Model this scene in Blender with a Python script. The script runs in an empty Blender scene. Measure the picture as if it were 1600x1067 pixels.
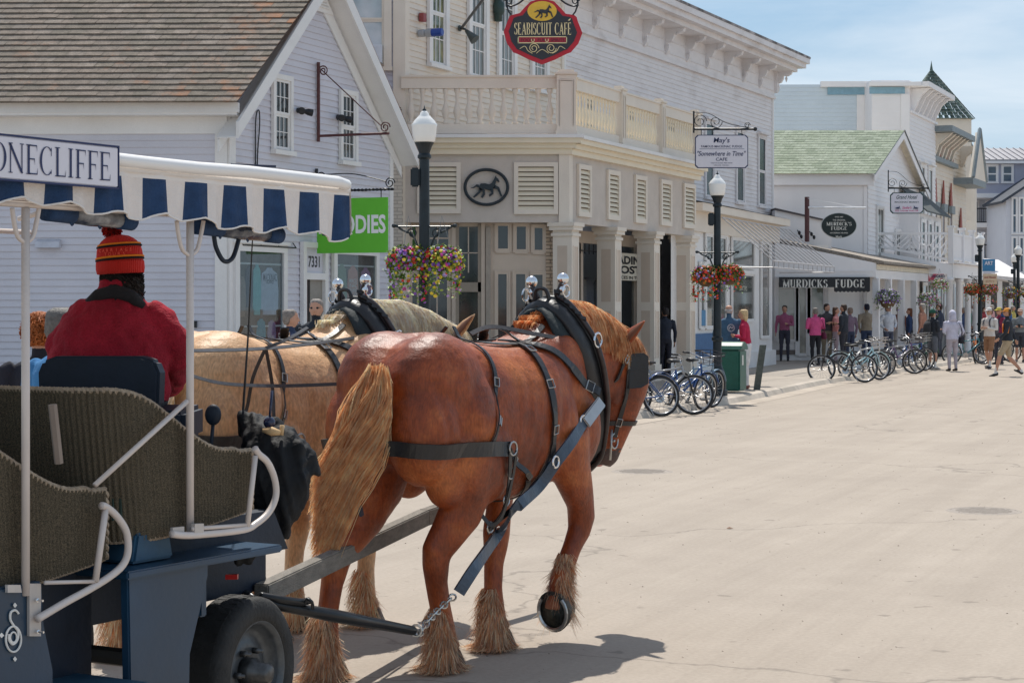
import bpy, bmesh, math, random
import numpy as np
from mathutils import Vector, Matrix, noise
from mathutils.bvhtree import BVHTree
random.seed(7)
V = Vector
SC = bpy.context.scene
COL = SC.collection
R = math.radians
# ---------------------------------------------------------------- camera, sky, sun
F = 3000.0; HZ = 478.0; CH = 1.86            # focal length in photo pixels, horizon row, eye height
cd = bpy.data.cameras.new('camera'); cam = bpy.data.objects.new('camera', cd); COL.objects.link(cam)
cam.location = (0, 0, CH); cam.rotation_euler = (R(90), 0, 0)
cd.sensor_width = 36; cd.lens = 36 * F / 1600; cd.shift_y = -(533.5 - HZ) / 1600
cd.clip_start = 0.3; cd.clip_end = 3000
SC.camera = cam
SUN_EL = 59
SUN_DIR = V((-0.03, 1.0, 0)).normalized() * math.cos(R(SUN_EL)) + V((0, 0, math.sin(R(SUN_EL))))   # towards the sun
w = bpy.data.worlds.new('World'); SC.world = w; w.use_nodes = True
nt = w.node_tree; nt.nodes.clear()
wo = nt.nodes.new('ShaderNodeOutputWorld'); bg = nt.nodes.new('ShaderNodeBackground')
sk = nt.nodes.new('ShaderNodeTexSky'); sk.sky_type = 'NISHITA'; sk.sun_disc = False
sk.sun_elevation = R(SUN_EL); sk.sun_rotation = math.atan2(SUN_DIR.x, SUN_DIR.y)
sk.air_density = 1.0; sk.dust_density = 0.6; sk.ozone_density = 1.6
tc = nt.nodes.new('ShaderNodeTexCoord'); mp = nt.nodes.new('ShaderNodeMapping'); mp.inputs['Scale'].default_value = (2.2, 2.2, 11)
nz = nt.nodes.new('ShaderNodeTexNoise'); nz.inputs['Scale'].default_value = 2.0; nz.inputs['Detail'].default_value = 7; nz.inputs['Roughness'].default_value = .55; nz.inputs['Distortion'].default_value = .3
rp = nt.nodes.new('ShaderNodeValToRGB'); rp.color_ramp.elements[0].position = .44; rp.color_ramp.elements[1].position = .78
rp.color_ramp.elements[1].color = (.55, .55, .55, 1)
mx = nt.nodes.new('ShaderNodeMixRGB'); mx.inputs['Color2'].default_value = (7.2, 7.4, 7.6, 1)
# pale haze colour low over the horizon, clear blue higher up
se = nt.nodes.new('ShaderNodeSeparateXYZ'); hr = nt.nodes.new('ShaderNodeMapRange'); hr.inputs['From Min'].default_value = 0; hr.inputs['From Max'].default_value = .7; hr.inputs['To Min'].default_value = .96; hr.inputs['To Max'].default_value = .55
hc = nt.nodes.new('ShaderNodeValToRGB'); hc.color_ramp.elements[0].position = 0; hc.color_ramp.elements[0].color = (.62, .78, .89, 1); hc.color_ramp.elements[1].position = .2; hc.color_ramp.elements[1].color = (.36, .58, .83, 1); q_ = hc.color_ramp.elements.new(.5); q_.color = (.44, .53, .64, 1)
hs = nt.nodes.new('ShaderNodeMixRGB'); hs.blend_type = 'MULTIPLY'; hs.inputs['Fac'].default_value = 1; hs.inputs['Color2'].default_value = (6.2, 6.2, 6.2, 1)
hm = nt.nodes.new('ShaderNodeMixRGB')
for a, b in ((tc.outputs['Generated'], se.inputs[0]), (se.outputs['Z'], hr.inputs['Value']), (se.outputs['Z'], hc.inputs['Fac']), (hc.outputs[0], hs.inputs['Color1']), (hr.outputs[0], hm.inputs['Fac']), (sk.outputs[0], hm.inputs['Color1']), (hs.outputs[0], hm.inputs['Color2'])):
    nt.links.new(a, b)
for a, b in ((tc.outputs['Generated'], mp.inputs['Vector']), (mp.outputs[0], nz.inputs['Vector']), (nz.outputs['Fac'], rp.inputs['Fac']),
             (rp.outputs['Color'], mx.inputs['Fac']), (hm.outputs[0], mx.inputs['Color1']), (mx.outputs[0], bg.inputs['Color']), (bg.outputs[0], wo.inputs['Surface'])):
    nt.links.new(a, b)
bg.inputs['Strength'].default_value = 0.13
sl = bpy.data.lights.new('sun', 'SUN'); sl.energy = 4.2; sl.angle = R(0.53); sl.color = (1.0, .955, .88)
so = bpy.data.objects.new('sun', sl); COL.objects.link(so); so.rotation_euler = SUN_DIR.to_track_quat('Z', 'Y').to_euler()
SC.view_settings.view_transform = 'Standard'; SC.view_settings.look = 'None'; SC.view_settings.gamma = 1
SC.view_settings.exposure = 0.16
# ---------------------------------------------------------------- helpers
def P(px, py, Y): return V(((px - 800) / F * Y, Y, CH + (HZ - py) / F * Y))
def G(px, py, z=0): return P(px, py, (CH - z) * F / (py - HZ))
_M = {}
def M(name, col=(.5, .5, .5), rough=.6, var=.12, vs=6., bump=0., bs=40., metal=0., spec=.4, col2=None, stretch=None, detail=5, alpha=None, c2lo=.4, c2hi=.65, coat=0, fine=0.0):
    """procedural principled material: colour broken up by noise, optional second colour in patches, bump"""
    if name in _M: return _M[name]
    m = bpy.data.materials.new(name); m.use_nodes = True; n = m.node_tree; N = n.nodes; L = n.links.new
    b = N['Principled BSDF']
    b.inputs['Roughness'].default_value = rough; b.inputs['Metallic'].default_value = metal
    b.inputs['Specular IOR Level'].default_value = spec
    if coat: b.inputs['Coat Weight'].default_value = coat; b.inputs['Coat Roughness'].default_value = .12
    t = N.new('ShaderNodeTexCoord'); mpp = N.new('ShaderNodeMapping'); L(t.outputs['Object'], mpp.inputs['Vector'])
    if stretch: mpp.inputs['Scale'].default_value = stretch
    a = N.new('ShaderNodeTexNoise'); a.inputs['Scale'].default_value = vs; a.inputs['Detail'].default_value = detail; a.inputs['Roughness'].default_value = .62
    L(mpp.outputs[0], a.inputs['Vector'])
    cr = N.new('ShaderNodeValToRGB'); e = cr.color_ramp.elements
    e[0].position = .3; e[1].position = .7
    e[0].color = (*[c * (1 - var) for c in col], 1); e[1].color = (*[min(1, c * (1 + var)) for c in col], 1)
    L(a.outputs['Fac'], cr.inputs['Fac']); out = cr.outputs['Color']
    if col2:
        a2 = N.new('ShaderNodeTexNoise'); a2.inputs['Scale'].default_value = vs * .37; a2.inputs['Detail'].default_value = 6; L(mpp.outputs[0], a2.inputs['Vector'])
        c2 = N.new('ShaderNodeValToRGB'); c2.color_ramp.elements[0].position = c2lo; c2.color_ramp.elements[1].position = c2hi
        L(a2.outputs['Fac'], c2.inputs['Fac']); mxx = N.new('ShaderNodeMixRGB'); L(c2.outputs['Color'], mxx.inputs['Fac'])
        L(out, mxx.inputs['Color1']); mxx.inputs['Color2'].default_value = (*col2, 1); out = mxx.outputs['Color']
    if fine:
        a3 = N.new('ShaderNodeTexNoise'); a3.inputs['Scale'].default_value = bs; a3.inputs['Detail'].default_value = 3; L(mpp.outputs[0], a3.inputs['Vector'])
        mr = N.new('ShaderNodeMapRange'); mr.inputs['From Min'].default_value = .3; mr.inputs['From Max'].default_value = .7; mr.inputs['To Min'].default_value = 1 - fine; mr.inputs['To Max'].default_value = 1 + fine
        L(a3.outputs['Fac'], mr.inputs['Value']); mm = N.new('ShaderNodeMixRGB'); mm.blend_type = 'MULTIPLY'; mm.inputs['Fac'].default_value = 1
        L(out, mm.inputs['Color1']); L(mr.outputs[0], mm.inputs['Color2']); out = mm.outputs['Color']
    L(out, b.inputs['Base Color'])
    if bump:
        bn = N.new('ShaderNodeTexNoise'); bn.inputs['Scale'].default_value = bs; bn.inputs['Detail'].default_value = 4; L(mpp.outputs[0], bn.inputs['Vector'])
        bb = N.new('ShaderNodeBump'); bb.inputs['Strength'].default_value = bump; bb.inputs['Distance'].default_value = .02
        L(bn.outputs['Fac'], bb.inputs['Height']); L(bb.outputs[0], b.inputs['Normal'])
    if alpha is not None: b.inputs['Alpha'].default_value = alpha
    _M[name] = m; m['_c'] = 1
    return m
def clear_glass(name='clear_glass', tint=(.75, .8, .82), mixf=.8):
    if name in _M: return _M[name]
    m = bpy.data.materials.new(name); m.use_nodes = True; N = m.node_tree.nodes; L = m.node_tree.links.new; N.clear()
    o = N.new('ShaderNodeOutputMaterial'); tr = N.new('ShaderNodeBsdfTransparent'); tr.inputs[0].default_value = (*tint, 1)
    gl = N.new('ShaderNodeBsdfGlossy'); gl.inputs['Roughness'].default_value = .02
    mx = N.new('ShaderNodeMixShader'); mx.inputs[0].default_value = .09
    L(tr.outputs[0], mx.inputs[1]); L(gl.outputs[0], mx.inputs[2]); L(mx.outputs[0], o.inputs[0])
    _M[name] = m; return m
ORG = {}
class MB:
    def __init__(s, mat=None): s.v = []; s.f = []; s.m = []; s.mats = []; s.cur = 0; s.sm = []; s.smooth = False; (s.use(mat) if mat else None)
    def use(s, mat, smooth=None):
        if mat not in s.mats: s.mats.append(mat)
        s.cur = s.mats.index(mat)
        if smooth is not None: s.smooth = smooth
        return s
    def add(s, vs, fs):
        b = len(s.v); s.v.extend(vs)
        for f in fs: s.f.append([b + i for i in f]); s.m.append(s.cur); s.sm.append(s.smooth)
    def poly(s, *pts): s.add([V(p) for p in pts], [list(range(len(pts)))])
    def obox(s, o, x, y, z):
        o, x, y, z = V(o), V(x), V(y), V(z)
        s.add([o, o + x, o + x + y, o + y, o + z, o + x + z, o + x + y + z, o + y + z],
              [(0, 3, 2, 1), (4, 5, 6, 7), (0, 1, 5, 4), (1, 2, 6, 5), (2, 3, 7, 6), (3, 0, 4, 7)])
    def box(s, a, b): s.obox(a, (b[0] - a[0], 0, 0), (0, b[1] - a[1], 0), (0, 0, b[2] - a[2]))
    def cbox(s, c, sx, sy, sz, rz=0):
        q = Matrix.Rotation(rz, 3, 'Z'); x, y, z = q @ V((sx, 0, 0)), q @ V((0, sy, 0)), V((0, 0, sz)); s.obox(V(c) - (x + y + z) / 2, x, y, z)
    def prism(s, pts, vec):
        pts = [V(p) for p in pts]; n = len(pts); vec = V(vec)
        s.add(pts + [p + vec for p in pts], [list(range(n))[::-1], list(range(n, 2 * n))] + [(i, (i + 1) % n, n + (i + 1) % n, n + i) for i in range(n)])
    def ring_loft(s, rings, cap=True, closed=False):
        k = len(rings[0]); n = len(rings); vs = [p for r in rings for p in r]; fs = []
        for i in range(n if closed else n - 1):
            j = (i + 1) % n
            for a in range(k):
                c = (a + 1) % k; fs.append((i * k + a, i * k + c, j * k + c, j * k + a))
        if cap and not closed: fs.append(list(range(k))[::-1]); fs.append([(n - 1) * k + a for a in range(k)])
        s.add(vs, fs)
    def tube(s, pts, r, n=8, closed=False, flat=None, up=(0, 0, 1)):
        """round (or, with flat=(w,t), strap shaped) sweep"""
        pts = [V(p) for p in pts]; m = len(pts); rings = []; prev = None
        for i, p in enumerate(pts):
            if closed: t = pts[(i + 1) % m] - pts[i - 1]
            else: t = pts[min(i + 1, m - 1)] - pts[max(i - 1, 0)]
            if t.length < 1e-9: t = V((0, 0, 1))
            t.normalize()
            if prev is None:
                u = V(up); u = u - t * u.dot(t)
                if u.length < 1e-3: u = V((1, 0, 0)); u = u - t * u.dot(t)
            else: u = prev - t * prev.dot(t)
            u.normalize(); prev = u; w = t.cross(u)
            rr = r[i] if isinstance(r, (list, tuple)) else r
            rings.append([p + u * (math.cos(2 * math.pi * a / n) * rr) + w * (math.sin(2 * math.pi * a / n) * rr) for a in range(n)])
        s.ring_loft(rings, closed=closed)
    def strap(s, pts, w, t, nrm, closed=False):
        """flat belt: nrm = list of surface normals"""
        pts = [V(p) for p in pts]; m = len(pts); rings = []
        for i, p in enumerate(pts):
            d = (pts[(i + 1) % m] - pts[i - 1]) if closed else pts[min(i + 1, m - 1)] - pts[max(i - 1, 0)]
            d.normalize(); n = nrm[i] if isinstance(nrm, list) else V(nrm); n = (n - d * n.dot(d)); n.normalize(); b = d.cross(n) * (w / 2); n = n * t
            rings.append([p - b, p + b, p + b + n, p - b + n])
        s.ring_loft(rings, closed=closed)
    def lathe(s, c, prof, n=20, axis=(0, 0, 1), cap=True):
        ax = V(axis).normalized(); u = ax.orthogonal().normalized(); w = ax.cross(u); c = V(c)
        s.ring_loft([[c + ax * z + (u * math.cos(2 * math.pi * a / n) + w * math.sin(2 * math.pi * a / n)) * max(r, 1e-4) for a in range(n)] for r, z in prof], cap=cap)
    def ball(s, c, r, n=10, rot=None):
        r = (r, r, r) if not isinstance(r, (tuple, list)) else r; rings = []
        for i in range(n + 1):
            th = math.pi * i / n; z = -math.cos(th); q = max(math.sin(th), 1e-3)
            ring = [V((math.cos(2 * math.pi * a / (2 * n)) * q * r[0], math.sin(2 * math.pi * a / (2 * n)) * q * r[1], z * r[2])) for a in range(2 * n)]
            if rot: ring = [rot @ p for p in ring]
            rings.append([V(c) + p for p in ring])
        s.ring_loft(rings)
    def limb(s, secs, n=16, side=(1, 0, 0)):
        """secs: (centre, a, b): a = half width along 'side', b = half depth across it"""
        rings = []; m = len(secs)
        for i, (c, a, b) in enumerate(secs):
            t = V(secs[min(i + 1, m - 1)][0]) - V(secs[max(i - 1, 0)][0]); t.normalize()
            x = V(side); x = (x - t * x.dot(t)).normalized(); y = t.cross(x)
            rings.append([V(c) + x * (a * math.cos(2 * math.pi * k / n)) + y * (b * math.sin(2 * math.pi * k / n)) for k in range(n)])
        s.ring_loft(rings)
    def build(s, name, mat=None, parent=None, smooth=None, bevel=0, tagd=None):
        if mat is not None: s.mats = [mat]; s.m = [0] * len(s.f)
        o0 = ORG.get(parent.name, V((0, 0, 0))) if parent else V((0, 0, 0))
        loc = None
        if not parent and s.v and tagd is not None:
            mn = [min(v[i] for v in s.v) for i in range(3)]; mxv = [max(v[i] for v in s.v) for i in range(3)]
            loc = V(((mn[0] + mxv[0]) / 2, (mn[1] + mxv[1]) / 2, mn[2])); o0 = loc
        me = bpy.data.meshes.new(name); me.from_pydata([tuple(V(v) - o0) for v in s.v], [], s.f)
        for m in s.mats: me.materials.append(m)
        me.polygons.foreach_set('material_index', s.m)
        me.polygons.foreach_set('use_smooth', [bool(smooth)] * len(s.f) if smooth is not None else s.sm)
        me.validate(); me.update()
        o = bpy.data.objects.new(name, me); COL.objects.link(o)
        if parent: o.parent = parent; ORG[o.name] = o0
        if loc is not None: o.location = loc; ORG[o.name] = loc
        if bevel:
            bm = bmesh.new(); bm.from_mesh(me)
            bmesh.ops.remove_doubles(bm, verts=bm.verts, dist=1e-5)
            bmesh.ops.bevel(bm, geom=[e for e in bm.edges if len(e.link_faces) == 2 and e.calc_face_angle(0) > .5], offset=bevel, segments=2, affect='EDGES', clamp_overlap=True)
            bm.to_mesh(me); bm.free()
        if tagd: tag(o, *tagd)
        return o
def tag(o, label=None, cat=None, group=None, kind=None):
    if label: o['label'] = label
    if cat: o['category'] = cat
    if group: o['group'] = group
    if kind: o['kind'] = kind
    return o
def thing(name, label, cat, loc=(0, 0, 0), group=None, rz=0, local=False):
    o = bpy.data.objects.new(name, None); COL.objects.link(o); o.location = loc; o.rotation_euler = (0, 0, rz); o.empty_display_size = .2
    ORG[o.name] = V((0, 0, 0)) if local else V(loc)
    return tag(o, label, cat, group)
def copy_tree(o, loc=None, rz=None, label=None, parent=None):
    c = o.copy(); COL.objects.link(c)
    if parent: c.parent = parent
    if loc is not None: c.location = loc
    if rz is not None: c.rotation_euler = (0, 0, rz)
    if label: c['label'] = label
    for ch in [x for x in o.children]: copy_tree(ch, parent=c)
    return c
def structure(o): o['kind'] = 'structure'; return o
def lerp(a, b, t): return a + (b - a) * t
def spline(pts, n=8, closed=False):
    pts = [V(p) for p in pts]; m = len(pts); out = []
    g = lambda i: pts[i % m] if closed else pts[min(max(i, 0), m - 1)]
    for i in range(m if closed else m - 1):
        a, b, c, d = g(i - 1), g(i), g(i + 1), g(i + 2)
        for k in range(n):
            t = k / n; out.append(.5 * ((2 * b) + (c - a) * t + (2 * a - 5 * b + 4 * c - d) * t * t + (3 * b - a - 3 * c + d) * t ** 3))
    if not closed: out.append(pts[-1])
    return out
_S2 = bpy.data.scenes.new('workbench')          # scratch scene: evaluating here does not touch the big scene; removed at the end
def evaluated(o):
    _S2.collection.objects.link(o); vl = _S2.view_layers[0]; vl.update(); dg = vl.depsgraph; me = bpy.data.meshes.new_from_object(o.evaluated_get(dg), depsgraph=dg); d = o.data; bpy.data.objects.remove(o)
    (bpy.data.meshes if isinstance(d, bpy.types.Mesh) else bpy.data.curves).remove(d); return me
def displace(me, fn):
    n = len(me.vertices); co = np.empty(n * 3); no = np.empty(n * 3); me.vertices.foreach_get('co', co); me.vertex_normals.foreach_get('vector', no); co = co.reshape(-1, 3); no = no.reshape(-1, 3)
    e = np.array([fn(V(p)) for p in co]); me.vertices.foreach_set('co', (co + no * e[:, None]).ravel()); me.update()
def remesh(mb, voxel, smooth=3, factor=.5, tags=None):
    """join overlapping lofts into one continuous skin; returns a bpy mesh"""
    me = bpy.data.meshes.new('tmp'); me.from_pydata([tuple(v) for v in mb.v], [], mb.f)
    bm = bmesh.new(); bm.from_mesh(me); bmesh.ops.recalc_face_normals(bm, faces=bm.faces); bm.to_mesh(me); bm.free()
    o = bpy.data.objects.new('tmp', me)
    md = o.modifiers.new('r', 'REMESH'); md.mode = 'VOXEL'; md.voxel_size = voxel; md.adaptivity = 0
    if smooth: s = o.modifiers.new('s', 'SMOOTH'); s.iterations = smooth; s.factor = factor
    res = evaluated(o)
    for p in res.polygons: p.use_smooth = True
    return res
def link_mesh(name, me, parent=None, mat=None):
    if mat: me.materials.clear(); me.materials.append(mat)
    me.name = name; o = bpy.data.objects.new(name, me); COL.objects.link(o)
    if parent: o.parent = parent; ORG[o.name] = V((0, 0, 0))
    return o
# ---- lettering -------------------------------------------------------------
def text_mb(mb, s, o, ux, uz, h, depth=.004, width=None, bold=0.0, shear=0, align='C'):
    """sans lettering as extruded mesh in plane (ux,uz) centred at o; h = capital height"""
    c = bpy.data.curves.new('t', 'FONT'); c.body = s; c.size = 1; c.align_x = 'LEFT'; c.offset = bold; c.shear = shear; c.resolution_u = 3
    me = evaluated(bpy.data.objects.new('t', c))
    if not me.vertices: return
    x0 = min(v.co.x for v in me.vertices); x1 = max(v.co.x for v in me.vertices); y0 = 0; y1 = .73
    k = h / .73; kx = k if width is None else width / max(x1 - x0, 1e-6)
    ux, uz = V(ux).normalized(), V(uz).normalized(); n = ux.cross(uz)
    sh = {'C': (x0 + x1) / 2, 'L': x0, 'R': x1}[align]
    vs = [V(o) + ux * ((v.co.x - sh) * kx) + uz * ((v.co.y - y1 / 2) * k) + n * depth for v in me.vertices]
    mb.add(vs, [tuple(p.vertices) for p in me.polygons]); bpy.data.meshes.remove(me)
SERIF = {  # strokes on a 0..w x 0..1 cell: ('V',x,y0,y1,thick,serif bits) ('H',x0,x1,y,thick,beak) ('D',x0,y0,x1,y1,thick) ('A',cx,cy,rx,ry,a0,a1,thickside)
 'S': (.56, [('A', .28, .74, .2, .22, 30, 262, 1), ('A', .28, .27, .22, .24, -160, 82, 1), ('V', .47, .72, .97, .03, 0), ('V', .055, .05, .3, .03, 0)]),
 'T': (.66, [('V', .33, 0, 1, .11, 1), ('H', .03, .63, .97, .05, 3)]),
 'O': (.78, [('A', .39, .5, .34, .48, 0, 360, 1)]),
 'N': (.80, [('V', .13, 0, 1, .05, 3), ('V', .68, 0, 1, .05, 2), ('D', .1, .98, .68, .02, .12)]),
 'E': (.62, [('V', .15, 0, 1, .11, 3), ('H', .15, .56, .975, .045, 2), ('H', .15, .45, .52, .045, 2), ('H', .15, .58, .025, .045, 1)]),
 'C': (.70, [('A', .38, .5, .32, .48, 48, 312, 1), ('V', .6, .68, .96, .03, 0), ('V', .6, .05, .22, .02, 0)]),
 'L': (.60, [('V', .15, 0, 1, .11, 3), ('H', .15, .56, .025, .045, 1)]),
 'I': (.34, [('V', .17, 0, 1, .11, 3)]),
 'F': (.58, [('V', .15, 0, 1, .11, 3), ('H', .15, .55, .975, .045, 2), ('H', .15, .45, .52, .045, 2)]),
 'M': (.92, [('V', .12, 0, 1, .06, 3), ('V', .8, 0, 1, .12, 3), ('D', .1, .98, .46, .02, .11), ('D', .78, .98, .46, .02, .06)]),
 'U': (.76, [('V', .17, .25, 1, .12, 2), ('V', .6, .25, 1, .06, 2), ('A', .385, .28, .245, .26, 180, 360, 0)]),
 'R': (.72, [('V', .15, 0, 1, .12, 3), ('A', .32, .75, .27, .24, -90, 90, 1), ('H', .15, .35, .975, .05, 0), ('H', .15, .35, .5, .05, 0), ('D', .33, .5, .62, .02, .12)]),
 'D': (.76, [('V', .15, 0, 1, .12, 3), ('A', .3, .5, .38, .475, -90, 90, 1), ('H', .15, .32, .975, .05, 0), ('H', .15, .32, .025, .05, 0)]),
 'K': (.76, [('V', .15, 0, 1, .12, 3), ('D', .62, .97, .2, .42, .06), ('D', .32, .56, .66, .02, .12)]),
 'G': (.76, [('A', .38, .5, .32, .48, 48, 312, 1), ('V', .6, .08, .44, .11, 2), ('V', .6, .7, .96, .03, 0)]),
 'A': (.76, [('D', .12, .02, .38, .99, .05), ('D', .38, .99, .64, .02, .12), ('H', .2, .56, .32, .05, 0), ('H', .03, .23, .02, .04, 0), ('H', .52, .75, .02, .04, 0)]),
 'B': (.70, [('V', .15, 0, 1, .12, 3), ('A', .3, .75, .25, .23, -90, 90, 1), ('A', .3, .26, .3, .24, -90, 90, 1), ('H', .15, .34, .975, .05, 0), ('H', .15, .34, .505, .05, 0), ('H', .15, .34, .025, .05, 0)]),
 "'": (.24, [('V', .12, .72, 1, .08, 0)]), ' ': (.38, []), '&': (.7, [('A', .33, .74, .16, .22, 0, 360, 0), ('A', .33, .27, .26, .26, 20, 340, 1)]),
}
def serif_mb(mb, s, o, ux, uz, h, width=None, weight=1.0, depth=.004, track=.06):
    ux, uz = V(ux).normalized(), V(uz).normalized(); nn = ux.cross(uz) * depth
    tot = sum(SERIF[c][0] + track for c in s) - track; k = h; kx = (width / tot) if width else h
    x = -tot / 2
    def pt(a, b): return V(o) + ux * (a * kx) + uz * ((b - .5) * k) + nn
    for c in s:
        wd, st = SERIF[c]
        for q in st:
            if q[0] == 'V':
                _, cx, y0, y1, t, sf = q; t *= weight * .5
                mb.poly(pt(x + cx - t, y0), pt(x + cx + t, y0), pt(x + cx + t, y1), pt(x + cx - t, y1))
                e = t + .075
                if sf & 1: mb.poly(pt(x + cx - e, y0), pt(x + cx + e, y0), pt(x + cx + e, y0 + .03), pt(x + cx - e, y0 + .03))
                if sf & 2: mb.poly(pt(x + cx - e, y1 - .03), pt(x + cx + e, y1 - .03), pt(x + cx + e, y1), pt(x + cx - e, y1))
            elif q[0] == 'H':
                _, a, b, y, t, bk = q; t *= .5 * weight
                mb.poly(pt(x + a, y - t), pt(x + b, y - t), pt(x + b, y + t), pt(x + a, y + t))
                if bk & 2: mb.poly(pt(x + b - .035, y + t), pt(x + b - .0, y - .2), pt(x + b + .005, y - .2), pt(x + b, y + t))
                if bk & 1 and y < .5: mb.poly(pt(x + b - .035, y - t), pt(x + b, y - t), pt(x + b + .02, y + .2), pt(x + b + .01, y + .2))
                if bk == 3: mb.poly(pt(x + a, y + t), pt(x + a - .005, y - .2), pt(x + a, y - .2), pt(x + a + .035, y + t))
            elif q[0] == 'D':
                _, a, b, c2, d, t = q; t *= .5 * weight; mb.poly(pt(x + a - t, b), pt(x + a + t, b), pt(x + c2 + t, d), pt(x + c2 - t, d))
            else:
                _, cx, cy, rx, ry, a0, a1, ts = q; n = max(6, int(abs(a1 - a0) / 12))
                for i in range(n):
                    qd = []
                    for j in (i, i + 1):
                        an = R(lerp(a0, a1, j / n)); tk = (.022 + (.05 * abs(math.cos(an)) if ts else .03)) * weight
                        qd.append((an, tk))
                    (n0, t0), (n1, t1) = qd
                    f_ = lambda an, rr: pt(x + cx + math.cos(an) * (rx + rr), cy + math.sin(an) * (ry + rr * .6))
                    mb.poly(f_(n0, -t0), f_(n0, t0 * .6), f_(n1, t1 * .6), f_(n1, -t1))
        x += wd + track
# ---- wall frames ------------------------------------------------------------
class Wall:
    def __init__(s, p0, p1): s.p0 = V((p0[0], p0[1])); p1 = V((p1[0], p1[1])); s.L = (p1 - s.p0).length; s.d = (p1 - s.p0) / s.L; s.n = V((s.d.y, -s.d.x)); s.U = V((s.d.x, s.d.y, 0)); s.N = V((s.n.x, s.n.y, 0))
    def P(s, a, z, o=0): return V((s.p0.x + s.d.x * a + s.n.x * o, s.p0.y + s.d.y * a + s.n.y * o, z))
    def at(s, px, py=HZ, o=0):
        kx = (px - 800) / F; q = s.p0 + s.n * o        # q.x + d.x a = kx (q.y + d.y a)
        a = (kx * q.y - q.x) / (s.d.x - kx * s.d.y); Y = q.y + s.d.y * a
        return a, CH + (HZ - py) / F * Y
    def box(s, mb, a0, a1, z0, z1, o0, o1): mb.obox(s.P(a0, z0, o0), s.U * (a1 - a0), s.N * (o1 - o0), V((0, 0, z1 - z0)))
    def off(s, o): w = Wall(s.p0 + s.n * o, s.p0 + s.n * o + s.d * s.L); return w
def clapboard(mb, w, z0, z1, lo=0, hi=None, h=.115, t=.022, o=0):
    """real lapped boards; lo/hi may be functions of z (gables)"""
    hi = w.L if hi is None else hi; fl = lo if callable(lo) else (lambda z: lo); fh = hi if callable(hi) else (lambda z: hi); z = z0
    while z < z1 - .01:
        t1 = min(z + h, z1); a0, a1, b0, b1 = fl(z), fh(z), fl(t1), fh(t1)
        if a1 > a0:
            if b1 < b0: b0 = b1 = (b0 + b1) / 2
            mb.poly(w.P(a0, z, o + t), w.P(a1, z, o + t), w.P(b1, t1, o + .002), w.P(b0, t1, o + .002))
            mb.poly(w.P(a0, z, o), w.P(a1, z, o), w.P(a1, z, o + t), w.P(a0, z, o + t))
        z += h
def window(parent, w, a0, a1, z0, z1, frame, glass, o=.02, tr=.09, cols=2, rows=2, sash=True, sill=True, depth=.05, bar=.022, hood=0, name='window', back=None):
    mb = MB(frame); e = .045
    w.box(mb, a0 - tr, a0, z0 - .02, z1 + tr, o, o + depth); w.box(mb, a1, a1 + tr, z0 - .02, z1 + tr, o, o + depth); w.box(mb, a0, a1, z1, z1 + tr, o, o + depth)
    if sill: w.box(mb, a0 - tr - .02, a1 + tr + .02, z0 - .1, z0 - .02, o, o + depth + .05)
    else: w.box(mb, a0, a1, z0 - .05, z0, o, o + depth - .01)
    if hood: w.box(mb, a0 - tr - .04, a1 + tr + .04, z1 + tr, z1 + tr + .06, o, o + depth + hood)
    zm = (z0 + z1) / 2
    s = MB(frame)
    for q0, q1, oo in (((z0, zm, .004), (zm, z1, .016)) if sash else ((z0, z1, .01),)):
        w.box(s, a0, a0 + e, q0, q1, o + oo, o + oo + .02); w.box(s, a1 - e, a1, q0, q1, o + oo, o + oo + .02)
        w.box(s, a0 + e, a1 - e, q0, q0 + e, o + oo, o + oo + .02); w.box(s, a0 + e, a1 - e, q1 - e, q1, o + oo, o + oo + .02)
        for i in range(1, cols):
            c = lerp(a0 + e, a1 - e, i / cols); w.box(s, c - bar / 2, c + bar / 2, q0 + e, q1 - e, o + oo + .002, o + oo + .014)
        for j in range(1, rows):
            c = lerp(q0 + e, q1 - e, j / rows); w.box(s, a0 + e, a1 - e, c - bar / 2, c + bar / 2, o + oo + .003, o + oo + .013)
    f = mb.build(name, None, parent); s.build('sash', None, f)
    g = MB(glass); g.poly(w.P(a0, z0, o + .005), w.P(a1, z0, o + .005), w.P(a1, z1, o + .005), w.P(a0, z1, o + .005)); g.build('pane', None, f)
    return f
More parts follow.
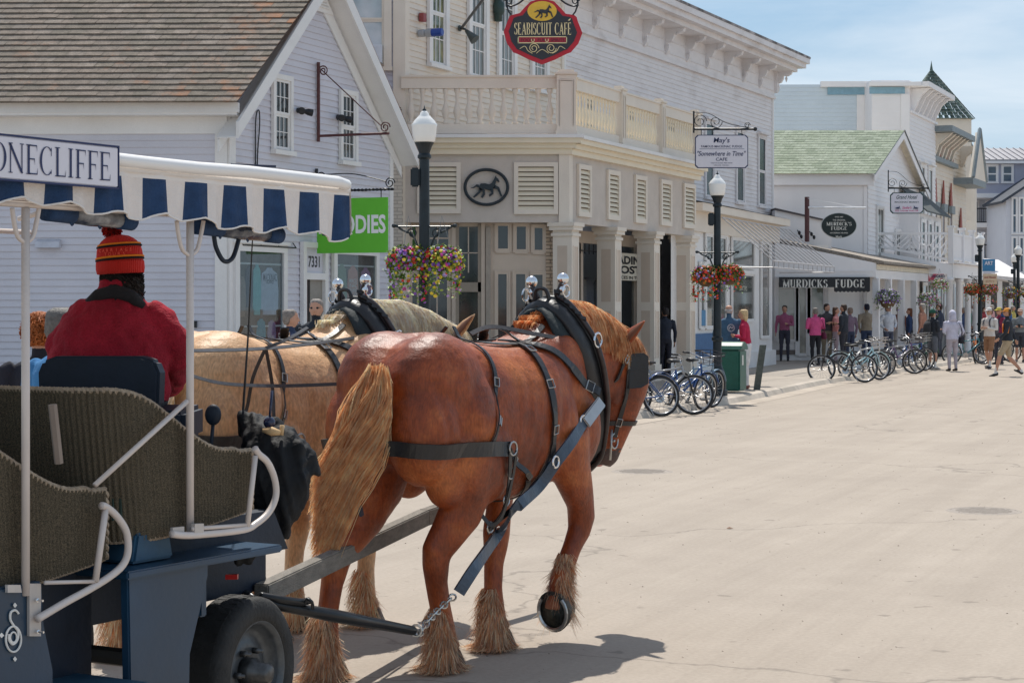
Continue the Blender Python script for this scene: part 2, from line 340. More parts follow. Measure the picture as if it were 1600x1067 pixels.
# ================================================================ SETTING
def ground_mat(name, base, dark, light, streak=True, joints=0, bumpy=.25):
    m = bpy.data.materials.new(name); m.use_nodes = True; N = m.node_tree.nodes; L = m.node_tree.links.new; b = N['Principled BSDF']
    b.inputs['Roughness'].default_value = .88; b.inputs['Specular IOR Level'].default_value = .25
    t = N.new('ShaderNodeTexCoord'); rot = N.new('ShaderNodeMapping'); rot.inputs['Rotation'].default_value = (0, 0, R(23)); L(t.outputs['Object'], rot.inputs['Vector'])
    def noise(sc, det, src=rot, rough=.6):
        n = N.new('ShaderNodeTexNoise'); n.inputs['Scale'].default_value = sc; n.inputs['Detail'].default_value = det; n.inputs['Roughness'].default_value = rough; L(src.outputs[0], n.inputs['Vector']); return n.outputs['Fac']
    def ramp(src, p0, p1, c0, c1):
        r = N.new('ShaderNodeValToRGB'); r.color_ramp.elements[0].position = p0; r.color_ramp.elements[1].position = p1; r.color_ramp.elements[0].color = (*c0, 1); r.color_ramp.elements[1].color = (*c1, 1); L(src, r.inputs['Fac']); return r.outputs['Color']
    def mix(f, a, c, mode='MIX'):
        x = N.new('ShaderNodeMixRGB'); x.blend_type = mode
        for k, q in (('Fac', f), ('Color1', a), ('Color2', c)):
            if hasattr(q, 'is_linked') or hasattr(q, 'node'): L(q, x.inputs[k])
            else: x.inputs[k].default_value = q
        return x.outputs['Color']
    c = ramp(noise(.35, 6), .35, .65, dark, base)
    c = mix(ramp(noise(1.7, 8), .45, .75, (0, 0, 0), (.55, .55, .55)), c, (*light, 1))
    if streak:
        st = N.new('ShaderNodeMapping'); st.inputs['Scale'].default_value = (2.6, .09, 1); L(rot.outputs[0], st.inputs['Vector'])
        c = mix(1.0, c, ramp(noise(1.0, 5, st), .35, .62, (.92, .917, .915), (1, 1, 1)), 'MULTIPLY')
        st2 = N.new('ShaderNodeMapping'); st2.inputs['Scale'].default_value = (14, .35, 1); L(rot.outputs[0], st2.inputs['Vector'])
        c = mix(1.0, c, ramp(noise(1.0, 3, st2), .3, .5, (.96, .958, .955), (1, 1, 1)), 'MULTIPLY')
    c = mix(1.0, c, ramp(noise(34, 4), .3, .7, (.86, .86, .86), (1.0, 1.0, 1.0)), 'MULTIPLY')
    c = mix(ramp(noise(5.5, 3, rough=.4), .69, .74, (0, 0, 0), (.5, .5, .5)), c, (.17, .145, .12, 1))
    # hairline cracks
    vo = N.new('ShaderNodeTexVoronoi'); vo.feature = 'DISTANCE_TO_EDGE'; vo.inputs['Scale'].default_value = .16
    wp = N.new('ShaderNodeVectorMath'); wp.operation = 'ADD'; nw = N.new('ShaderNodeTexNoise'); nw.inputs['Scale'].default_value = 1.2; nw.inputs['Detail'].default_value = 6
    sc = N.new('ShaderNodeVectorMath'); sc.operation = 'SCALE'; sc.inputs['Scale'].default_value = 1.1
    L(rot.outputs[0], nw.inputs['Vector']); L(nw.outputs['Color'], sc.inputs[0]); L(rot.outputs[0], wp.inputs[0]); L(sc.outputs[0], wp.inputs[1]); L(wp.outputs[0], vo.inputs['Vector'])
    c = mix(ramp(vo.outputs['Distance'], 0.0, .004, (.5, .5, .5), (0, 0, 0)), c, (.12, .105, .09, 1))
    if joints:
        br = N.new('ShaderNodeTexBrick'); br.inputs['Scale'].default_value = 1; br.inputs['Mortar Size'].default_value = .012; br.inputs['Brick Width'].default_value = joints; br.inputs['Row Height'].default_value = joints; br.offset = 0
        br.inputs['Color1'].default_value = (0, 0, 0, 1); br.inputs['Color2'].default_value = (0, 0, 0, 1); br.inputs['Mortar'].default_value = (1, 1, 1, 1)
        L(rot.outputs[0], br.inputs['Vector']); c = mix(br.outputs['Color'], c, (.13, .12, .11, 1))
    L(c, b.inputs['Base Color'])
    bu = N.new('ShaderNodeBump'); bu.inputs['Strength'].default_value = bumpy; bu.inputs['Distance'].default_value = .012; L(noise(60, 4), bu.inputs['Height']); L(bu.outputs[0], b.inputs['Normal'])
    return m
road_m = ground_mat('road_surface', (.43, .368, .305), (.39, .332, .275), (.465, .40, .335))
walk_m = ground_mat('sidewalk_concrete', (.44, .385, .325), (.36, .315, .27), (.5, .445, .385), streak=False, joints=1.5)
kerb_m = M('kerb_concrete', (.52, .45, .375), .85, .12, 3, .3, 30, col2=(.40, .35, .29))
mb = MB(road_m); mb.poly((-600, -40, 0), (600, -40, 0), (600, 2500, 0), (-600, 2500, 0)); structure(mb.build('road'))
KERB = [(-14, -7), (-9, 5), (-4.8, 15), (-.6, 25), (2.1, 31.5), (4.6, 37.6), (7.5, 45.7), (9.5, 50.2), (12.1, 56.5), (15.8, 65), (24, 85), (60, 160), (130, 300)]
KP = spline([(x, y, 0) for x, y in KERB], 6)
mb = MB(walk_m); kb = MB(kerb_m); gt = MB(M('gutter_concrete', (.45, .385, .315), .85, .12, 3, .2, 30, col2=(.37, .31, .25)))
for a, b in zip(KP, KP[1:]):
    d = (b - a).normalized(); n = V((-d.y, d.x, 0)); 
    t0, t1 = V((0, 0, .12)), V((0, 0, .12))
    i0, i1 = a + n * .16, b + n * .16
    mb.poly(i0 + t0, i1 + t1, i1 + t1 + V((-90, 12, 0)), i0 + t0 + V((-90, 12, 0)))
    kb.poly(a - V((0, 0, .01)), b - V((0, 0, .01)), b + n * .07 + t1 * .8, a + n * .07 + t0 * .8)
    kb.poly(a + n * .07 + t0 * .8, b + n * .07 + t1 * .8, i1 + t1 * 1.02, i0 + t0 * 1.02)
    m_ = -n * .42
    gt.poly(a + V((0, 0, .004)) + m_, b + V((0, 0, .004)) + m_, b + V((0, 0, .004)), a + V((0, 0, .004)))
structure(mb.build('sidewalk')); structure(kb.build('kerb')); structure(gt.build('gutter'))
def kx(Y):
    for a, b in zip(KP, KP[1:]):
        if a.y <= Y <= b.y: return lerp(a.x, b.x, (Y - a.y) / (b.y - a.y))
iron = M('cast_iron', (.30, .255, .215), .7, .2, 20, .4, 60)
for px, py, r, lb in ((1003, 736.5, .31, 'round iron manhole cover in the road right of the chestnut horse'), (1537, 798, .30, 'round iron manhole cover in the road near the right edge of the photo')):
    c = G(px, py); mb = MB(iron); mb.lathe(c, [(r + .04, 0), (r + .03, .003), (r, .003), (r, .0015), (r - .01, .0015), (r - .015, .003)], 36)
    for i in range(-4, 5):
        q = math.sqrt(max(0, (r - .05) ** 2 - (i * .06) ** 2)); mb.box((c.x - q, c.y + i * .06 - .012, .0033), (c.x + q, c.y + i * .06 + .012, .005))
    mb.build('manhole_cover', tagd=(lb, 'manhole cover'))
lf = MB(M('dry_leaf', (.22, .09, .035), .8)); c = G(1140, 826); lf.poly(c + V((-.03, 0, .004)), c + V((0, -.018, .01)), c + V((.035, .0, .005)), c + V((.0, .02, .014))); lf.build('fallen_leaf', tagd=('small brown dry leaf lying alone on the road', 'leaf'))
random.seed(77); gr = MB(M('road_grit', (.16, .13, .10), .9, .4, 30))
for k in range(900):
    Y = random.uniform(8.5, 34); x_ = random.uniform(-.30, .28) * Y; 
    if x_ < kx(Y) + .1: continue
    s_ = random.uniform(.002, .007) * (1 + Y / 40); c = V((x_, Y, 0)); a = random.random() * 3; u = V((math.cos(a), math.sin(a), 0)) * s_; w = V((-math.sin(a), math.cos(a), 0)) * s_ * .7; gr.poly(c - u, c + w + V((0, 0, s_ * .6)), c + u); gr.poly(c + u, c - w, c + w + V((0, 0, s_ * .6))); gr.poly(c - w, c - u, c + w + V((0, 0, s_ * .6)))
tag(gr.build('road_grit'), 'fine grit and straw bits scattered over the road', 'grit', kind='stuff')
# ================================================================ BUILDINGS
lav = M('lavender_paint', (.63, .62, .675), .55, .05, 1.2, .1, 90, col2=(.55, .54, .60), c2lo=.5, c2hi=.9, fine=.05)
white = M('white_paint', (.78, .765, .75), .5, .04, 2, .08, 80, col2=(.66, .63, .60), c2lo=.55, c2hi=.95, fine=.04)
white_old = M('weathered_white_paint', (.76, .73, .73), .6, .05, 2.2, .15, 70, col2=(.55, .50, .48), c2lo=.55, c2hi=.85, fine=.06, stretch=(1, 1, 2.2))
cream = M('cream_paint', (.76, .68, .58), .55, .04, 1.6, .08, 80, col2=(.66, .575, .49), c2lo=.5, c2hi=.95, fine=.04)
creamy = M('yellow_cream_paint_and_backlight', (.80, .71, .55), .5, .04, 2, .08, 80)  # porch trim paint; on street-side balusters its yellow stands for backlight
taupe = M('taupe_stucco', (.60, .535, .475), .85, .06, 3, .35, 160, fine=.05)
trimtan = M('tan_panel_paint', (.62, .51, .41), .55, .06, 2, .1, 60)
dglass = M('dark_window_glass', (.035, .04, .042), .06, .3, 1.5, .03, 3, spec=.8)
cglass = M('curtained_window_glass', (.16, .17, .16), .08, .5, 1.2, .02, 3, spec=.8, stretch=(6, 6, .6))
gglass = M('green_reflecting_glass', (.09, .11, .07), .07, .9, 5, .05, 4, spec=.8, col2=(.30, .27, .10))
blk = M('black_iron', (.012, .013, .017), .42, .3, 20, .1, 90)
redbr = M('red_brown_iron', (.10, .035, .035), .6, .3, 12, .2, 60)
dark_in = M('dark_interior', (.035, .03, .028), .9, .4, 2)
brick_cream = None
def brick_mat(name, c1, c2, mortar, sc=1, rot=False):
    m = bpy.data.materials.new(name); m.use_nodes = True; N = m.node_tree.nodes; L = m.node_tree.links.new; b = N['Principled BSDF']; b.inputs['Roughness'].default_value = .85
    t = N.new('ShaderNodeTexCoord'); mp = N.new('ShaderNodeMapping'); mp.inputs['Rotation'].default_value = (R(90), 0, 0); L(t.outputs['Object'], mp.inputs['Vector'])
    br = N.new('ShaderNodeTexBrick'); br.inputs['Scale'].default_value = sc; br.inputs['Brick Width'].default_value = .21; br.inputs['Row Height'].default_value = .075; br.inputs['Mortar Size'].default_value = .009
    br.inputs['Color1'].default_value = (*c1, 1); br.inputs['Color2'].default_value = (*c2, 1); br.inputs['Mortar'].default_value = (*mortar, 1)
    L(mp.outputs[0], br.inputs['Vector']); L(br.outputs['Color'], b.inputs['Base Color'])
    bu = N.new('ShaderNodeBump'); bu.inputs['Strength'].default_value = .7; bu.inputs['Distance'].default_value = .008; bu.invert = True; L(br.outputs['Fac'], bu.inputs['Height']); L(bu.outputs[0], b.inputs['Normal']); return m
brick_cream = brick_mat('painted_cream_brick', (.70, .63, .53), (.64, .57, .48), (.48, .42, .35))
brick_tan = brick_mat('tan_brick', (.50, .36, .24), (.62, .50, .38), (.22, .17, .13))
def grad_roof(name, c1, c2, c3, c3lo=.56, c3hi=.66, ridge=None):
    m = M(name, c1, .9, .28, 7, .5, 45, col2=c2, c2lo=.4, c2hi=.7, fine=.25)
    N = m.node_tree.nodes; L = m.node_tree.links.new; b = N['Principled BSDF']; src = b.inputs['Base Color'].links[0].from_socket
    t = N.new('ShaderNodeTexCoord'); n = N.new('ShaderNodeTexNoise'); n.inputs['Scale'].default_value = 1.1; n.inputs['Detail'].default_value = 10; n.inputs['Roughness'].default_value = .75; L(t.outputs['Object'], n.inputs['Vector'])
    fac = n.outputs['Fac']
    if ridge:   # lichen gathers near the ridge and the gable edge: object-space position
        sp = N.new('ShaderNodeSeparateXYZ'); L(t.outputs['Object'], sp.inputs[0]); a = N.new('ShaderNodeMapRange'); a.inputs['From Min'].default_value = ridge[0]; a.inputs['From Max'].default_value = ridge[1]; a.inputs['To Max'].default_value = .13; L(sp.outputs['Z'], a.inputs['Value'])
        e = N.new('ShaderNodeMapRange'); e.inputs['From Min'].default_value = ridge[2]; e.inputs['From Max'].default_value = ridge[3]; e.inputs['To Max'].default_value = .17; L(sp.outputs['X'], e.inputs['Value'])
        s1 = N.new('ShaderNodeMath'); L(fac, s1.inputs[0]); L(a.outputs[0], s1.inputs[1]); s2 = N.new('ShaderNodeMath'); L(s1.outputs[0], s2.inputs[0]); L(e.outputs[0], s2.inputs[1]); fac = s2.outputs[0]
    r = N.new('ShaderNodeValToRGB'); r.color_ramp.elements[0].position = c3lo; r.color_ramp.elements[1].position = c3hi; r.color_ramp.elements[1].color = (.85, .85, .85, 1); L(fac, r.inputs['Fac'])
    x = N.new('ShaderNodeMixRGB'); L(r.outputs['Color'], x.inputs['Fac']); L(src, x.inputs['Color1']); x.inputs['Color2'].default_value = (*c3, 1); L(x.outputs[0], b.inputs['Base Color']); return m
def shingles(mb, a, b, up, n, w=.26, mats=None, jit=.006, t=.026):
    """real overlapping shingle tabs on the slope spanned by eave a->b and vector up"""
    a, b, up = V(a), V(b), V(up); L_ = (b - a).length; u = (b - a) / L_; nn = u.cross(up).normalized()
    if nn.z < 0: nn = -nn
    for i in range(n):
        x = -(i % 2) * w / 2 - random.random() * .05
        while x < L_:
            x0, x1 = max(x, 0), min(x + w - .006, L_)
            if x1 > x0 + .02:
                j = random.uniform(-jit, jit); s0 = up * max(0, (i / n) + j / up.length - .001); s1 = up * ((i + 1.15) / n if i < n - 1 else 1); th = nn * (t + random.uniform(0, .006))
                if mats: mb.use(random.choice(mats))
                p = [a + u * x0 + s0, a + u * x1 + s0, a + u * x1 + s1, a + u * x0 + s1]
                mb.poly(p[0] + th, p[1] + th, p[2] + nn * .004, p[3] + nn * .004); mb.poly(p[0], p[1], p[1] + th, p[0] + th)
            x += w
def scroll(mb, c, ux, uz, r, turns=1.6, th=.012, sgn=1, n=26, a0=0):
    pts = [V(c) + V(ux) * (math.cos(a0 + sgn * t / n * turns * 6.283) * r * (1 - .72 * t / n)) + V(uz) * (math.sin(a0 + sgn * t / n * turns * 6.283) * r * (1 - .72 * t / n)) for t in range(n + 1)]
    mb.tube(pts, th, 6)
# ---------------- A: lavender gabled shop ------------------------------------
HG = Wall((-2.35 - .42 * 5.65, 37.5 - 5.65), (-2.35, 37.5))         # gable wall
HC = HG.P(0, 0); HS = Wall((HC.x - 11, HC.y + .25), (HC.x, HC.y))     # side wall facing us
A = thing('gabled_shop', 'lavender clapboard shop with shingled gable roof behind the carriage canopy', 'building', HC)
mid = HG.L / 2; eave = 5.05; rise = 2.72
wl = MB(lav)
clapboard(wl, HS, .12, eave, 0, HS.L - .18)
clapboard(wl, HG, .12, eave, .18, HG.L - .02)
clapboard(wl, HG, eave, eave + rise - .1, lambda z: (z - eave) / rise * mid, lambda z: HG.L - (z - eave) / rise * mid)
wl.poly(HS.P(0, 0), HS.P(HS.L, 0), HS.P(HS.L, eave), HS.P(0, eave)); wl.poly(HG.P(0, 0), HG.P(HG.L, 0), HG.P(HG.L, eave), HG.P(mid, eave + rise), HG.P(0, eave))
bk = HG.off(-9); wl.poly(bk.P(HG.L, 0), HG.P(HG.L, 0, 0), HG.P(HG.L, eave, 0), bk.P(HG.L, eave))
wl.build('wall', None, A)
tr = MB(white)
HS.box(tr, HS.L - .2, HS.L + .0, .12, eave, 0, .045); HG.box(tr, -.0, .2, .12, eave + .1, 0.0, .045); tr.build('corner_board', None, A); tr = MB(white)
HS.box(tr, 0, HS.L - .2, eave - .34, eave - .0, .0, .04); tr.build('frieze_board', None, A); tr = MB(white); HG.box(tr, HG.L - .14, HG.L, .12, eave - .1, 0, .04)
tr.build('trim_board', None, A)
gu = MB(white); HS.box(gu, 0, HS.L + .25, eave - .02, eave + .14, .26, .40); HS.box(gu, 0, HS.L + .22, eave - .06, eave - .02, .0, .38); gu.build('gutter', None, A)
# rakes
rk = MB(white)
apx = HG.P(mid, eave + rise + .26)
for sgn, a_e in ((1, -.34), (-1, HG.L + .34)):
    p0 = HG.P(a_e, eave - .18); sv = apx - p0; q0 = p0 - V((0, 0, .27)); q1 = apx - V((0, 0, .30))
    rk.prism([p0 + HG.N * .42, apx + HG.N * .42, q1 + HG.N * .42, q0 + HG.N * .42], -HG.N * .05)      # barge board
    rk.prism([p0 + HG.N * .37 - V((0, 0, .24)), apx + HG.N * .37 - V((0, 0, .24)), apx + HG.N * .0 - V((0, 0, .24)), p0 - V((0, 0, .24))], (0, 0, -.02))  # soffit
    f0 = HG.P(lerp(a_e, mid, .10), 0); 
    z0 = p0.z - .28
    pa, pb = V((p0.x, p0.y, z0)), V((apx.x, apx.y, apx.z - .36))
    rk.prism([pa + HG.N * .05, pb + HG.N * .05, pb + HG.N * .05 - V((0, 0, .32)), pa + HG.N * .05 - V((0, 0, .2))], -HG.N * .03)
rk.prism([HG.P(mid - .55, eave + rise - .60, .07), HG.P(mid + .55, eave + rise - .60, .07), HG.P(mid, eave + rise - .05, .07)], -HG.N * .03)
rk.build('barge_board', None, A)
lv = MB(white)
for i in range(6):
    z = eave + rise - .52 + i * .055; hw = .30 * (1 - i / 6.5) + .03; HG.box(lv, mid - hw, mid + hw, z, z + .022, .07, .10)
lv.build('gable_louver', None, A)
sh1 = grad_roof('old_shingles', (.225, .18, .145), (.18, .148, .12), (.42, .17, .07), .71, .88, ridge=(1.9, 3.0, -1.2, 1.4))
sh2 = M('old_shingles_grey', (.25, .205, .168), .9, .3, 7, .5, 45, col2=(.19, .16, .135), fine=.25)
sh3 = M('old_shingles_mossy', (.20, .165, .13), .9, .3, 7, .5, 45, col2=(.165, .14, .112), fine=.25)
e0 = HS.P(-.5, eave + .0, .40); e1 = HS.P(HS.L + .36, eave + .0, .40); e0.z = e1.z = eave + .12
rf = MB(sh1)
upv = V((apx.x - HG.P(-.34, 0).x, apx.y - HG.P(-.34, 0).y, apx.z - .0 - e1.z)); e1b = V((HG.P(-.34, 0, .42).x, HG.P(-.34, 0, .42).y - .15, e1.z)); upv = apx + HG.N * .42 - e1b
e0b = e1b + V((-11.5, .26, 0))
rf.poly(e0b, e1b, e1b + upv, e0b + upv); ro = rf.build('roof', None, A)
s_ = MB(sh1); random.seed(3); shingles(s_, e0b, e1b, upv, 26, .3, [sh1, sh1, sh1, sh2, sh3]); s_.build('shingles', None, ro)
rf2 = MB(sh1); e3 = HG.P(HG.L + .34, eave - .18 + .03, .42); rf2.poly(apx + HG.N * .42, e3, e3 + V((-11, .26, 0)), apx + HG.N * .42 + V((-11, .26, 0))); rf2.build('back_slope', None, ro)
vp = MB(M('galvanised_steel', (.55, .55, .55), .35, .1, 9, metal=.8)); c = P(67, 62, 33.6); vp.lathe(c, [(.05, -.3), (.05, .33), (.045, .33)], 14); vp.use(M('dark_rubber', (.03, .03, .035), .7)); vp.lathe(c + V((0, 0, -.25)), [(.16, -.1), (.12, .05), (.07, .18)], 14); vp.build('vent_pipe', None, A, smooth=True)
# dormer cheek peeping in at the left edge
dm = MB(sh2); c = P(0, 45, 33.5); dm.prism([c + V((-1.6, -.4, -.2)), c + V((.15, -.4, .0)), c + V((-1.0, -.4, .55)), c + V((-1.6, -.4, .8))], (0, 1.2, .5)); dm.build('dormer', None, A)
# windows of the gable
def wpx(w, parent, x0, x1, yt, yb, **k):
    a0, zt = w.at(x0, yt); a1, _ = w.at(x1, yt); _, zb = w.at(x0, yb); return window(parent, w, a0, a1, zb, zt, **k)
wpx(HG, A, 426, 449, 123, 232, frame=white, glass=dglass, rows=2, cols=3, depth=.06, bar=.014)
wpx(HG, A, 531, 551, 147, 249, frame=white, glass=dglass, rows=2, cols=3, depth=.06, bar=.014)
# shop windows with display boxes
cg = clear_glass()
fabric = lambda n, c: M('cloth_' + n, c, .9, .12, 9, .4, 60)
def garment(name, parent, w, a, zt, h, wd, o, mat, txt=None, sleeve=True, tcol=None):
    mb = MB(mat); n = 14; outline = []
    prof = [(-.16, 1), (-.34, .93), (-.5, .84), (-.47, .3), (-.44, 0), (.44, 0), (.47, .3), (.5, .84), (.34, .93), (.16, 1)]
    def ring(off, k): return [w.P(a + x * wd * k, zt - h + y * h, o + off + .02 * math.sin(x * 14 + y * 5)) for x, y in prof]
    mb.ring_loft([ring(-.06, .86), ring(-.03, 1), ring(.03, 1), ring(.06, .86)])
    if sleeve:
        for sg in (-1, 1): mb.limb([(w.P(a + sg * wd * .42, zt - h * .12, o), .05, .07), (w.P(a + sg * wd * .55, zt - h * .5, o + .02), .05, .07), (w.P(a + sg * wd * .56, zt - h * .86, o + .04), .035, .045)], 8)
    mb.ball(w.P(a, zt + .02, o), (.11, .09, .1), 6)
    ob = mb.build(name, None, None, smooth=True, tagd=None)
    if txt:
        tb = MB(tcol or M('print_ink', (.08, .12, .18), .8)); 
        for i, (s, zz, hh) in enumerate(txt): text_mb(tb, s, w.P(a, zt - h * zz, o + .085), w.U, (0, 0, 1), hh, .002, width=wd * .6)
        tb.build('print', None, ob)
    return ob
def shopwin(w, parent, x0, x1, yt, zb, depth=.9, tr=.13, name='shop_window'):
    a0, zt = w.at(x0, yt); a1, _ = w.at(x1, yt)
    f = MB(white); w.box(f, a0 - tr, a0, zb - tr, zt + tr, .025, .09); w.box(f, a1, a1 + tr, zb - tr, zt + tr, .025, .09); w.box(f, a0, a1, zt, zt + tr, .025, .09); w.box(f, a0, a1, zb - tr, zb, .025, .09)
    w.box(f, a0 - tr - .03, a1 + tr + .03, zt + tr, zt + tr + .05, .025, .13)
    fo = f.build(name, None, parent)
    g = MB(cg); w.box(g, a0, a1, zb, zt, .05, .056); g.build('pane', None, fo)
    return a0, a1, zb, zt, fo
# the display boxes stand in front of a dark recess; the wall panel behind the glass is set just inside
for x0, x1, yt in ((368, 437, 392), (521, 582, 397)):
    a0, a1, zb, zt, fo = shopwin(HG, A, x0, x1, yt, .75)
    d = MB(M('display_backing', (.20, .17, .16), .9, .5, 2.5, col2=(.05, .05, .06)))
    d.poly(HG.P(a0, zb, .027), HG.P(a1, zb, .027), HG.P(a1, zt, .027), HG.P(a0, zt, .027)); d.build('display_back', None, fo)
    r_ = MB(white); HG.box(r_, a0, a1, zt - .22, zt - .19, .03, .04); HG.box(r_, a0, a1, .12 + 1.38, .12 + 1.41, .03, .045); r_.build('display_rail', None, fo)
def flat_garment(parent, x0, x1, yt, yb, col, name='hanging_hoodie', label=None, txt=None, ink=None, sleeves=True):
    """thin garment hung just behind the glass"""
    a0, zt = HG.at(x0, yt); a1, _ = HG.at(x1, yt); _, zb = HG.at(x0, yb); mb = MB(fabric(name + str(x0), col)); wd = a1 - a0; h = zt - zb; a = (a0 + a1) / 2
    prof = [(-.12, 1.0), (-.2, .95), (-.42, .88), (-.5, .5), (-.48, .12), (-.36, .1), (-.36, 0), (.36, 0), (.36, .1), (.48, .12), (.5, .5), (.42, .88), (.2, .95), (.12, 1.0)]
    mb.ring_loft([[HG.P(a + x * wd * k, zb + y * h, o) for x, y in prof] for k, o in ((1, .030), (1.0, .040), (.86, .047))])
    ob = mb.build(name, None, None, smooth=False, tagd=(label, 'hoodie'))
    if txt:
        tb = MB(ink or M('navy_ink', (.05, .08, .14), .8))
        for s, fz, hh, fw in txt: text_mb(tb, s, HG.P(a, zb + h * fz, .0478), HG.U, (0, 0, 1), hh, .001, width=wd * fw, bold=.01)
        tb.build('print', None, ob)
flat_garment(A, 404, 432, 418, 492, (.62, .66, .78), label='pale blue sweatshirt with dark letters in the left shop window', txt=[('MACKINAC', .8, .13, .75), ('ISLAND', .7, .06, .4)])
flat_garment(A, 392, 405, 413, 492, (.25, .62, .62), label='teal hoodie hanging beside the pale blue sweatshirt', sleeves=False)
flat_garment(A, 370, 381, 432, 495, (.38, .28, .24), label='brown top hanging at the left edge of the left shop window')
flat_garment(A, 380, 392, 415, 480, (.06, .07, .12), label='navy hoodie hanging in the left shop window between brown and teal tops')
flat_garment(A, 398, 412, 498, 540, (.1, .42, .52), label='turquoise shirt hanging low in the left shop window')
flat_garment(A, 415, 428, 500, 540, (.45, .35, .5), label='mauve shirt hanging low in the left shop window')
flat_garment(A, 523, 539, 412, 480, (.30, .38, .29), label='sage green hoodie hanging in the shop window under the green banner', txt=[('ISLAND', .45, .1, .6)])
flat_garment(A, 540, 557, 415, 482, (.78, .36, .30), label='coral pink hoodie in the shop window under the green banner', txt=[('MACK', .65, .08, .7), ('INAC', .54, .08, .7), ('ISLAND', .43, .08, .7), ('EST 1875', .32, .07, .7)], ink=M('white_ink', (.8, .75, .72), .8))
flat_garment(A, 560, 577, 418, 484, (.56, .32, .50), label='lilac hoodie rightmost in the shop window under the green banner', txt=[('ISLAND', .7, .07, .6)])
# door with number
a0, zt = HG.at(472, 431); a1, _ = HG.at(501, 431)
dr = MB(white); HG.box(dr, a0 - .12, a0, .12, 3.0, .025, .10); HG.box(dr, a1, a1 + .12, .12, 3.0, .025, .10); HG.box(dr, a0, a1, 2.33, 2.45, .025, .10); HG.box(dr, a0, a1, 2.9, 3.0, .025, .10)
dd = dr.build('door', None, A)
x = MB(lav); HG.box(x, a0, a1, 2.45, 2.9, .026, .05); x.build('number_board', None, dd)
x = MB(blk); text_mb(x, '7331', HG.P((a0 + a1) / 2, 2.66, .052), HG.U, (0, 0, 1), .2, .003, width=.42, bold=.02); x.build('house_number', None, dd)
x = MB(M('door_interior', (.28, .26, .23), .9, .3, 2)); HG.box(x, a0 + .22, a1, .12, 2.33, .024, .03); x.use(M('dark_red_curtain', (.16, .05, .05), .9)); HG.box(x, a0, a0 + .11, .12, 2.33, .024, .045); x.use(dark_in); HG.box(x, a0 + .11, a0 + .22, .12, 2.33, .024, .04); x.build('doorway', None, dd)
# small vent on the side wall, light fixtures, loop of cable
x = MB(M('vent_hood', (.55, .56, .62), .5)); a, z = HS.at(77, 381); x.prism([HS.P(a - .2, z - .07, .03), HS.P(a - .2, z - .07, .17), HS.P(a - .2, z + .03, .12), HS.P(a - .2, z + .07, .03)], HS.U * .4); x.build('dryer_vent', None, A)
x = MB(blk); a, z = HS.at(304, 507); HS.box(x, a - .05, a + .05, z - .05, z + .06, .03, .1); x.build('outdoor_socket', None, A)
def spot(w, parent, px, py, o=.03):
    a, z = w.at(px, py); x = MB(blk); c = w.P(a, z, o); x.lathe(c, [(.05, 0), (.05, .03)], 12, w.N)
    for s in (-1, 1):
        d = (w.U * s * .6 + w.N * .6 + V((0, 0, -.15))).normalized(); q = c + w.N * .05 + w.U * s * .05; x.lathe(q, [(.02, 0), (.035, .05), (.06, .12), (.065, .2), (.05, .2)], 12, d)
    x.build('spotlight', None, parent, smooth=True)
spot(HG, A, 463, 173); spot(HG, A, 525, 184)
x = MB(blk); a, z = HG.at(396, 178); q = [HG.P(a - .0, z - 1.1, .04), HG.P(a - .02, z - .3, .05), HG.P(a, z, .06), HG.P(a + .09, z + .05, .06), HG.P(a + .12, z - .2, .05), HG.P(a + .08, z - .6, .04), HG.P(a + .05, z - 1.1, .04)]; x.tube(spline(q, 6), .012, 6); x.build('cable_loop', None, A)
x = MB(blk); p0 = HG.at(372, 381)[0]; x.tube([HG.P(p0, 2.88, .1), HG.P(HG.at(455, 381)[0], 2.88, .1)], .012, 6); 
for k in range(4): a = lerp(p0, HG.at(455, 381)[0], k / 3); x.tube([HG.P(a, 2.88, .1), HG.P(a, 2.97, .03)], .009, 5)
x.build('towel_rail_rod', None, A)
# ornate iron sign brackets on the gable wall
def bracket(w, px, yt, yb, yarm, reach, mat, name, label, twist=False, scr=.10, stay=True, droop=0):
    a, z1 = w.at(px, yt); _, z0 = w.at(px, yb); _, za = w.at(px, yarm); x = MB(mat); N3 = w.N
    x.tube([w.P(a, z0, .06), w.P(a, z1, .06)], .03, 6)
    end = w.P(a, za, .06 + reach)
    if twist:
        pts = [lerp(w.P(a, za, .06), end, i / 60) for i in range(61)]
        for ph in (0, math.pi): x.tube([p + w.U * math.cos(i * 1.1 + ph) * .014 + V((0, 0, math.sin(i * 1.1 + ph) * .014)) for i, p in enumerate(pts)], .014, 5)
    else: x.tube([w.P(a, za, .06), end], .024, 6)
    if stay:
        s0, s1 = w.P(a, z1 - .12, .1), w.P(a, za + .14, reach - .1); md = (s0 + s1) / 2 + V((0, 0, .08 if twist else 0)); x.tube(spline([s0, md, s1], 8), .011, 5)
        scroll(x, w.P(a, z1 - .16, .16), N3, V((0, 0, 1)), scr, th=.012, sgn=-1, a0=math.pi); scroll(x, w.P(a, za + .11, reach - .02), N3, V((0, 0, 1)), scr, th=.012, sgn=1, a0=0)
    x.build(name, tagd=(label, 'sign bracket')); return a, za
bracket(HG, 493, 98, 222, 213, 1.42, redbr, 'sign_bracket', 'empty rust red iron bracket between the two gable windows')
a, za = bracket(HG, 490, 264, 300, 299, 1.55, blk, 'sign_bracket', 'twisted black iron bracket with scrolls over the green banner', twist=True)
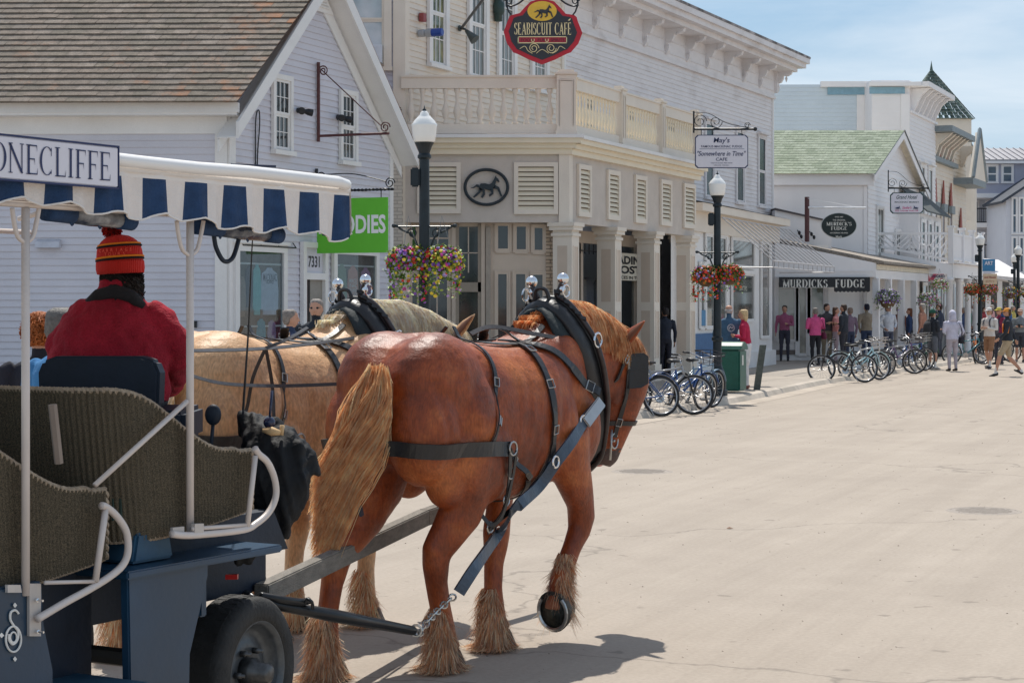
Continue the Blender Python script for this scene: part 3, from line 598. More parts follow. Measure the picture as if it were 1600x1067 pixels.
# green banner sign, hangs across
gr = MB(M('banner_green', (.13, .52, .035), .5, .03)); c0 = HG.P(a, 0, .08); c1 = HG.P(a, 0, 1.50); T = V((0, 0, 1)); ud = (c1 - c0).normalized(); tk = ud.cross(T) * .02
gr.obox(V((c0.x, c0.y, za - 1.12)), V((c1.x - c0.x, c1.y - c0.y, 0)), tk, V((0, 0, .98))); gro = gr.build('banner_sign', tagd=('bright green banner lettered HOODIES in white, hanging above the shop door', 'banner'))
x = MB(M('sign_white', (.85, .85, .85), .5, .02)); face = -(tk.normalized()); fo = (c0 + c1) / 2
nn = ud.cross(V((0, 0, 1))); text_mb(x, 'HOODIES', V((fo.x, fo.y, za - .60)) + nn * .012, ud, (0, 0, 1), .32, .012, width=1.34, bold=.03); x.build('lettering', None, gro)
x = MB(blk)
for k in (.1, .9): q = lerp(c0, c1, k); x.tube([V((q.x, q.y, za)), V((q.x, q.y, za - .14))], .01, 5)
x.build('hanging_hook', None, gro)
x = MB(M('blue_steel', (.04, .05, .09), .5)); a, z = HG.at(357, 256); x.tube([HG.P(.05, z, .05), HG.P(.05, z - .15, .05)], .02, 6); x.tube([HG.P(.05, z - .02, .05), HG.P(.3, z - .05, .75)], .02, 6); x.build('awning_arm', None, A)

# ---------------- B: cream cafe with porch and balcony -----------------------
CW = Wall((-2.25, 39.62), (1.25, 47.43))              # upper street wall
CS = Wall((-12, 39.62), (-2.25, 39.62))               # side wall facing us
TOP = 11.2
Bc = thing('cafe_building', 'cream two storey cafe with balcony porch and louvred frieze', 'building', (-2.25, 39.62, .12))
x = MB(cream); clapboard(x, CW, 5.3, TOP, .2, CW.L - .14, h=.125); x.poly(CW.P(0, .12), CW.P(CW.L, .12), CW.P(CW.L, TOP), CW.P(0, TOP))
x.use(M('grey_lavender_shaded_siding', (.50, .50, .57), .55, .05, 1.2, .1, 90)); clapboard(x, CS, .12, TOP, 0, CS.L - .2, h=.125); x.poly(CS.P(0, .12), CS.P(CS.L, .12), CS.P(CS.L, TOP), CS.P(0, TOP)); x.build('wall', None, Bc)  # side wall's shade is put into its grey lavender siding colour
x = MB(cream); CW.box(x, 0, .2, 5.3, TOP, 0, .05); x.build('corner_board', None, Bc); x = MB(cream); CW.box(x, CW.L - .14, CW.L, 5.3, TOP, 0, .05); x.build('corner_board', None, Bc); x = MB(cream); CS.box(x, CS.L - .2, CS.L + .05, .12, TOP, 0, .05); x.build('corner_board', None, Bc)
x = MB(M('roof_tar', (.1, .1, .1), .9)); x.prism([CW.P(0, TOP), CW.P(CW.L, TOP), CW.P(CW.L, TOP, -9), CW.P(0, TOP, -9)], (0, 0, .1)); x.build('roof', None, Bc)
for x0, x1, yt, yb, g in ((671, 692, -60, 98, gglass), (733, 755, -45, 117, cglass), (779, 799, -30, 132, cglass), (831, 850, 0, 137, cglass)):
    wpx(CW, Bc, x0, x1, yt, yb, frame=white, glass=g, rows=2, cols=3, depth=.07, tr=.16)
# window with blind and air conditioner on the side wall
f_ = wpx(CS, Bc, 540, 600, -40, 104, frame=cream, glass=M('pale_blind_glass', (.40, .47, .50), .12, .25, 2.2, .02, 2, spec=.7, col2=(.62, .64, .66), c2lo=.45, c2hi=.6), rows=1, cols=1, depth=.07, tr=.16)
x = MB(M('ac_case', (.62, .66, .72), .5, .1)); a, z = CS.at(572, 103); a2 = CS.at(598, 103)[0]; CS.box(x, a - .06, a2, z + .03, z + .4, .03, .3); x.use(dark_in)
for k in range(6): CS.box(x, a, a2 - .25, z + .08 + k * .05, z + .1 + k * .05, .3, .304)
x.use(dark_in); CS.box(x, a - .35, a - .08, z + .03, z + .36, .04, .06); x.build('air_conditioner', None, Bc, bevel=.008)
x = MB(blk); x.tube([CS.P(CS.L - .05, 5.2, .15), CS.P(CS.L - .05, 5.9, .15)], .03, 8); x.tube([CS.P(CS.L - .05, 5.9, .15), CS.P(CS.L - .55, 6.25, .2)], .035, 8); x.build('drain_pipe', None, Bc)
# fire alarm, blue cctv, floodlights
a, z = CW.at(654, 28); x = MB(M('alarm_red', (.30, .07, .07), .5)); CW.box(x, a - .06, a + .1, z - .09, z + .09, .03, .14); x.build('alarm_bell', None, Bc, bevel=.01)
a, z = CW.at(652, 53); x = MB(M('beacon_grey', (.35, .37, .4), .4)); x.lathe(CW.P(a, z, .05), [(.08, 0), (.08, .12), (.06, .14)], 12, CW.N); x.lathe(CW.P(a, z, .19), [(.05, 0), (.09, .03), (.09, .16)], 12, CW.N); x.use(M('beacon_blue', (.02, .06, .3), .3)); x.lathe(CW.P(a, z, .35), [(.085, 0), (.085, .22), (.07, .24)], 12, CW.N); x.build('beacon_light', None, Bc)
a, z = CW.at(715, 45); x = MB(M('lamp_green_grey', (.07, .085, .085), .4)); c = CW.P(a, z, .04); x.lathe(c, [(.07, 0), (.07, .03)], 10, CW.N); x.tube([c, c + CW.N * .14 + V((0, 0, -.02)), c + CW.N * .2 + V((0, 0, -.1))], .025, 8); x.lathe(c + CW.N * .17 + V((0, 0, -.06)), [(.04, 0), (.05, .05), (.12, .3), (.11, .3)], 14, CW.N + V((0, 0, -1.0))); x.build('flood_light', None, Bc, smooth=True)
a, z = CW.at(771, 0); x = MB(M('lamp_green', (.03, .06, .055), .4)); x.tube([CW.P(a, z - .5, .12), CW.P(a, z + .6, .12)], .09, 10); x.lathe(CW.P(a, z - .3, .14), [(.04, -.1), (.13, 0), (.13, .2), (.05, .3)], 12, (0, 0, 1)); x.build('lantern', None, Bc, smooth=True)
# porch box
K = V((1.135, 39.6)); PL = Wall((-2.28, 39.6), (K.x, K.y)); PS = Wall((K.x, K.y), (4.53, 47.7)); z0, z1 = 3.58, 5.06
x = MB(taupe); PL.box(x, 0, PL.L - .0, z0, z1, -.25, 0); PS.box(x, 0.0, PS.L, z0, z1, -.25, 0)
x.prism([PL.P(0, 4.9, -.25), PL.P(PL.L - .3, 4.9, -.25), PS.P(PS.L, 4.9, -.25), CW.P(CW.L, 4.9, .02), CW.P(.1, 4.9, .02)], (0, 0, .1)); x.build('porch_frieze', None, Bc)
x = MB(cream); PL.box(x, PL.L - .17, PL.L + .045, z0 - .002, z1, 0.003, .05); PS.box(x, -.003, .2, z0 - .002, z1, 0.003, .05); x.build('corner_board', None, Bc)
x = MB(creamy)
for o, za_, zb_ in ((.10, 4.98, 5.1), (.17, 5.1, 5.2), (.28, 5.2, 5.30)):
    PL.box(x, -.02, PL.L + o, za_, zb_, 0, o); PS.box(x, -.0, PS.L + .25, za_, zb_, -.0, o + .001)
x.use(white); PL.box(x, -.02, PL.L + .34, 5.30, 5.37, -.3, .34); PS.box(x, -.0, PS.L + .3, 5.301, 5.372, -.3, .342); x.build('porch_cornice', None, Bc)
x = MB(M('porch_deck', (.55, .5, .45), .8)); x.prism([PL.P(0, 5.31, -.1), PL.P(PL.L - .1, 5.31, -.1), PS.P(PS.L, 5.31, -.1), CW.P(CW.L, 5.31, .03), CW.P(.1, 5.31, .03)], (0, 0, .03)); x.build('balcony_deck', None, Bc)
def louver(w, parent, x0, x1, yt, yb, tr=.09, n=9):
    a0, zt = w.at(x0, yt); a1, _ = w.at(x1, yt); _, zb = w.at(x0, yb); f = MB(cream)
    w.box(f, a0, a0 + tr, zb, zt, .003, .06); w.box(f, a1 - tr, a1, zb, zt, .003, .06); w.box(f, a0 + tr, a1 - tr, zb, zb + tr, .003, .06); w.box(f, a0 + tr, a1 - tr, zt - tr, zt, .003, .06)
    fo = f.build('louvre_frame', None, parent); s = MB(creamy); h = (zt - zb - 2 * tr) / n
    for i in range(n):
        z = zb + tr + i * h; s.poly(w.P(a0 + tr, z, .05), w.P(a1 - tr, z, .05), w.P(a1 - tr, z + h * .8, .008), w.P(a0 + tr, z + h * .8, .008)); s.poly(w.P(a0 + tr, z + .012, .05), w.P(a1 - tr, z + .012, .05), w.P(a1 - tr, z, .05), w.P(a0 + tr, z, .05))
    s.build('slats', None, fo); b = MB(M('louvre_dark', (.16, .13, .11), .9)); w.box(b, a0 + tr, a1 - tr, zb + tr, zt - tr, .002, .006); b.build('louvre_back', None, fo)
louver(PL, Bc, 652, 720, 254, 334); louver(PL, Bc, 803, 872, 254, 335)
for x0, x1, yt, yb in ((901, 921, 256, 338), (947, 966, 265, 343), (990, 1008, 273, 348), (1030, 1047, 280, 352), (1066, 1084, 286, 356)): louver(PS, Bc, x0, x1, yt, yb, tr=.1)
# oval horse medallion
def horse_shape(mb, c, ux, uz, s, depth, bold=1.0):
    """small running horse silhouette built of extruded pieces"""
    ux, uz = V(ux), V(uz); n = ux.cross(uz).normalized()
    outs = [[(-.40, .02), (-.30, .16), (-.1, .16), (.08, .12), (.2, .18), (.30, .34), (.36, .46), (.40, .52), (.41, .43), (.50, .36), (.56, .24), (.52, .21), (.42, .28), (.38, .2), (.36, .06), (.32, -.06), (.1, -.14), (-.12, -.08), (-.3, -.14), (-.38, -.08)],
            [(-.38, .10), (-.5, .12), (-.62, .02), (-.78, -.04), (-.62, -.05), (-.5, .02), (-.38, -.02)],
            [(-.36, -.02), (-.42, -.2), (-.56, -.32), (-.66, -.42), (-.60, -.46), (-.48, -.38), (-.34, -.25), (-.22, -.1)],
            [(-.24, -.1), (-.2, -.28), (-.3, -.42), (-.22, -.48), (-.1, -.32), (-.12, -.1)],
            [(.12, -.1), (.18, -.26), (.06, -.34), (.1, -.42), (.28, -.3), (.28, -.08)],
            [(.26, -.04), (.46, -.1), (.54, -.28), (.62, -.42), (.68, -.38), (.62, -.22), (.54, 0), (.36, .08)]]
    for o in outs: mb.prism([V(c) + ux * (p * s) + uz * (q * s * 1.05) for p, q in o], n * depth)
md = MB(M('medallion_dark', (.018, .028, .036), .5)); a, z = PL.at(760, 293); rx, rz = .44, .36
md.tube([PL.P(a + math.cos(t * .1309) * rx, z + math.sin(t * .1309) * rz, .07) for t in range(48)], .032, 8, closed=True)
horse_shape(md, PL.P(a + .02, z - .0, .04), PL.U, (0, 0, 1), .45, .04)
for t in (.6, 2.5, 3.8, 5.6): md.tube([PL.P(a + math.cos(t) * rx, z + math.sin(t) * rz, .0), PL.P(a + math.cos(t) * rx, z + math.sin(t) * rz, .07)], .018, 6)
md.build('horse_medallion', None, None, tagd=('dark oval medallion with a running horse on the taupe porch frieze', 'sign'))
# balustrade
def baluster(mb, p, h, r=.05, n=10): mb.lathe(p, [(r, 0), (r, .06 * h), (r * .6, .1 * h), (r * .75, .16 * h), (r * 1.35, .32 * h), (r * 1.2, .42 * h), (r * .6, .6 * h), (r * .5, .68 * h), (r * .75, .78 * h), (r * .55, .84 * h), (r, .92 * h), (r, h)], n)
zb = 5.40; pr = MB(cream)
segs = [(PL, .0, PL.L - .16)] + [(PS, lerp(.28, PS.L - .1, k / 3) + (.13 if k else 0), lerp(.28, PS.L - .1, (k + 1) / 3) - .13) for k in range(3)]
rl = MB(cream)
for w, s0, s1 in segs:
    w.box(rl, s0, s1, zb, zb + .2, -.02, .1); w.box(rl, s0, s1, zb + .93, zb + 1.16, -.03, .11); w.box(rl, s0, s1, zb + 1.16, zb + 1.2, -.06, .14)
rl.build('balcony_rail', None, Bc)
for w, s0, s1 in segs:
    nb = 13 if w is PL else 13
    for k in range(nb):
        q = MB(creamy if w is not PL else cream); baluster(q, w.P(lerp(s0 + .08, s1 - .08, (k + .5) / nb), zb + .2, .04), .73, .062 if w is PL else .042); q.build('baluster', None, Bc, smooth=True)  # street-side balusters yellower: light from behind put into their colour
def newel(w, s, big=False):
    q = MB(cream); hw = .2 if big else .13
    w.box(q, s - hw, s + hw, zb - .03, zb + 1.2, .04 - hw, .04 + hw); w.box(q, s - hw - .03, s + hw + .03, zb + 1.2, zb + 1.25, .01 - hw, .07 + hw); w.box(q, s - hw + .04, s + hw - .04, zb + 1.25, zb + 1.31, .08 - hw, -.0 + hw)
    w.box(q, s - hw - .02, s + hw + .02, zb - .03, zb + .05, .02 - hw, .06 + hw)
    for zz in ((zb + .15, zb + 1.1),):
        w.box(q, s - hw + .05, s - hw + .075, zz[0], zz[1], .04 + hw, .055 + hw); w.box(q, s + hw - .075, s + hw - .05, zz[0], zz[1], .04 + hw, .055 + hw); w.box(q, s - hw + .075, s + hw - .075, zz[1] - .03, zz[1], .04 + hw, .055 + hw)
    q.build('newel_post', None, Bc, bevel=.008)
newel(PL, PL.L - .02, True)
for k in (1, 2, 3): newel(PS, lerp(.28, PS.L - .1, k / 3))
# porch posts: panelled square pillars
def post(w, s, hw, name='porch_post'):
    q = MB(cream); w.box(q, s - hw, s + hw, .12, 3.42, -hw * 2 + .12, .12); 
    for e, za_, zb_ in ((.03, 3.30, 3.36), (.06, 3.42, 3.50), (.09, 3.50, 3.58)): w.box(q, s - hw - e, s + hw + e, za_, zb_, -hw * 2 + .12 - e, .12 + e)
    w.box(q, s - hw - .03, s + hw + .03, .12, .5, -hw * 2 + .09, .15)
    po = q.build(name, None, Bc); q = MB(trimtan)
    for za_, zb_ in ((.65, 1.75), (1.95, 3.1)):
        w.box(q, s - hw + .1, s + hw - .1, za_, zb_, .12, .123); q.poly(*[w.P(s - hw - .0025, zz, oo) for zz, oo in ((za_, .12 - 2 * hw + .1), (za_, .02), (zb_, .02), (zb_, .12 - 2 * hw + .1))])
    q.build('post_panel', None, po)
    q = MB(cream)
    for za_, zb_ in ((.65, 1.75), (1.95, 3.1)):
        for s0, s1 in ((s - hw + .075, s - hw + .1), (s + hw - .1, s + hw - .075)): w.box(q, s0, s1, za_, zb_, .12, .135)
        w.box(q, s - hw + .1, s + hw - .1, zb_ - .02, zb_ + .01, .12, .135)
    q.build('panel_moulding', None, po)
for px, hw in ((886, .21), (958, .21), (1019, .21), (1075, .22)): post(PS, PS.at(px)[0] if px > 886 else .17, hw)
# frontage on the left, under the porch, facing us
FL = PL.off(-.35)
x = MB(brick_cream); x.cbox((-2.42, 39.55, 2.72), .34, .35, 5.2); x.build('brick_pier', None, Bc)
x = MB(trimtan); FL.box(x, 0, 3.2, .12, 3.6, -.06, 0)
x.build('shopfront_wall', None, Bc)
def pxl(w, x0, x1, y0, y1): a0 = w.at(x0)[0]; a1 = w.at(x1)[0]; return a0, a1, w.at(x0, y1)[1], w.at(x0, y0)[1]
for x0, x1, y0, y1, c_, r_ in ((641, 653, 352, 394, 1, 2), (664, 704, 349, 396, 2, 2), (641, 655, 426, 545, 1, 1), (664, 702, 424, 545, 2, 1), (775, 797, 350, 392, 1, 1), (804, 825, 351, 393, 1, 1), (832, 851, 353, 394, 1, 1), (775, 795, 425, 545, 1, 1), (803, 824, 425, 545, 1, 1), (830, 851, 426, 545, 1, 1)):
    a0, a1, zb_, zt = pxl(FL, x0, x1, y0, y1); window(Bc, FL, a0, a1, max(zb_, .6), zt, trimtan, dglass, tr=.03, cols=c_, rows=r_, sash=False, sill=False, depth=.04, o=.006, bar=.03)
a0, a1, _, zt = pxl(FL, 712, 752, 350, 500); x = MB(trimtan); FL.box(x, a0 - .08, a0, .12, zt + .02, .0, .07); FL.box(x, a1, a1 + .08, .12, zt + .02, 0, .07); do = x.build('door', None, Bc)
x = MB(M('door_leaf_brown', (.33, .27, .21), .5, .1)); FL.box(x, a0, a1, 2.15, 2.35, .001, .05); FL.box(x, a0, a0 + .07, .12, 3.55, .001, .05); FL.box(x, a1 - .07, a1, .12, 3.55, .001, .05); FL.box(x, a0 + .07, a1 - .07, .12, .45, .001, .05); x.build('door_leaf', None, do)
x = MB(M('door_glass', (.02, .028, .026), .07, .3, spec=.7)); FL.box(x, a0 + .07, a1 - .07, .45, 2.15, .01, .02); FL.box(x, a0 + .07, a1 - .07, 2.35, 3.5, .01, .02); x.use(trimtan); am = (a0 + a1) / 2; FL.box(x, am - .012, am + .012, 2.55, 3.5, .02, .03); FL.box(x, a0 + .07, a1 - .07, 2.95, 2.97, .02, .03); x.build('pane', None, do)
x = MB(M('door_open_edge', (.40, .34, .28), .5)); a = FL.at(763)[0]; FL.box(x, a - .05, a + .05, .12, 3.5, .0, .1); x.build('door_jamb', None, Bc)
x = MB(brick_tan); a = FL.at(853)[0]; FL.box(x, a, a + .22, .12, 3.55, -.3, .05); x.build('brick_pier', None, Bc)
# street-side shopfront behind the posts
FS = PS.off(-1.25)
x = MB(dark_in); x.poly(FS.P(1.0, .12, -1.8), FS.P(FS.L, .12, -1.8), FS.P(FS.L, 3.58, -1.8), FS.P(1.0, 3.58, -1.8)); x.use(trimtan); FS.box(x, 1.0, FS.L, .12, .7, -.1, 0); FS.box(x, 1.0, FS.L, 3.3, 3.58, -.1, 0)
for s in (1.05, 2.6, 4.2, 5.9, 8.0): FS.box(x, s - .07, s + .07, .7, 3.3, -.1, 0)
x.build('shopfront_wall', None, Bc)
x = MB(cg); FS.box(x, 1.1, FS.L, .7, 3.3, -.05, -.044); x.build('shop_window_glass', None, Bc)
random.seed(5)
for k, (s, cc) in enumerate(((1.3, (.3, .25, .2)), (1.9, (.12, .05, .04)), (2.6, (.25, .07, .06)), (3.4, (.16, .17, .14)), (4.6, (.1, .1, .12)), (5.3, (.3, .2, .22)), (6.4, (.5, .45, .5)), (7.2, (.3, .3, .35)))):
    q = MB(fabric('stock%d' % k, cc)); q.limb([(FS.P(s, 1.1, -.7), .28, .12), (FS.P(s, 1.9, -.7), .3, .14), (FS.P(s, 2.35, -.7), .32, .12), (FS.P(s, 2.55, -.7), .08, .06)], 10, FS.U); q.build('mannequin_jacket', None, Bc, smooth=True)
# dark ceiling lamps/cage above the stock
x = MB(blk)
for k in range(16): s = .6 + k * .28; x.tube([FS.P(s, 3.28, .05), FS.P(s, 3.05, .05)], .012, 5)
x.tube([FS.P(.5, 3.12, .05), FS.P(5, 3.12, .05)], .015, 5); x.build('iron_grille', None, Bc)
# trading post board
sx0, sx1 = FS.at(942, o=.25)[0], FS.at(1012, o=.25)[0]; zc = 2.72
x = MB(M('board_cream', (.66, .62, .52), .6, .06, 4)); FS.box(x, sx0, sx1, 2.47, 3.12, .22, .26); bo = x.build('hanging_sign', tagd=('cream board lettered TRADING POST in black between two porch posts', 'sign'))
x = MB(blk); text_mb(x, 'TRADING', FS.P((sx0 + sx1) / 2, 2.96, .263), FS.U, (0, 0, 1), .19, .003, width=(sx1 - sx0) * .9, bold=.035); text_mb(x, 'POST', FS.P((sx0 + sx1) / 2 + .12, 2.73, .263), FS.U, (0, 0, 1), .18, .003, width=(sx1 - sx0) * .6, bold=.035); text_mb(x, 'BEST PRICES IN TOWN', FS.P((sx0 + sx1) / 2, 2.54, .263), FS.U, (0, 0, 1), .075, .003, width=(sx1 - sx0) * .92, bold=.02); x.build('lettering', None, bo)
x = MB(M('doormat_wall_blue', (.08, .13, .27), .6)); s0 = FS.at(1038)[0]; FS.box(x, s0 - .1, FS.L + .5, .12, 1.25, .0, .05); x.build('blue_stallriser', None, Bc)

# SEABISCUIT projecting sign --------------------------------------------------
sg = thing('projecting_sign', 'black and red shaped sign lettered SEABISCUIT CAFÉ hanging from a scrolled bracket', 'sign', P(847, 50, 37.0))
Ys = 37.0; k_ = Ys / F
def sp(px, py, dy=0): return P(px, py, Ys + dy)
out = [(847, -3), (866, 3), (877, 14), (884, 22), (897, 24), (901, 27), (903, 34), (910, 52), (904, 68), (892, 82), (886, 84), (868, 93), (847, 101), (826, 93), (808, 84), (802, 82), (792, 68), (787, 50), (793, 34), (796, 26), (800, 24), (812, 21), (819, 13), (829, 3)]
osp = [sp(*p) for p in out]; cc = sp(847, 48)
def prismoid(mb, pts, dy, f=1.0, y0=0): p = [cc + (q - cc) * f + V((0, y0, 0)) for q in pts]; mb.prism(p, (0, dy, 0))
x = MB(M('sign_red', (.50, .015, .03), .4)); prismoid(x, osp, .06); rim = x.build('sign_board', None, sg)
x = MB(M('sign_black', (.035, .035, .042), .45)); prismoid(x, osp, .01, .87, -.008); x.build('black_panel', None, sg)
x = MB(M('sign_gold', (.80, .48, .05), .4)); ring = [sp(847 + 23 * math.cos(t * .2618), 18 + 15.5 * math.sin(t * .2618)) for t in range(24)]; x.prism([p + V((0, -.014, 0)) for p in ring], (0, .012, 0)); x.build('gold_oval', None, sg)
x = MB(M('sign_black', (.03, .03, .04))); horse_shape(x, sp(850, 19) + V((0, -.022, 0)), (1, 0, 0), (0, 0, 1), .26, -.004 * 0 + .006)
x.build('horse_emblem', None, sg)
x = MB(M('sign_pale_gold', (.85, .68, .38), .4)); serif_mb(x, 'SEABISCUIT CAFE', sp(848, 45.5) + V((0, -.012, 0)), (1, 0, 0), (0, 0, 1), .235, width=1.10, weight=1.5, depth=.006, track=.04); x.poly(*[sp(*q) + V((0, -.02, 0)) for q in ((887, 33), (890, 33), (892, 30), (890, 30))]); x.build('lettering', None, sg)
x = MB(M('sign_pale_gold'))
for x0, y0, x1, y1 in ((809, 57.5, 886, 58.8), (809, 67, 886, 68.3), (809, 57.5, 810.3, 68), (884.7, 57.5, 886, 68)): x.box(sp(x0, y1) + V((0, -.016, 0)), sp(x1, y0) + V((0, -.010, 0)))
for cx in (832.5, 854.5): x.tube([sp(cx + math.cos(R(q)) * 2.2, 63 - math.sin(R(q)) * -3.0) + V((0, -.02, 0)) for q in range(-30, 215, 20)], .008, 5)
for cx, s in ((834, 1), (861, -1)):
    scroll(x, sp(cx, 76) + V((0, -.015, 0)), V((1, 0, 0)), V((0, 0, 1)), .10, 1.7, .008, s); 
    x.tube(spline([sp(cx - s * 2, 84) + V((0, -.015, 0)), sp(cx - s * 9, 80) + V((0, -.015, 0)), sp(cx - s * 14, 73) + V((0, -.015, 0)), sp(cx - s * 22, 77) + V((0, -.015, 0))], 6), .007, 5)
x.tube(spline([sp(838, 84) + V((0, -.015, 0)), sp(847, 78) + V((0, -.015, 0)), sp(857, 84) + V((0, -.015, 0))], 6), .007, 5); x.build('gold_scrollwork', None, sg)
x = MB(M('sign_red2', (.42, .02, .04), .4)); x.box(sp(811, 66.6) + V((0, -.012, 0)), sp(884, 59.2) + V((0, -.009, 0))); x.build('red_band', None, sg)
x = MB(M('sign_darkred', (.12, .01, .02), .4)); text_mb(x, 'FOOD   FUN   SPIRITS', sp(848, 63) + V((0, -.013, 0)), (1, 0, 0), (0, 0, 1), .06, .002, width=.84, bold=.02); x.build('band_lettering', None, sg)
x = MB(blk)
for s in (-1, 1):
    q = [sp(847 + s * 48, 24), sp(847 + s * 52, 19), sp(847 + s * 56, 8), sp(847 + s * 56, -6)]; x.tube(q, .016, 6)
    x.tube(spline([sp(847 + s * 20, -10), sp(847 + s * 34, 4), sp(847 + s * 48, 10), sp(847 + s * 57, 8)], 6), .018, 6); scroll(x, sp(847 + s * 52, 2), V((s, 0, 0)), V((0, 0, 1)), .08, 1.4, .012)
x.tube([sp(760, -14), sp(930, -14)], .03, 8); a, zq = CW.at(741, -14); pz = CW.P(a, zq, 0); x.tube([sp(765, -14), V((CW.P(CW.at(720)[0], 0).x, CW.P(CW.at(720)[0], 0).y, sp(0, -14).z))], .03, 8)
x.build('bracket', None, sg)
# ---------------- D: white hall with bracketed cornice -----------------------
DW = Wall((1.25, 47.43), (8.68, 64.0))
D = thing('bracketed_hall', 'long white clapboard hall with deep cornice on scrolled brackets', 'building', (1.25, 47.43, .12))
x = MB(white_old); clapboard(x, DW, 4.3, 8.72, .1, DW.L - .12, h=.13); x.poly(DW.P(0, .12), DW.P(DW.L, .12), DW.P(DW.L, 10), DW.P(0, 10)); x.poly(DW.P(DW.L, .12), DW.P(DW.L, 10), DW.P(DW.L, 10, -10), DW.P(DW.L, .12, -10)); x.build('wall', None, D)
x = MB(white); DW.box(x, DW.L - .14, DW.L + .03, 4.3, 8.74, 0, .05); DW.box(x, -.0, .1, 5.4, 8.74, 0, .052); x.build('corner_board', None, D)
cz = 10.12
x = MB(white_old); DW.box(x, 0, DW.L + .06, 8.74, 8.82, 0, .11); DW.box(x, 0, DW.L + .04, 8.82, 9.75, 0, .06); DW.box(x, 0, DW.L + .5, 9.66, 9.80, .06, .72)
DW.box(x, -.2, DW.L + .75, 9.80, 9.95, 0, .95); DW.box(x, -.2, DW.L + .85, 9.95, cz, 0, 1.05)
for zz in (9.0, 9.35): DW.box(x, 0, DW.L, zz, zz + .02, .06, .085)
x.build('cornice', None, D)
x = MB(M('weathered_roof_edge', (.16, .15, .15), .9, .5, 5, .4, 30, col2=(.45, .42, .42))); x.prism([DW.P(-.2, cz, 1.07), DW.P(DW.L + .88, cz, 1.07), DW.P(DW.L + .88, cz + .5, -9), DW.P(-.2, cz + .5, -9)], (0, 0, .07)); x.build('roof', None, D)
for px in (925, 966, 1003, 1037, 1070, 1101, 1130, 1158, 1184):
    s = DW.at(px)[0]; q = MB(white_old); pr_ = [(.06, 8.98), (.10, 8.95), (.17, 9.05), (.19, 9.18), (.16, 9.27), (.26, 9.30), (.33, 9.42), (.34, 9.52), (.48, 9.50), (.60, 9.56), (.64, 9.66), (.06, 9.66)]
    q.prism([DW.P(s - .09, z, o) for o, z in pr_], DW.U * .18); scroll(q, DW.P(s - .1, 9.14, .12), DW.N, V((0, 0, 1)), .05, 1.2, .014); scroll(q, DW.P(s - .1, 9.52, .42), DW.N, V((0, 0, 1)), .07, 1.2, .016); q.build('cornice_bracket', None, D)
s = DW.L - .1; q = MB(white_old); q.prism([DW.P(s + .2, z, o) for o, z in pr_], DW.U * .14); q.prism([DW.P(s + .05 + o, z, .02) for o, z in pr_], DW.N * .14); q.lathe(DW.P(s + .72, 9.66, .3), [(.03, 0), (.06, -.06), (.02, -.12), (.05, -.18), (.01, -.3)], 10); q.build('corner_bracket', None, D)
for px, hw in ((919, .33), (984, .33), (1046, .33), (1107, .36), (1155, .36), (1189, .36)):
    s = DW.at(px)[0]; window(D, DW, s - hw, s + hw, 5.15, 7.35, white_old, M('shuttered_glass', (.03, .06, .065), .25, .4, 2), cols=1, rows=1, tr=.1, hood=.1, depth=.05)
x = MB(white); s = DW.at(1150)[0]; 
# lean-to shop
LW = Wall((4.55, 48.5), (7.75, 57.2)); bx = LW.L
x = MB(white); x.poly(LW.P(-2, .12), LW.P(bx, .12), LW.P(bx, 4.3), LW.P(-2, 4.3)); x.poly(LW.P(bx, .12), LW.P(bx, 4.3), LW.P(bx, 4.3, -2), LW.P(bx, .12, -2)); LW.box(x, -.3, bx, .12, .55, 0, .12); x.build('shop_wall', None, D)
x = MB(cream); LW.box(x, -.4, bx + .8, 4.25, 4.45, -.2, .38); LW.box(x, -.4, bx + .6, 3.75, 4.25, -.1, .1); x.use(M('grey_shingle', (.25, .24, .25), .9, .3, 9, .4, 40)); x.poly(LW.P(-.4, 4.46, .42), LW.P(bx + .9, 4.46, .42), LW.P(bx + .9, 4.95, -2), LW.P(-.4, 4.95, -2)); x.build('shop_cornice', None, D)
def shopw(parent, w, x0, x1, zb, zt, glass, fr=white, c=1, r=1, **k): return window(parent, w, w.at(x0)[0], w.at(x1)[0], zb, zt, fr, glass, cols=c, rows=r, sash=False, sill=False, tr=.1, **k)
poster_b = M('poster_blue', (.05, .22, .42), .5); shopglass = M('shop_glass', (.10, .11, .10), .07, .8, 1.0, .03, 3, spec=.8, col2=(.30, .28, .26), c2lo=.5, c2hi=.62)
for a_, b_, zb_, zt_ in ((1092, 1098, 1.3, 2.9), (1101, 1113, 1.3, 2.9), (1117, 1132, .7, 2.9), (1142, 1176, 1.45, 2.75), (1142, 1176, 2.95, 3.7), (1188, 1200, .95, 3.7), (1101, 1112, 3.05, 3.7), (1118, 1132, 3.05, 3.7)): shopw(D, LW, a_, b_, zb_, zt_, shopglass)
x = MB(M('pale_lettering', (.6, .6, .5), .6)); text_mb(x, 'BAXTERS', LW.P(LW.at(1158)[0], 2.35, .06), LW.U, (0, 0, 1), .14, .003, width=.9); x.build('lettering', None, D)
x = MB(M('stall_blue', (.05, .14, .30), .6)); LW.box(x, -.4, LW.at(1114)[0], .125, 1.15, .02, .06); x.build('blue_stallriser', None, D)
x = MB(poster_b); LW.box(x, LW.at(1092)[0], LW.at(1098)[0], 1.35, 1.75, .07, .08); x.build('poster', None, D)
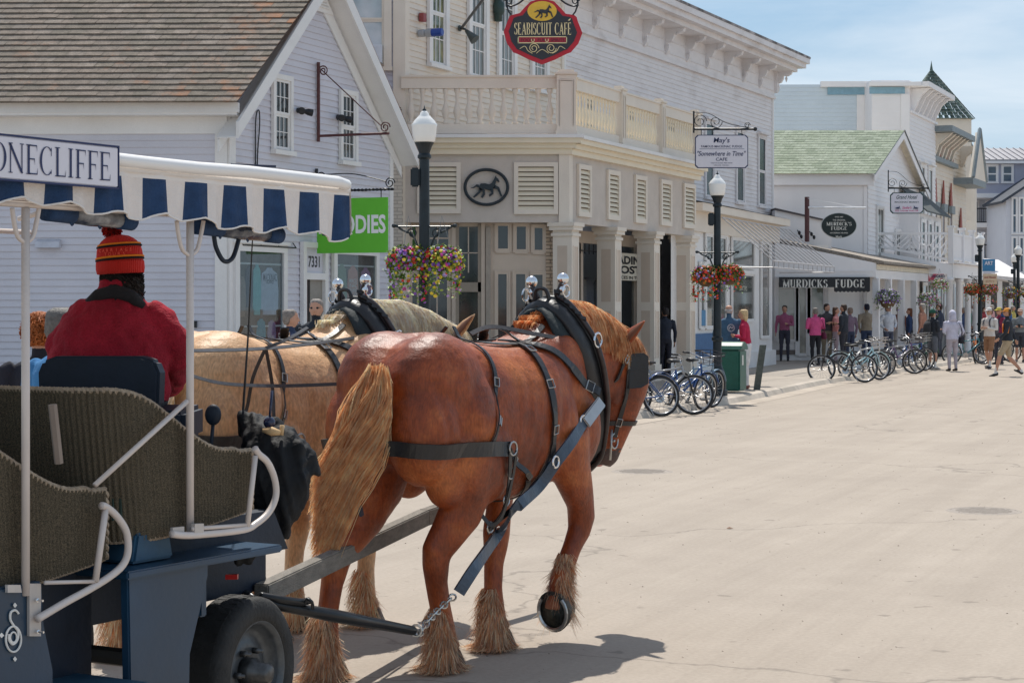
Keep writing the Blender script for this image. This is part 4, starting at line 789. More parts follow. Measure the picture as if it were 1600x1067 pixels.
# bare awning frame
AF = thing('bare_awning', 'bare white pipe awning frame sloping out over the shop behind the red flower lamp', 'awning frame', LW.P(2, 4, 0))
x = MB(M('galvanised_pipe', (.52, .50, .50), .45, .15, 8))
for k in range(14): s = lerp(1.5, bx + .55, k / 13); x.tube([LW.P(s, 4.15, .4), LW.P(s, 3.02, 1.75), LW.P(s, 2.85, 1.75)], .017, 6)
x.tube([LW.P(1.5, 3.02, 1.75), LW.P(bx + .55, 3.02, 1.75)], .018, 6); x.tube([LW.P(1.5, 2.85, 1.75), LW.P(bx + .55, 2.85, 1.75)], .018, 6); x.tube([LW.P(1.5, 4.15, .4), LW.P(bx + .55, 4.15, .4)], .018, 6)
for s in (1.5, bx + .55): x.tube([LW.P(s, 2.85, .1), LW.P(s, 2.85, 1.75)], .017, 6)
x.build('pipe_frame', None, AF)
# ---------------- E: Murdick's ----------------------------------------------
E = thing('fudge_shop', 'white shop with green shingled gable roof and sloping porch end', 'building', (8.3, 66, .12))
brightw = M('bright_white_wall', (.82, .80, .80), .55, .03, 1.5, .06, 60)
green_sh = M('green_shingles', (.23, .27, .195), .9, .22, 9, .6, 22, col2=(.32, .36, .28), fine=.3, stretch=(1, 1, 2.5)); green_sh2 = M('green_shingles_pale', (.26, .30, .22), .9, .2, 9, .6, 22, fine=.25); green_sh3 = M('green_shingles_dark', (.20, .24, .17), .9, .2, 9, .6, 22, fine=.25)
ES = Wall((6, 66), (12.2, 66)); EW = Wall((12.2, 66), (15.85, 74.7)); ez, er = 6.35, 8.15; em = EW.L / 2
x = MB(brightw); x.poly(ES.P(0, .12), ES.P(ES.L, .12), ES.P(ES.L, ez), ES.P(0, ez)); clapboard(x, EW, 3, ez, .1, EW.L - .1, h=.16); clapboard(x, EW, ez, er, lambda z: (z - ez) / (er - ez) * em, lambda z: EW.L - (z - ez) / (er - ez) * em, h=.16); x.poly(EW.P(0, .12), EW.P(EW.L, .12), EW.P(EW.L, ez), EW.P(em, er), EW.P(0, ez)); x.build('wall', None, E)
ES.box(x := MB(brightw), 0, ES.L + .2, ez - .35, ez + .02, .01, .2); ES.box(x, ES.L - .12, ES.L, .12, ez - .36, .01, .03); x.build('eave_board', None, E)
x = MB(green_sh); c1 = EW.P(-.3, ez + .02, .35); ca = EW.P(em, er + .12, .35); c2 = EW.P(EW.L + .3, ez - .05, .35); c0 = c1 + V((-7, .05, 0)); x.poly(c0, c1, ca, ca + V((-7, .05, 0))); x.use(M('roof_underside', (.8, .72, .58), .7)); x.poly(ca, c2, c2 + V((-7, .05, 0)), ca + V((-7, .05, 0))); ro = x.build('roof', None, E)
x = MB(green_sh); random.seed(9); shingles(x, c0, c1, ca - c1, 18, .32, [green_sh, green_sh, green_sh2, green_sh, green_sh3], t=.014); x.build('shingles', None, ro)
x = MB(brightw); x.prism([c1 - V((0, 0, .04)), ca - V((0, 0, .04)), ca - V((0, 0, .3)), c1 - V((0, 0, .25))], -EW.N * .04); x.prism([ca - V((0, 0, .04)), c2 - V((0, 0, .04)), c2 - V((0, 0, .3)), ca - V((0, 0, .3))], -EW.N * .04); x.build('barge_board', None, E)
x = MB(blk); x.prism([ca + EW.N * .01 + V((0, 0, .02)), c2 + EW.N * .01 + V((0, 0, .02)), c2 + EW.N * .01 - V((0, 0, .04)), ca + EW.N * .01 - V((0, 0, .04))], EW.N * .02); x.build('drip_edge', None, E)
for x0, x1, zb, zt in ((1369, 1378, 3.5, 5.3), (1398, 1405, 3.5, 4.6), (1425, 1431, 3.6, 5.2)): window(E, EW, EW.at(x0)[0], EW.at(x1)[0], zb, zt, white, cglass, cols=2, rows=1, depth=.06)
# bay window + its little roof on the far side of the gable
x = MB(brightw); BW = Wall((15.0, 70.8), (16.9, 75.6)); BW.box(x, 0, BW.L, 2.9, 5.3, -1.2, 0); x.use(M('slate_dark', (.08, .09, .09), .8, .3, 8)); x.prism([BW.P(-.3, 5.3, .35), BW.P(BW.L + .3, 5.3, .35), BW.P(BW.L, 6.5, -1), BW.P(0, 6.5, -1)], (0, 0, .06)); x.build('bay', None, E)
for s in (.7, 2.3, 3.9): window(E, BW, s - .35, s + .35, 3.3, 5.0, white, M('teal_glass', (.06, .10, .10), .15, .3, 2), cols=1, rows=1, depth=.05)
# parapet block beside the hall
x = MB(brightw); x.prism([P(1211, 327, 62.9), P(1299, 347, 62.9), P(1299, 392, 62.9), P(1211, 379, 62.9)], (0, 3, 0)); x.use(M('dark_coping', (.09, .08, .085), .8)); x.prism([P(1211, 325, 62.8), P(1299, 345, 62.8), P(1299, 347.5, 62.8), P(1211, 328, 62.8)], (0, 3.2, 0)); x.prism([P(1211, 377, 62.8), P(1300, 389, 62.8), P(1300, 393, 62.8), P(1211, 381, 62.8)], (0, .1, 0)); x.build('parapet', None, E)
# porch: end panel, shed roof, eave
pe = [P(1211, 379, 60), P(1369, 411, 60), P(1369, 433, 60), P(1211, 433, 60)]
x = MB(brightw); x.prism(pe, (0, .12, 0)); x.prism([P(1211, 423, 59.98), P(1366, 423, 59.98), P(1366, 424, 59.98), P(1211, 424, 59.98)], (0, -.01, 0)); x.build('porch_gable', None, E)
PE = Wall((pe[1].x, 60), (pe[1].x + .42 * 10.5, 70.5)); x = MB(M('roof_underside', ())) if False else MB(_M['roof_underside']); PE.box(x, .05, PE.L, 3.0, 3.16, -.1, .02); x.use(M('shingle_brown', (.30, .26, .22), .9, .3, 9, .5, 40, fine=.3)); x.prism([PE.P(-.05, 3.18, .25), PE.P(PE.L, 3.18, .25), PE.P(PE.L, 4.0, -3.6), PE.P(-.05, 4.0, -3.6)], (0, 0, .08)); x.build('porch_roof', None, E)
x = MB(brightw); PE.box(x, -.0, PE.L, 2.72, 2.99, -.08, 0); x.build('porch_beam', None, E)
for px in (1371, 1390, 1410, 1430): s = PE.at(px)[0]; q = MB(brightw); PE.box(q, s - .1, s + .1, .12, 2.72, -.14, .06); q.build('porch_post', None, E)
MF = Wall((8.2, 61.6), (10.15, 61.6)); x = MB(white); MF.box(x, 0, MF.L, .12, 3.8, -.1, 0); x.build('shopfront_wall', None, E)
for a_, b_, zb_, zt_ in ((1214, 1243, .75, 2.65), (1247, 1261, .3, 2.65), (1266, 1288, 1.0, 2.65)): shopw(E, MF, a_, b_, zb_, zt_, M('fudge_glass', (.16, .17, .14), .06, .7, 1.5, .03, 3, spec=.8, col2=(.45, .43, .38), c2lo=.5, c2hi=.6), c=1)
x = MB(M('fudge_board', (.2, .17, .15), .6)); MF.box(x, .25, 1.0, .3, .45, 0.002, .03); x.build('notice', None, E)
GF = Wall((10.1, 61.6), (16.4, 76.6)); x = MB(brightw); GF.box(x, 0, GF.L, .12, 3.6, -.1, 0); x.build('street_wall', None, E)
for a_, b_ in ((1372, 1380), (1384, 1392), (1396, 1404), (1408, 1414), (1419, 1425)): shopw(E, GF, a_, b_, .8, 2.6, shopglass)
x = MB(M('sign_tan', (.36, .27, .2), .7, .5, 12, col2=(.75, .7, .62), c2lo=.5, c2hi=.55)); GF.box(x, GF.at(1375)[0], GF.at(1425)[0], 2.65, 3.0, .03, .07); x.build('fascia_sign', None, E)
# MURDICKS FUDGE board
fs = thing('fascia_sign', 'black board lettered MURDICKS FUDGE in white slab capitals under the porch end', 'sign', P(1288, 455, 59.8))
x = MB(blk); p_ = [P(1217, 433, 59.9), P(1359, 433, 59.9), P(1359, 455, 59.9)] + [P(1359 - k * 3.1, 455 + (1.6 if k % 2 else 0), 59.9) for k in range(1, 19)] + [P(1303, 449, 59.9), P(1217, 449, 59.9)]; x.prism(p_, (0, -.05, 0)); x.build('sign_board', None, fs)
x = MB(M('slab_white', (.72, .70, .64), .6)); serif_mb(x, 'MURDICKS', P(1258, 443, 59.84), (1, 0, 0), (0, 0, 1), .255, width=70 / F * 59.8, weight=1.9, depth=.004, track=.1); serif_mb(x, 'FUDGE', P(1328, 443, 59.84), (1, 0, 0), (0, 0, 1), .255, width=46 / F * 59.8, weight=1.9, depth=.004, track=.1)
x.box(P(1217, 449.8, 59.845), P(1302, 449.2, 59.84)); x.build('lettering', None, fs)
# oval hanging sign on maroon pole
mo = thing('oval_sign', 'black oval MURDICKS FUDGE sign hanging from a maroon pole arm', 'sign', P(1311, 372, 60.5))
x = MB(M('maroon_pole', (.11, .045, .045), .6, .2, 20)); x.tube([P(1261, 378, 61), P(1261, 308, 61)], .075, 8); x.build('pole', None, mo)
x = MB(M('arm_white', (.8, .8, .8), .4)); x.tube([P(1263, 324.5, 60.8), P(1353, 325, 60.8)], .035, 8); x.tube([P(1262, 310, 60.9), P(1340, 324, 60.8)], .006, 4); x.tube([P(1290, 325, 60.8), P(1290, 334, 60.8)], .006, 4); x.tube([P(1332, 325, 60.8), P(1332, 334, 60.8)], .006, 4); x.build('arm', None, mo)
def oval(mb, px, py, rx, ry, Y, dy, n=40): mb.prism([P(px + rx * math.cos(2 * math.pi * t / n), py + ry * math.sin(2 * math.pi * t / n), Y) for t in range(n)][::-1], (0, dy, 0))
x = MB(M('sign_rim', (.6, .62, .6), .5)); oval(x, 1311, 352.5, 28, 20, 60.8, .06); x.build('rim', None, mo)
x = MB(M('sign_black_oval', (.012, .022, .022), .5)); oval(x, 1311, 352.5, 27, 19.1, 60.78, .02); x.build('sign_board', None, mo)
x = MB(M('slab_white')); 
for s, py, h, wd in (("MURDICK'S", 350, 5.6, 39), ('FUDGE', 357, 5.4, 25)): serif_mb(x, s, P(1311, py, 60.775), (1, 0, 0), (0, 0, 1), h / F * 60.8, width=wd / F * 60.8, weight=1.7, depth=.002)
for s, py, h, wd in (('THE ORIGINAL', 344, 2.2, 20), ('MACKINAC ISLAND', 364, 2.0, 28), ('SINCE 1887', 339, 2, 13), ('Mark', 370, 4, 10)): text_mb(x, s, P(1311, py, 60.775), (1, 0, 0), (0, 0, 1), h / F * 60.8, .002, width=wd / F * 60.8, bold=.015)
x.build('lettering', None, mo)
x = MB(blk)
for px, py in ((1249, 364), (1252, 370), (1268, 366), (1272, 371)): x.ball(P(px, py, 62.6), (.05, .05, .07), 6); x.tube([P(px, py, 62.6), P(px - 3, py - 4, 62.8)], .02, 5)
x.build('floodlights', tagd=('pair of small dark floodlights on the white parapet behind the maroon pole', 'floodlight'))
def hang_sign(name, label, px0, px1, py0, py1, Y, board, edge, lines, bars=None, chamfer=4, arm=None, scr=True):
    t = thing(name, label, 'sign', P((px0 + px1) / 2, py1, Y)); c = chamfer
    o = lambda e: [P(px0 + c + e, py0 + e, Y), P(px1 - c - e, py0 + e, Y), P(px1 - e, py0 + c + e, Y), P(px1 - e, py1 - c - e, Y), P(px1 - c - e, py1 - e, Y), P(px0 + c + e, py1 - e, Y), P(px0 + e, py1 - c - e, Y), P(px0 + e, py0 + c + e, Y)]
    x = MB(edge); x.prism(o(0), (0, .05, 0)); x.build('sign_edge', None, t); x = MB(board); x.prism([p + V((0, -.006, 0)) for p in o(1.3)], (0, .02, 0)); x.build('sign_board', None, t)
    x = MB(edge)
    for s, py, h, wd, mt, sh in lines:
        x.use(mt or edge); text_mb(x, s, P((px0 + px1) / 2, py, Y - .008), (1, 0, 0), (0, 0, 1), h / F * Y, .002, width=wd / F * Y, bold=.012, shear=sh)
    for a_, b_, yy in bars or []: x.box(P(a_, yy + .25, Y - .01), P(b_, yy - .25, Y - .008))
    x.build('lettering', None, t); x = MB(blk)
    if arm:
        a0_, a1_, ay = arm; x.tube([P(a0_, ay, Y), P(a1_, ay, Y)], .028 if Y < 50 else .035, 6); x.ball(P(a1_, ay, Y), .05, 5)
        for q in (lerp(px0, px1, .12), lerp(px0, px1, .88)): x.tube([P(q, ay, Y), P(q, py0, Y)], .008, 4)
        if scr:
            w_ = (a1_ - a0_) / F * Y
            for fx, r, sg in ((.1, .16, 1), (.36, .15, -1), (.87, .07, 1)): scroll(x, P(lerp(a0_, a1_, fx), ay, Y) + V((0, 0, r + .02)), V((1, 0, 0)), V((0, 0, 1)), r, 1.5, .009, sg)
            x.tube(spline([P(a0_, ay - 26, Y), P(lerp(a0_, a1_, .25), ay - 24, Y), P(lerp(a0_, a1_, .55), ay - 9, Y), P(a1_ - 4, ay - 1, Y)], 6), .008, 4); x.tube([P(a0_, ay - 28, Y), P(a0_, ay + 6, Y)], .02, 6)
    x.build('bracket', None, t); return t
signw = M('sign_board_white', (.72, .70, .76), .5, .03); navy = M('sign_navy', (.02, .03, .10), .5); pinkink = M('pink_ink', (.6, .03, .2), .5)
hang_sign('hanging_sign', 'white May\'s fudge cafe sign with navy border hanging from scrolled arm', 1086, 1169, 211, 263, 44.5, signw, navy,
    [("May's", 219, 8, 25, None, .12), ('FAMOUS MACKINAC FUDGE', 229, 3.6, 64, None, 0), ('"Somewhere in Time"', 240, 7.5, 76, None, .3), ('CAFE', 249, 5, 18, None, 0), ('ONLY IN ISLAND, PREP SHOW', 255, 1.6, 34, None, 0), ('OPEN 8AM - 9PM DAILY', 258.5, 1.4, 24, None, 0)], bars=[(1093, 1163, 233)], arm=(1084, 1180, 202))
hang_sign('hanging_sign', 'white Grand Hotel market sign with dark green border above the balcony rail', 1391, 1443, 301, 334, 67, signw, M('sign_green', (.02, .06, .06), .5),
    [('Grand Hotel', 308, 6, 33, None, .4), ('MACKINAC MARKET', 316, 2.4, 38, None, 0), ("Sadie's", 324.5, 4.2, 15, pinkink, .3), ('ICE CREAM PARLOR', 329.5, 2.2, 36, pinkink, 0)], arm=(1388, 1450, 294))
for sx in (1403, 1431):
    x = MB(navy); horse_shape(x, P(sx, 325, 66.97), (1 if sx < 1415 else -1, 0, 0), (0, 0, 1), .13, .012); x.build('horse_logo', tagd=('tiny dark running horse on the %s of the Grand Hotel market sign' % ('left' if sx < 1415 else 'right'), 'emblem'))
# ---------------- second porch with balcony ----------------------------------
B2 = thing('balcony_porch', 'white porch with round posts carrying a lattice railed balcony', 'porch', (15.5, 68, .12))
Q = Wall((15.62, 68), (15.62 + .42 * 8, 76)); wh2 = brightw
x = MB(wh2); x.prism([P(1358, 391, 68), P(1487, 413, 68), P(1487, 434, 68), P(1358, 434, 68)], (0, .15, 0)); Q.box(x, .0, Q.L, 2.86, 3.36, -.15, .0); x.prism([Q.P(0, 3.37, .15), Q.P(Q.L, 3.37, .15), Q.P(Q.L, 3.37, -2.6), Q.P(0, 3.37, -2.6)], (0, 0, .05)); x.build('porch_beam', None, B2)
for px in (1484, 1499, 1513, 1526): s = Q.at(px, o=-.12)[0]; q = MB(wh2); q.lathe(Q.P(s, .12, -.14), [(.15, 0), (.15, .12), (.115, .14), (.105, 2.6), (.15, 2.64), (.15, 2.74)], 14); q.build('column', None, B2, smooth=True)
# chippendale rail facing us
rx0, rx1 = P(1368, 0, 68).x, P(1480, 0, 68).x; rz1 = P(0, 363, 68).z
def zlow(x_): return lerp(P(0, 386, 68).z, P(0, 407, 68).z, (x_ - rx0) / (rx1 - rx0)) + .05
x = MB(wh2); x.box((rx0, 67.96, rz1 - .09), (rx1, 68.04, rz1)); x.prism([(rx0, 67.97, zlow(rx0) - .05), (rx1, 67.97, zlow(rx1) - .05), (rx1, 67.97, zlow(rx1) + .03), (rx0, 67.97, zlow(rx0) + .03)], (0, .06, 0))
def bar2(a, b):
    a, b = V(a), V(b); d = (b - a).normalized(); n = V((-d.z, 0, d.x)) * .022; x.prism([a - n, b - n, b + n, a + n], (0, .04, 0))
nb = 4; wd_ = (rx1 - rx0) / nb
for k in range(nb):
    a_, b_ = rx0 + k * wd_, rx0 + (k + 1) * wd_; bar2((a_, 67.98, zlow(a_)), (a_, 67.98, rz1)); s = 1 if k % 2 else -1
    for t in (-.35, 0, .35, .7):
        p, q = (a_, b_) if s > 0 else (b_, a_); z0_, z1_ = zlow(p), rz1 - .08; H_ = z1_ - z0_
        u0, u1 = max(0, t), min(1, t + .9); 
        if u1 > u0: bar2((lerp(p, q, u0), 67.98, z0_ + H_ * (u0 - t) / .9), (lerp(p, q, u1), 67.98, z0_ + H_ * (u1 - t) / .9))
    for t in (.3, .65):
        p, q = (b_, a_) if s > 0 else (a_, b_); bar2((lerp(p, q, 0), 67.995, zlow(p) + (rz1 - zlow(p)) * t), (lerp(p, q, .5 - t * .3), 67.995, zlow(p)))
x.build('lattice_rail', None, B2)
x = MB(wh2)
for k, s in enumerate((.0, 2.2, 4.4, 6.6)): Q.box(x, s - .09, s + .09, 3.35, 4.62, -.16, .02); Q.box(x, s - .13, s + .13, 4.62, 4.7, -.2, .06)
Q.box(x, .1, 6.6, 4.38, 4.46, -.1, -.03); Q.box(x, .1, 6.6, 3.5, 3.58, -.1, -.03)
for k in range(40): s = .2 + k * .16; Q.box(x, s, s + .125, 3.55, 4.42, -.085, -.05)
x.build('slat_rail', None, B2)
x = MB(M('far_shop_front', (.30, .27, .25), .7, .8, .9, col2=(.10, .09, .09), c2lo=.45, c2hi=.5, stretch=(2.5, 2.5, .5))); Q.box(x, -3, Q.L + 6, .12, 3.0, -2.9, -2.6); x.build('shopfront', None, B2)
for i, (a_, b_) in enumerate(((1440, 1447), (1452, 1458), (1463, 1470), (1474, 1480), (1489, 1494), (1504, 1508), (1518, 1522))): shopw(B2, Q.off(-2.58), a_, b_, .7, 2.7, (shopglass, dglass)[i % 2], o=.03)
x = MB(M('flower_board', (.70, .62, .60), .6, .3, 14, col2=(.6, .08, .12), c2lo=.5, c2hi=.56)); x.box(P(1450, 446, 66.5), P(1480, 428, 66.4)); bo = x.build('hanging_sign', tagd=('white oblong flower patterned sign lettered DUCKED hanging before the round posts', 'sign')); x = MB(navy); text_mb(x, 'DUCKED', P(1466, 431.5, 66.39), (1, 0, 0), (0, 0, 1), .09, .003, width=.45, bold=.03); x.build('lettering', None, bo)
# ---------------- F: tall pale blue box building ------------------------------
Fb = thing('tall_side_building', 'tall pale building with blue frieze band above the green roof', 'building', (8.2, 78, .12))
bl = M('pale_blue_siding', (.60, .68, .74), .6, .04, 1.5, .05, 60); bl2 = M('blue_band', (.22, .38, .48), .6)
F1 = Wall((7.5, 78.5), (P(1350, 0, 78.5).x, 78.5)); F2 = Wall((P(1362, 0, 77).x, 77), (P(1421, 0, 77).x, 77)); F3 = Wall((F2.P(F2.L, 0).x, 77), (F2.P(F2.L, 0).x + .42 * 5.2, 82.2))
ft = 10.9
x = MB(bl); clapboard(x, F1, 5, ft, 0, F1.L, h=.17); x.poly(F1.P(0, 0), F1.P(F1.L, 0), F1.P(F1.L, ft), F1.P(0, ft)); x.use(brightw); clapboard(x, F2, 5, ft - .3, 0, F2.L, h=.17); x.poly(F2.P(0, 0), F2.P(F2.L, 0), F2.P(F2.L, ft), F2.P(0, ft)); clapboard(x, F3, 3, ft - 1.2, 0, F3.L, h=.17); x.poly(F3.P(0, 0), F3.P(F3.L, 0), F3.P(F3.L, ft), F3.P(0, ft)); x.poly(F2.P(0, 0), F2.P(0, ft), F1.P(F1.L, ft), F1.P(F1.L, 0)); x.build('wall', None, Fb)
x = MB(bl2); F1.box(x, F1.L - 1.5, F1.L + .1, ft - .42, ft - .12, .03, .1); x.build('frieze_band', None, Fb); x = MB(bl2); F2.box(x, -.1, F2.L - .2, ft - .55, ft - .28, .03, .1); x.build('frieze_band', None, Fb)
x = MB(brightw); F1.box(x, F1.L - 1.8, F1.L + .3, ft - .12, ft + .1, 0, .3); F2.box(x, -.15, F2.L + .4, ft - .26, ft - .1, 0, .35); F3.box(x, -.1, F3.L + .2, ft - .28, ft - .08, 0, .8); F1.box(x, F1.L - .3, F1.L, 5, ft - .42, .02, .05); F2.box(x, F2.L - .35, F2.L, 4, ft - .55, .02, .06); F3.box(x, 0, F3.L, ft - 1.3, ft - 1.2, 0, .1)
for k in range(6): s = .35 + k * .9; x.prism([F3.P(s, ft - .3, .75), F3.P(s, ft - .3, .0), F3.P(s, ft - 1.2, .0), F3.P(s, ft - 1.2, .12), F3.P(s, ft - .6, .4)], F3.U * .16)
x.build('cornice', None, Fb)
for s in (.9, 2.6, 4.3): window(Fb, F3, s - .35, s + .35, 4.6, 7.6, white, cglass, cols=1, rows=1, hood=.15, tr=.14)
# ---------------- G: cream turret building ------------------------------------
Gb = thing('turret_building', 'cream victorian building with green turret roof and pointed windows', 'building', (17.6, 82, .12))
gw = M('cream_clapboard', (.74, .66, .56), .6, .05, 2); grn = M('grey_green_trim', (.23, .27, .29), .6); redt = M('red_trim', (.34, .10, .08), .6)
GW = Wall((17.9, 82.3), (21.5, 90.9)); x = MB(gw); clapboard(x, GW, 3, 9.2, 0, GW.L, h=.2); x.poly(GW.P(0, 0), GW.P(GW.L, 0), GW.P(GW.L, 9.6), GW.P(0, 9.6)); x.build('wall', None, Gb)
x = MB(grn); GW.box(x, -.2, GW.L * .62, 9.3, 9.55, 0, 1.0); GW.box(x, -.2, GW.L * .62, 8.1, 8.3, 0, .25); GW.box(x, GW.L * .62, GW.L + .2, 7.4, 7.7, 0, .9); x.build('cornice', None, Gb)
for k in range(7):
    s = .4 + k * .82 if k < 6 else 7.6; zt = 9.28
    q = MB(gw); q.prism([GW.P(s, zt, .9), GW.P(s, zt, 0), GW.P(s, zt - .95, 0), GW.P(s, zt - .95, .15), GW.P(s, zt - .5, .3)], GW.U * .22); q.use(redt if k % 2 else grn); GW.box(q, s + .24, s + .72, zt - .9, zt - .1, .02, .12); q.build('cornice_bracket', None, Gb)
for s in (1.0, 2.9, 4.8, 7.4):
    h = 6.9 if s < 7 else 5.9; x = MB(M('pointed_glass', (.12, .08, .10), .2)); GW.box(x, s - .28, s + .28, 3.7, h - .9, .03, .06); x.use(redt); x.prism([GW.P(s - .3, h - .6, .05), GW.P(s + .3, h - .6, .05), GW.P(s, h + .5, .05)], GW.N * .06); x.use(grn); GW.box(x, s - .42, s + .42, h - .9, h - .55, .05, .2); x.use(gw); GW.box(x, s - .4, s - .28, 3.6, h - .9, .03, .09); GW.box(x, s + .28, s + .4, 3.6, h - .9, .03, .09); x.build('pointed_window', None, Gb)
x = MB(gw); a_ = GW.P(GW.L * .62, 7.7, .9); b_ = GW.P(GW.L + .2, 7.7, .9); x.prism([a_, b_, (a_ + b_) / 2 + V((0, 0, 2.2))], -GW.N * .2); x.use(grn); m_ = (a_ + b_) / 2 + V((0, 0, 2.35)); x.tube([a_, m_, b_], .09, 4); x.build('gable', None, Gb)
tx, ty, hw = 20.75, 95.0, 1.75; x = MB(gw); x.box((tx - hw + .15, ty - hw + .15, 6), (tx + hw - .15, ty + hw - .15, 11.0)); x.build('turret', None, Gb)
slate = M('turret_shingles', (.055, .085, .075), .85, .4, 3, .4, 25, col2=(.12, .15, .13)); slate2 = M('turret_shingles_pale', (.10, .14, .12), .85, .3, 3)
x = MB(slate); cn = [V((tx - hw, ty - hw, 10.95)), V((tx + hw, ty - hw, 10.95)), V((tx + hw, ty + hw, 10.95)), V((tx - hw, ty + hw, 10.95))]; ap = V((tx, ty, 13.6))
for i in range(16):
    t0, t1 = i / 16, (i + 1) / 16
    for k in range(4):
        a_, b_ = cn[k], cn[(k + 1) % 4]; nseg = max(1, int(12 * (1 - t0)))
        for j in range(nseg):
            x.use(slate if random.random() < .7 else slate2); u0, u1 = j / nseg, (j + 1) / nseg - .03
            f0 = lerp(lerp(a_, b_, u0), ap, t0); f1 = lerp(lerp(a_, b_, u1), ap, t0); x.poly(f0 + V((0, -.04, 0)), f1 + V((0, -.04, 0)), lerp(lerp(a_, b_, u1), ap, t1), lerp(lerp(a_, b_, u0), ap, t1))
x.poly(*cn[::-1]); x.lathe(ap - V((0, 0, .1)), [(.08, 0), (.03, .3), (.0, .5)], 6); x.build('turret_roof', None, Gb)
x = MB(slate); c_ = V((P(1506, 0, 104).x, 104, 0)); x.lathe(V((c_.x, 104, 9.6)), [(.9, 0), (.05, 2.0)], 8); x.use(gw); x.lathe(V((c_.x, 104, 3)), [(.7, 0), (.7, 6.6)], 8); x.build('spire', None, Gb)
# ---------------- H: hotel far behind -----------------------------------------
Hb = thing('balcony_hotel', 'grey hotel with stacked iron balconies closing the street at the right edge', 'building', P(1550, 500, 126))
hg = M('hotel_grey_blue', (.40, .41, .50), .6, .04, 1.5); hl = M('hotel_pale', (.60, .61, .66), .6, .04, 1.5)
HH = Wall((P(1490, 0, 127).x, 127), (P(1680, 0, 127).x, 127)); x = MB(hg); HH.box(x, 0, HH.L, 9.3, 11.4, -.3, .0); x.use(hl); HH.box(x, 0, HH.L, 0, 9.3, -2.6, -2.3); x.build('wall', None, Hb)
x = MB(M('metal_roof', (.30, .29, .31), .5, .15, 2)); x.prism([HH.P(-1, 11.4, .5), HH.P(HH.L, 11.4, .5), HH.P(HH.L, 12.5, -4), HH.P(-1, 12.5, -4)], (0, 0, .1))
for k in range(24): s = k * .45; x.prism([HH.P(s, 11.5, .5), HH.P(s + .05, 11.5, .5), HH.P(s + .05, 12.6, -4), HH.P(s, 12.6, -4)], (0, 0, .07))
x.build('roof', None, Hb); x = MB(brightw); HH.box(x, 0, HH.L, 11.25, 11.4, 0, .5); HH.box(x, 0, HH.L, 9.0, 9.3, -2.3, .1); HH.box(x, 0, 4.1, 7.05, 7.35, -2.3, .1); HH.box(x, 0, 4.1, 4.7, 4.95, -2.3, .1)
for s in (1.0, 2.9): HH.box(x, s, s + .2, 0, 9.0, -.1, .1)
x.build('balcony_floor', None, Hb)
tg = M('tinted_glass', (.05, .08, .12), .1, .3, 2, spec=.8)
for px in (1508, 1526, 1550, 1574): window(Hb, HH, HH.at(px - 7)[0], HH.at(px + 7)[0], 10.05, 11.1, brightw, tg, cols=1, rows=1, tr=.12)
HI = HH.off(-2.3)
for px, z in ((1524, 7.3), (1545, 7.3), (1565, 7.3), (1524, 4.95), (1545, 4.95), (1565, 4.95)): window(Hb, HI, HI.at(px - 4)[0], HI.at(px + 4)[0], z, z + 1.6, brightw, tg, cols=1, rows=1, sash=False, tr=.08)
for z in (7.3, 4.9):
    x = MB(blk); x.tube([HH.P(.2, z + 1.0, 0), HH.P(4.1, z + 1.0, 0)], .04, 4); x.tube([HH.P(.2, z + .1, 0), HH.P(4.1, z + .1, 0)], .03, 4)
    for k in range(34): s = .2 + k * .118; x.tube([HH.P(s, z + .1, 0), HH.P(s, z + 1, 0)], .018, 4)
    x.build('balcony_railing', None, Hb)
wx = P(1572, 0, 122).x; x = MB(hl); x.prism([(wx, 122, 0), (wx + 12, 122, 0), (wx + 12, 122, 11), (wx + 3.5, 122, 10.9), (wx, 122, 8.6)], (0, 5, 0)); x.build('wing_wall', None, Hb)
x = MB(M('dark_roof_edge', (.05, .06, .08), .7)); x.prism([(wx - .35, 121.6, 8.35), (wx + 3.5, 121.6, 10.9), (wx + 3.5, 121.6, 11.05), (wx - .4, 121.6, 8.5)], (0, 5, 0)); x.build('wing_roof', None, Hb)
WI = Wall((wx, 122), (wx + 12, 122))
for px, z in ((1585, 6.5), (1596, 6.5), (1585, 4.0), (1596, 4.0)): window(Hb, WI, WI.at(px - 3)[0], WI.at(px + 3)[0], z, z + 2.2, brightw, tg, cols=1, rows=1, tr=.08)
# far shop canopy in front of the hotel
fc = thing('tent_canopy', 'low pale canopy roof at the far end of the street behind the twin lamps', 'canopy', P(1560, 500, 100))
x = MB(M('canopy_grey_white', (.62, .60, .60), .7)); x.prism([P(1500, 425, 100), P(1612, 445, 96), P(1612, 436, 96), P(1560, 406, 108), P(1500, 400, 108)], (0, 1.5, 0)); x.build('canopy_top', None, fc)
x = MB(M('canopy_dark_grey', (.16, .15, .15), .9)); x.box(P(1500, 449, 104), P(1660, 440, 100)); x.build('fascia', None, fc)  # dark grey band below the pale canopy top
for px in (1512, 1544, 1562, 1580, 1597): q = MB(brightw); c = P(px, 500, 100); q.cbox((c.x, 100, 1.7), .22, .22, 3.3); q.build('canopy_post', None, fc)
x = MB(M('far_wall_dark', (.14, .12, .12), .8, .8, 1.1, col2=(.4, .36, .34), c2lo=.5, c2hi=.55)); x.box((P(1480, 0, 106).x, 106, 0), (P(1700, 0, 106).x, 106.3, 3.4)); x.build('shopfront', None, fc)
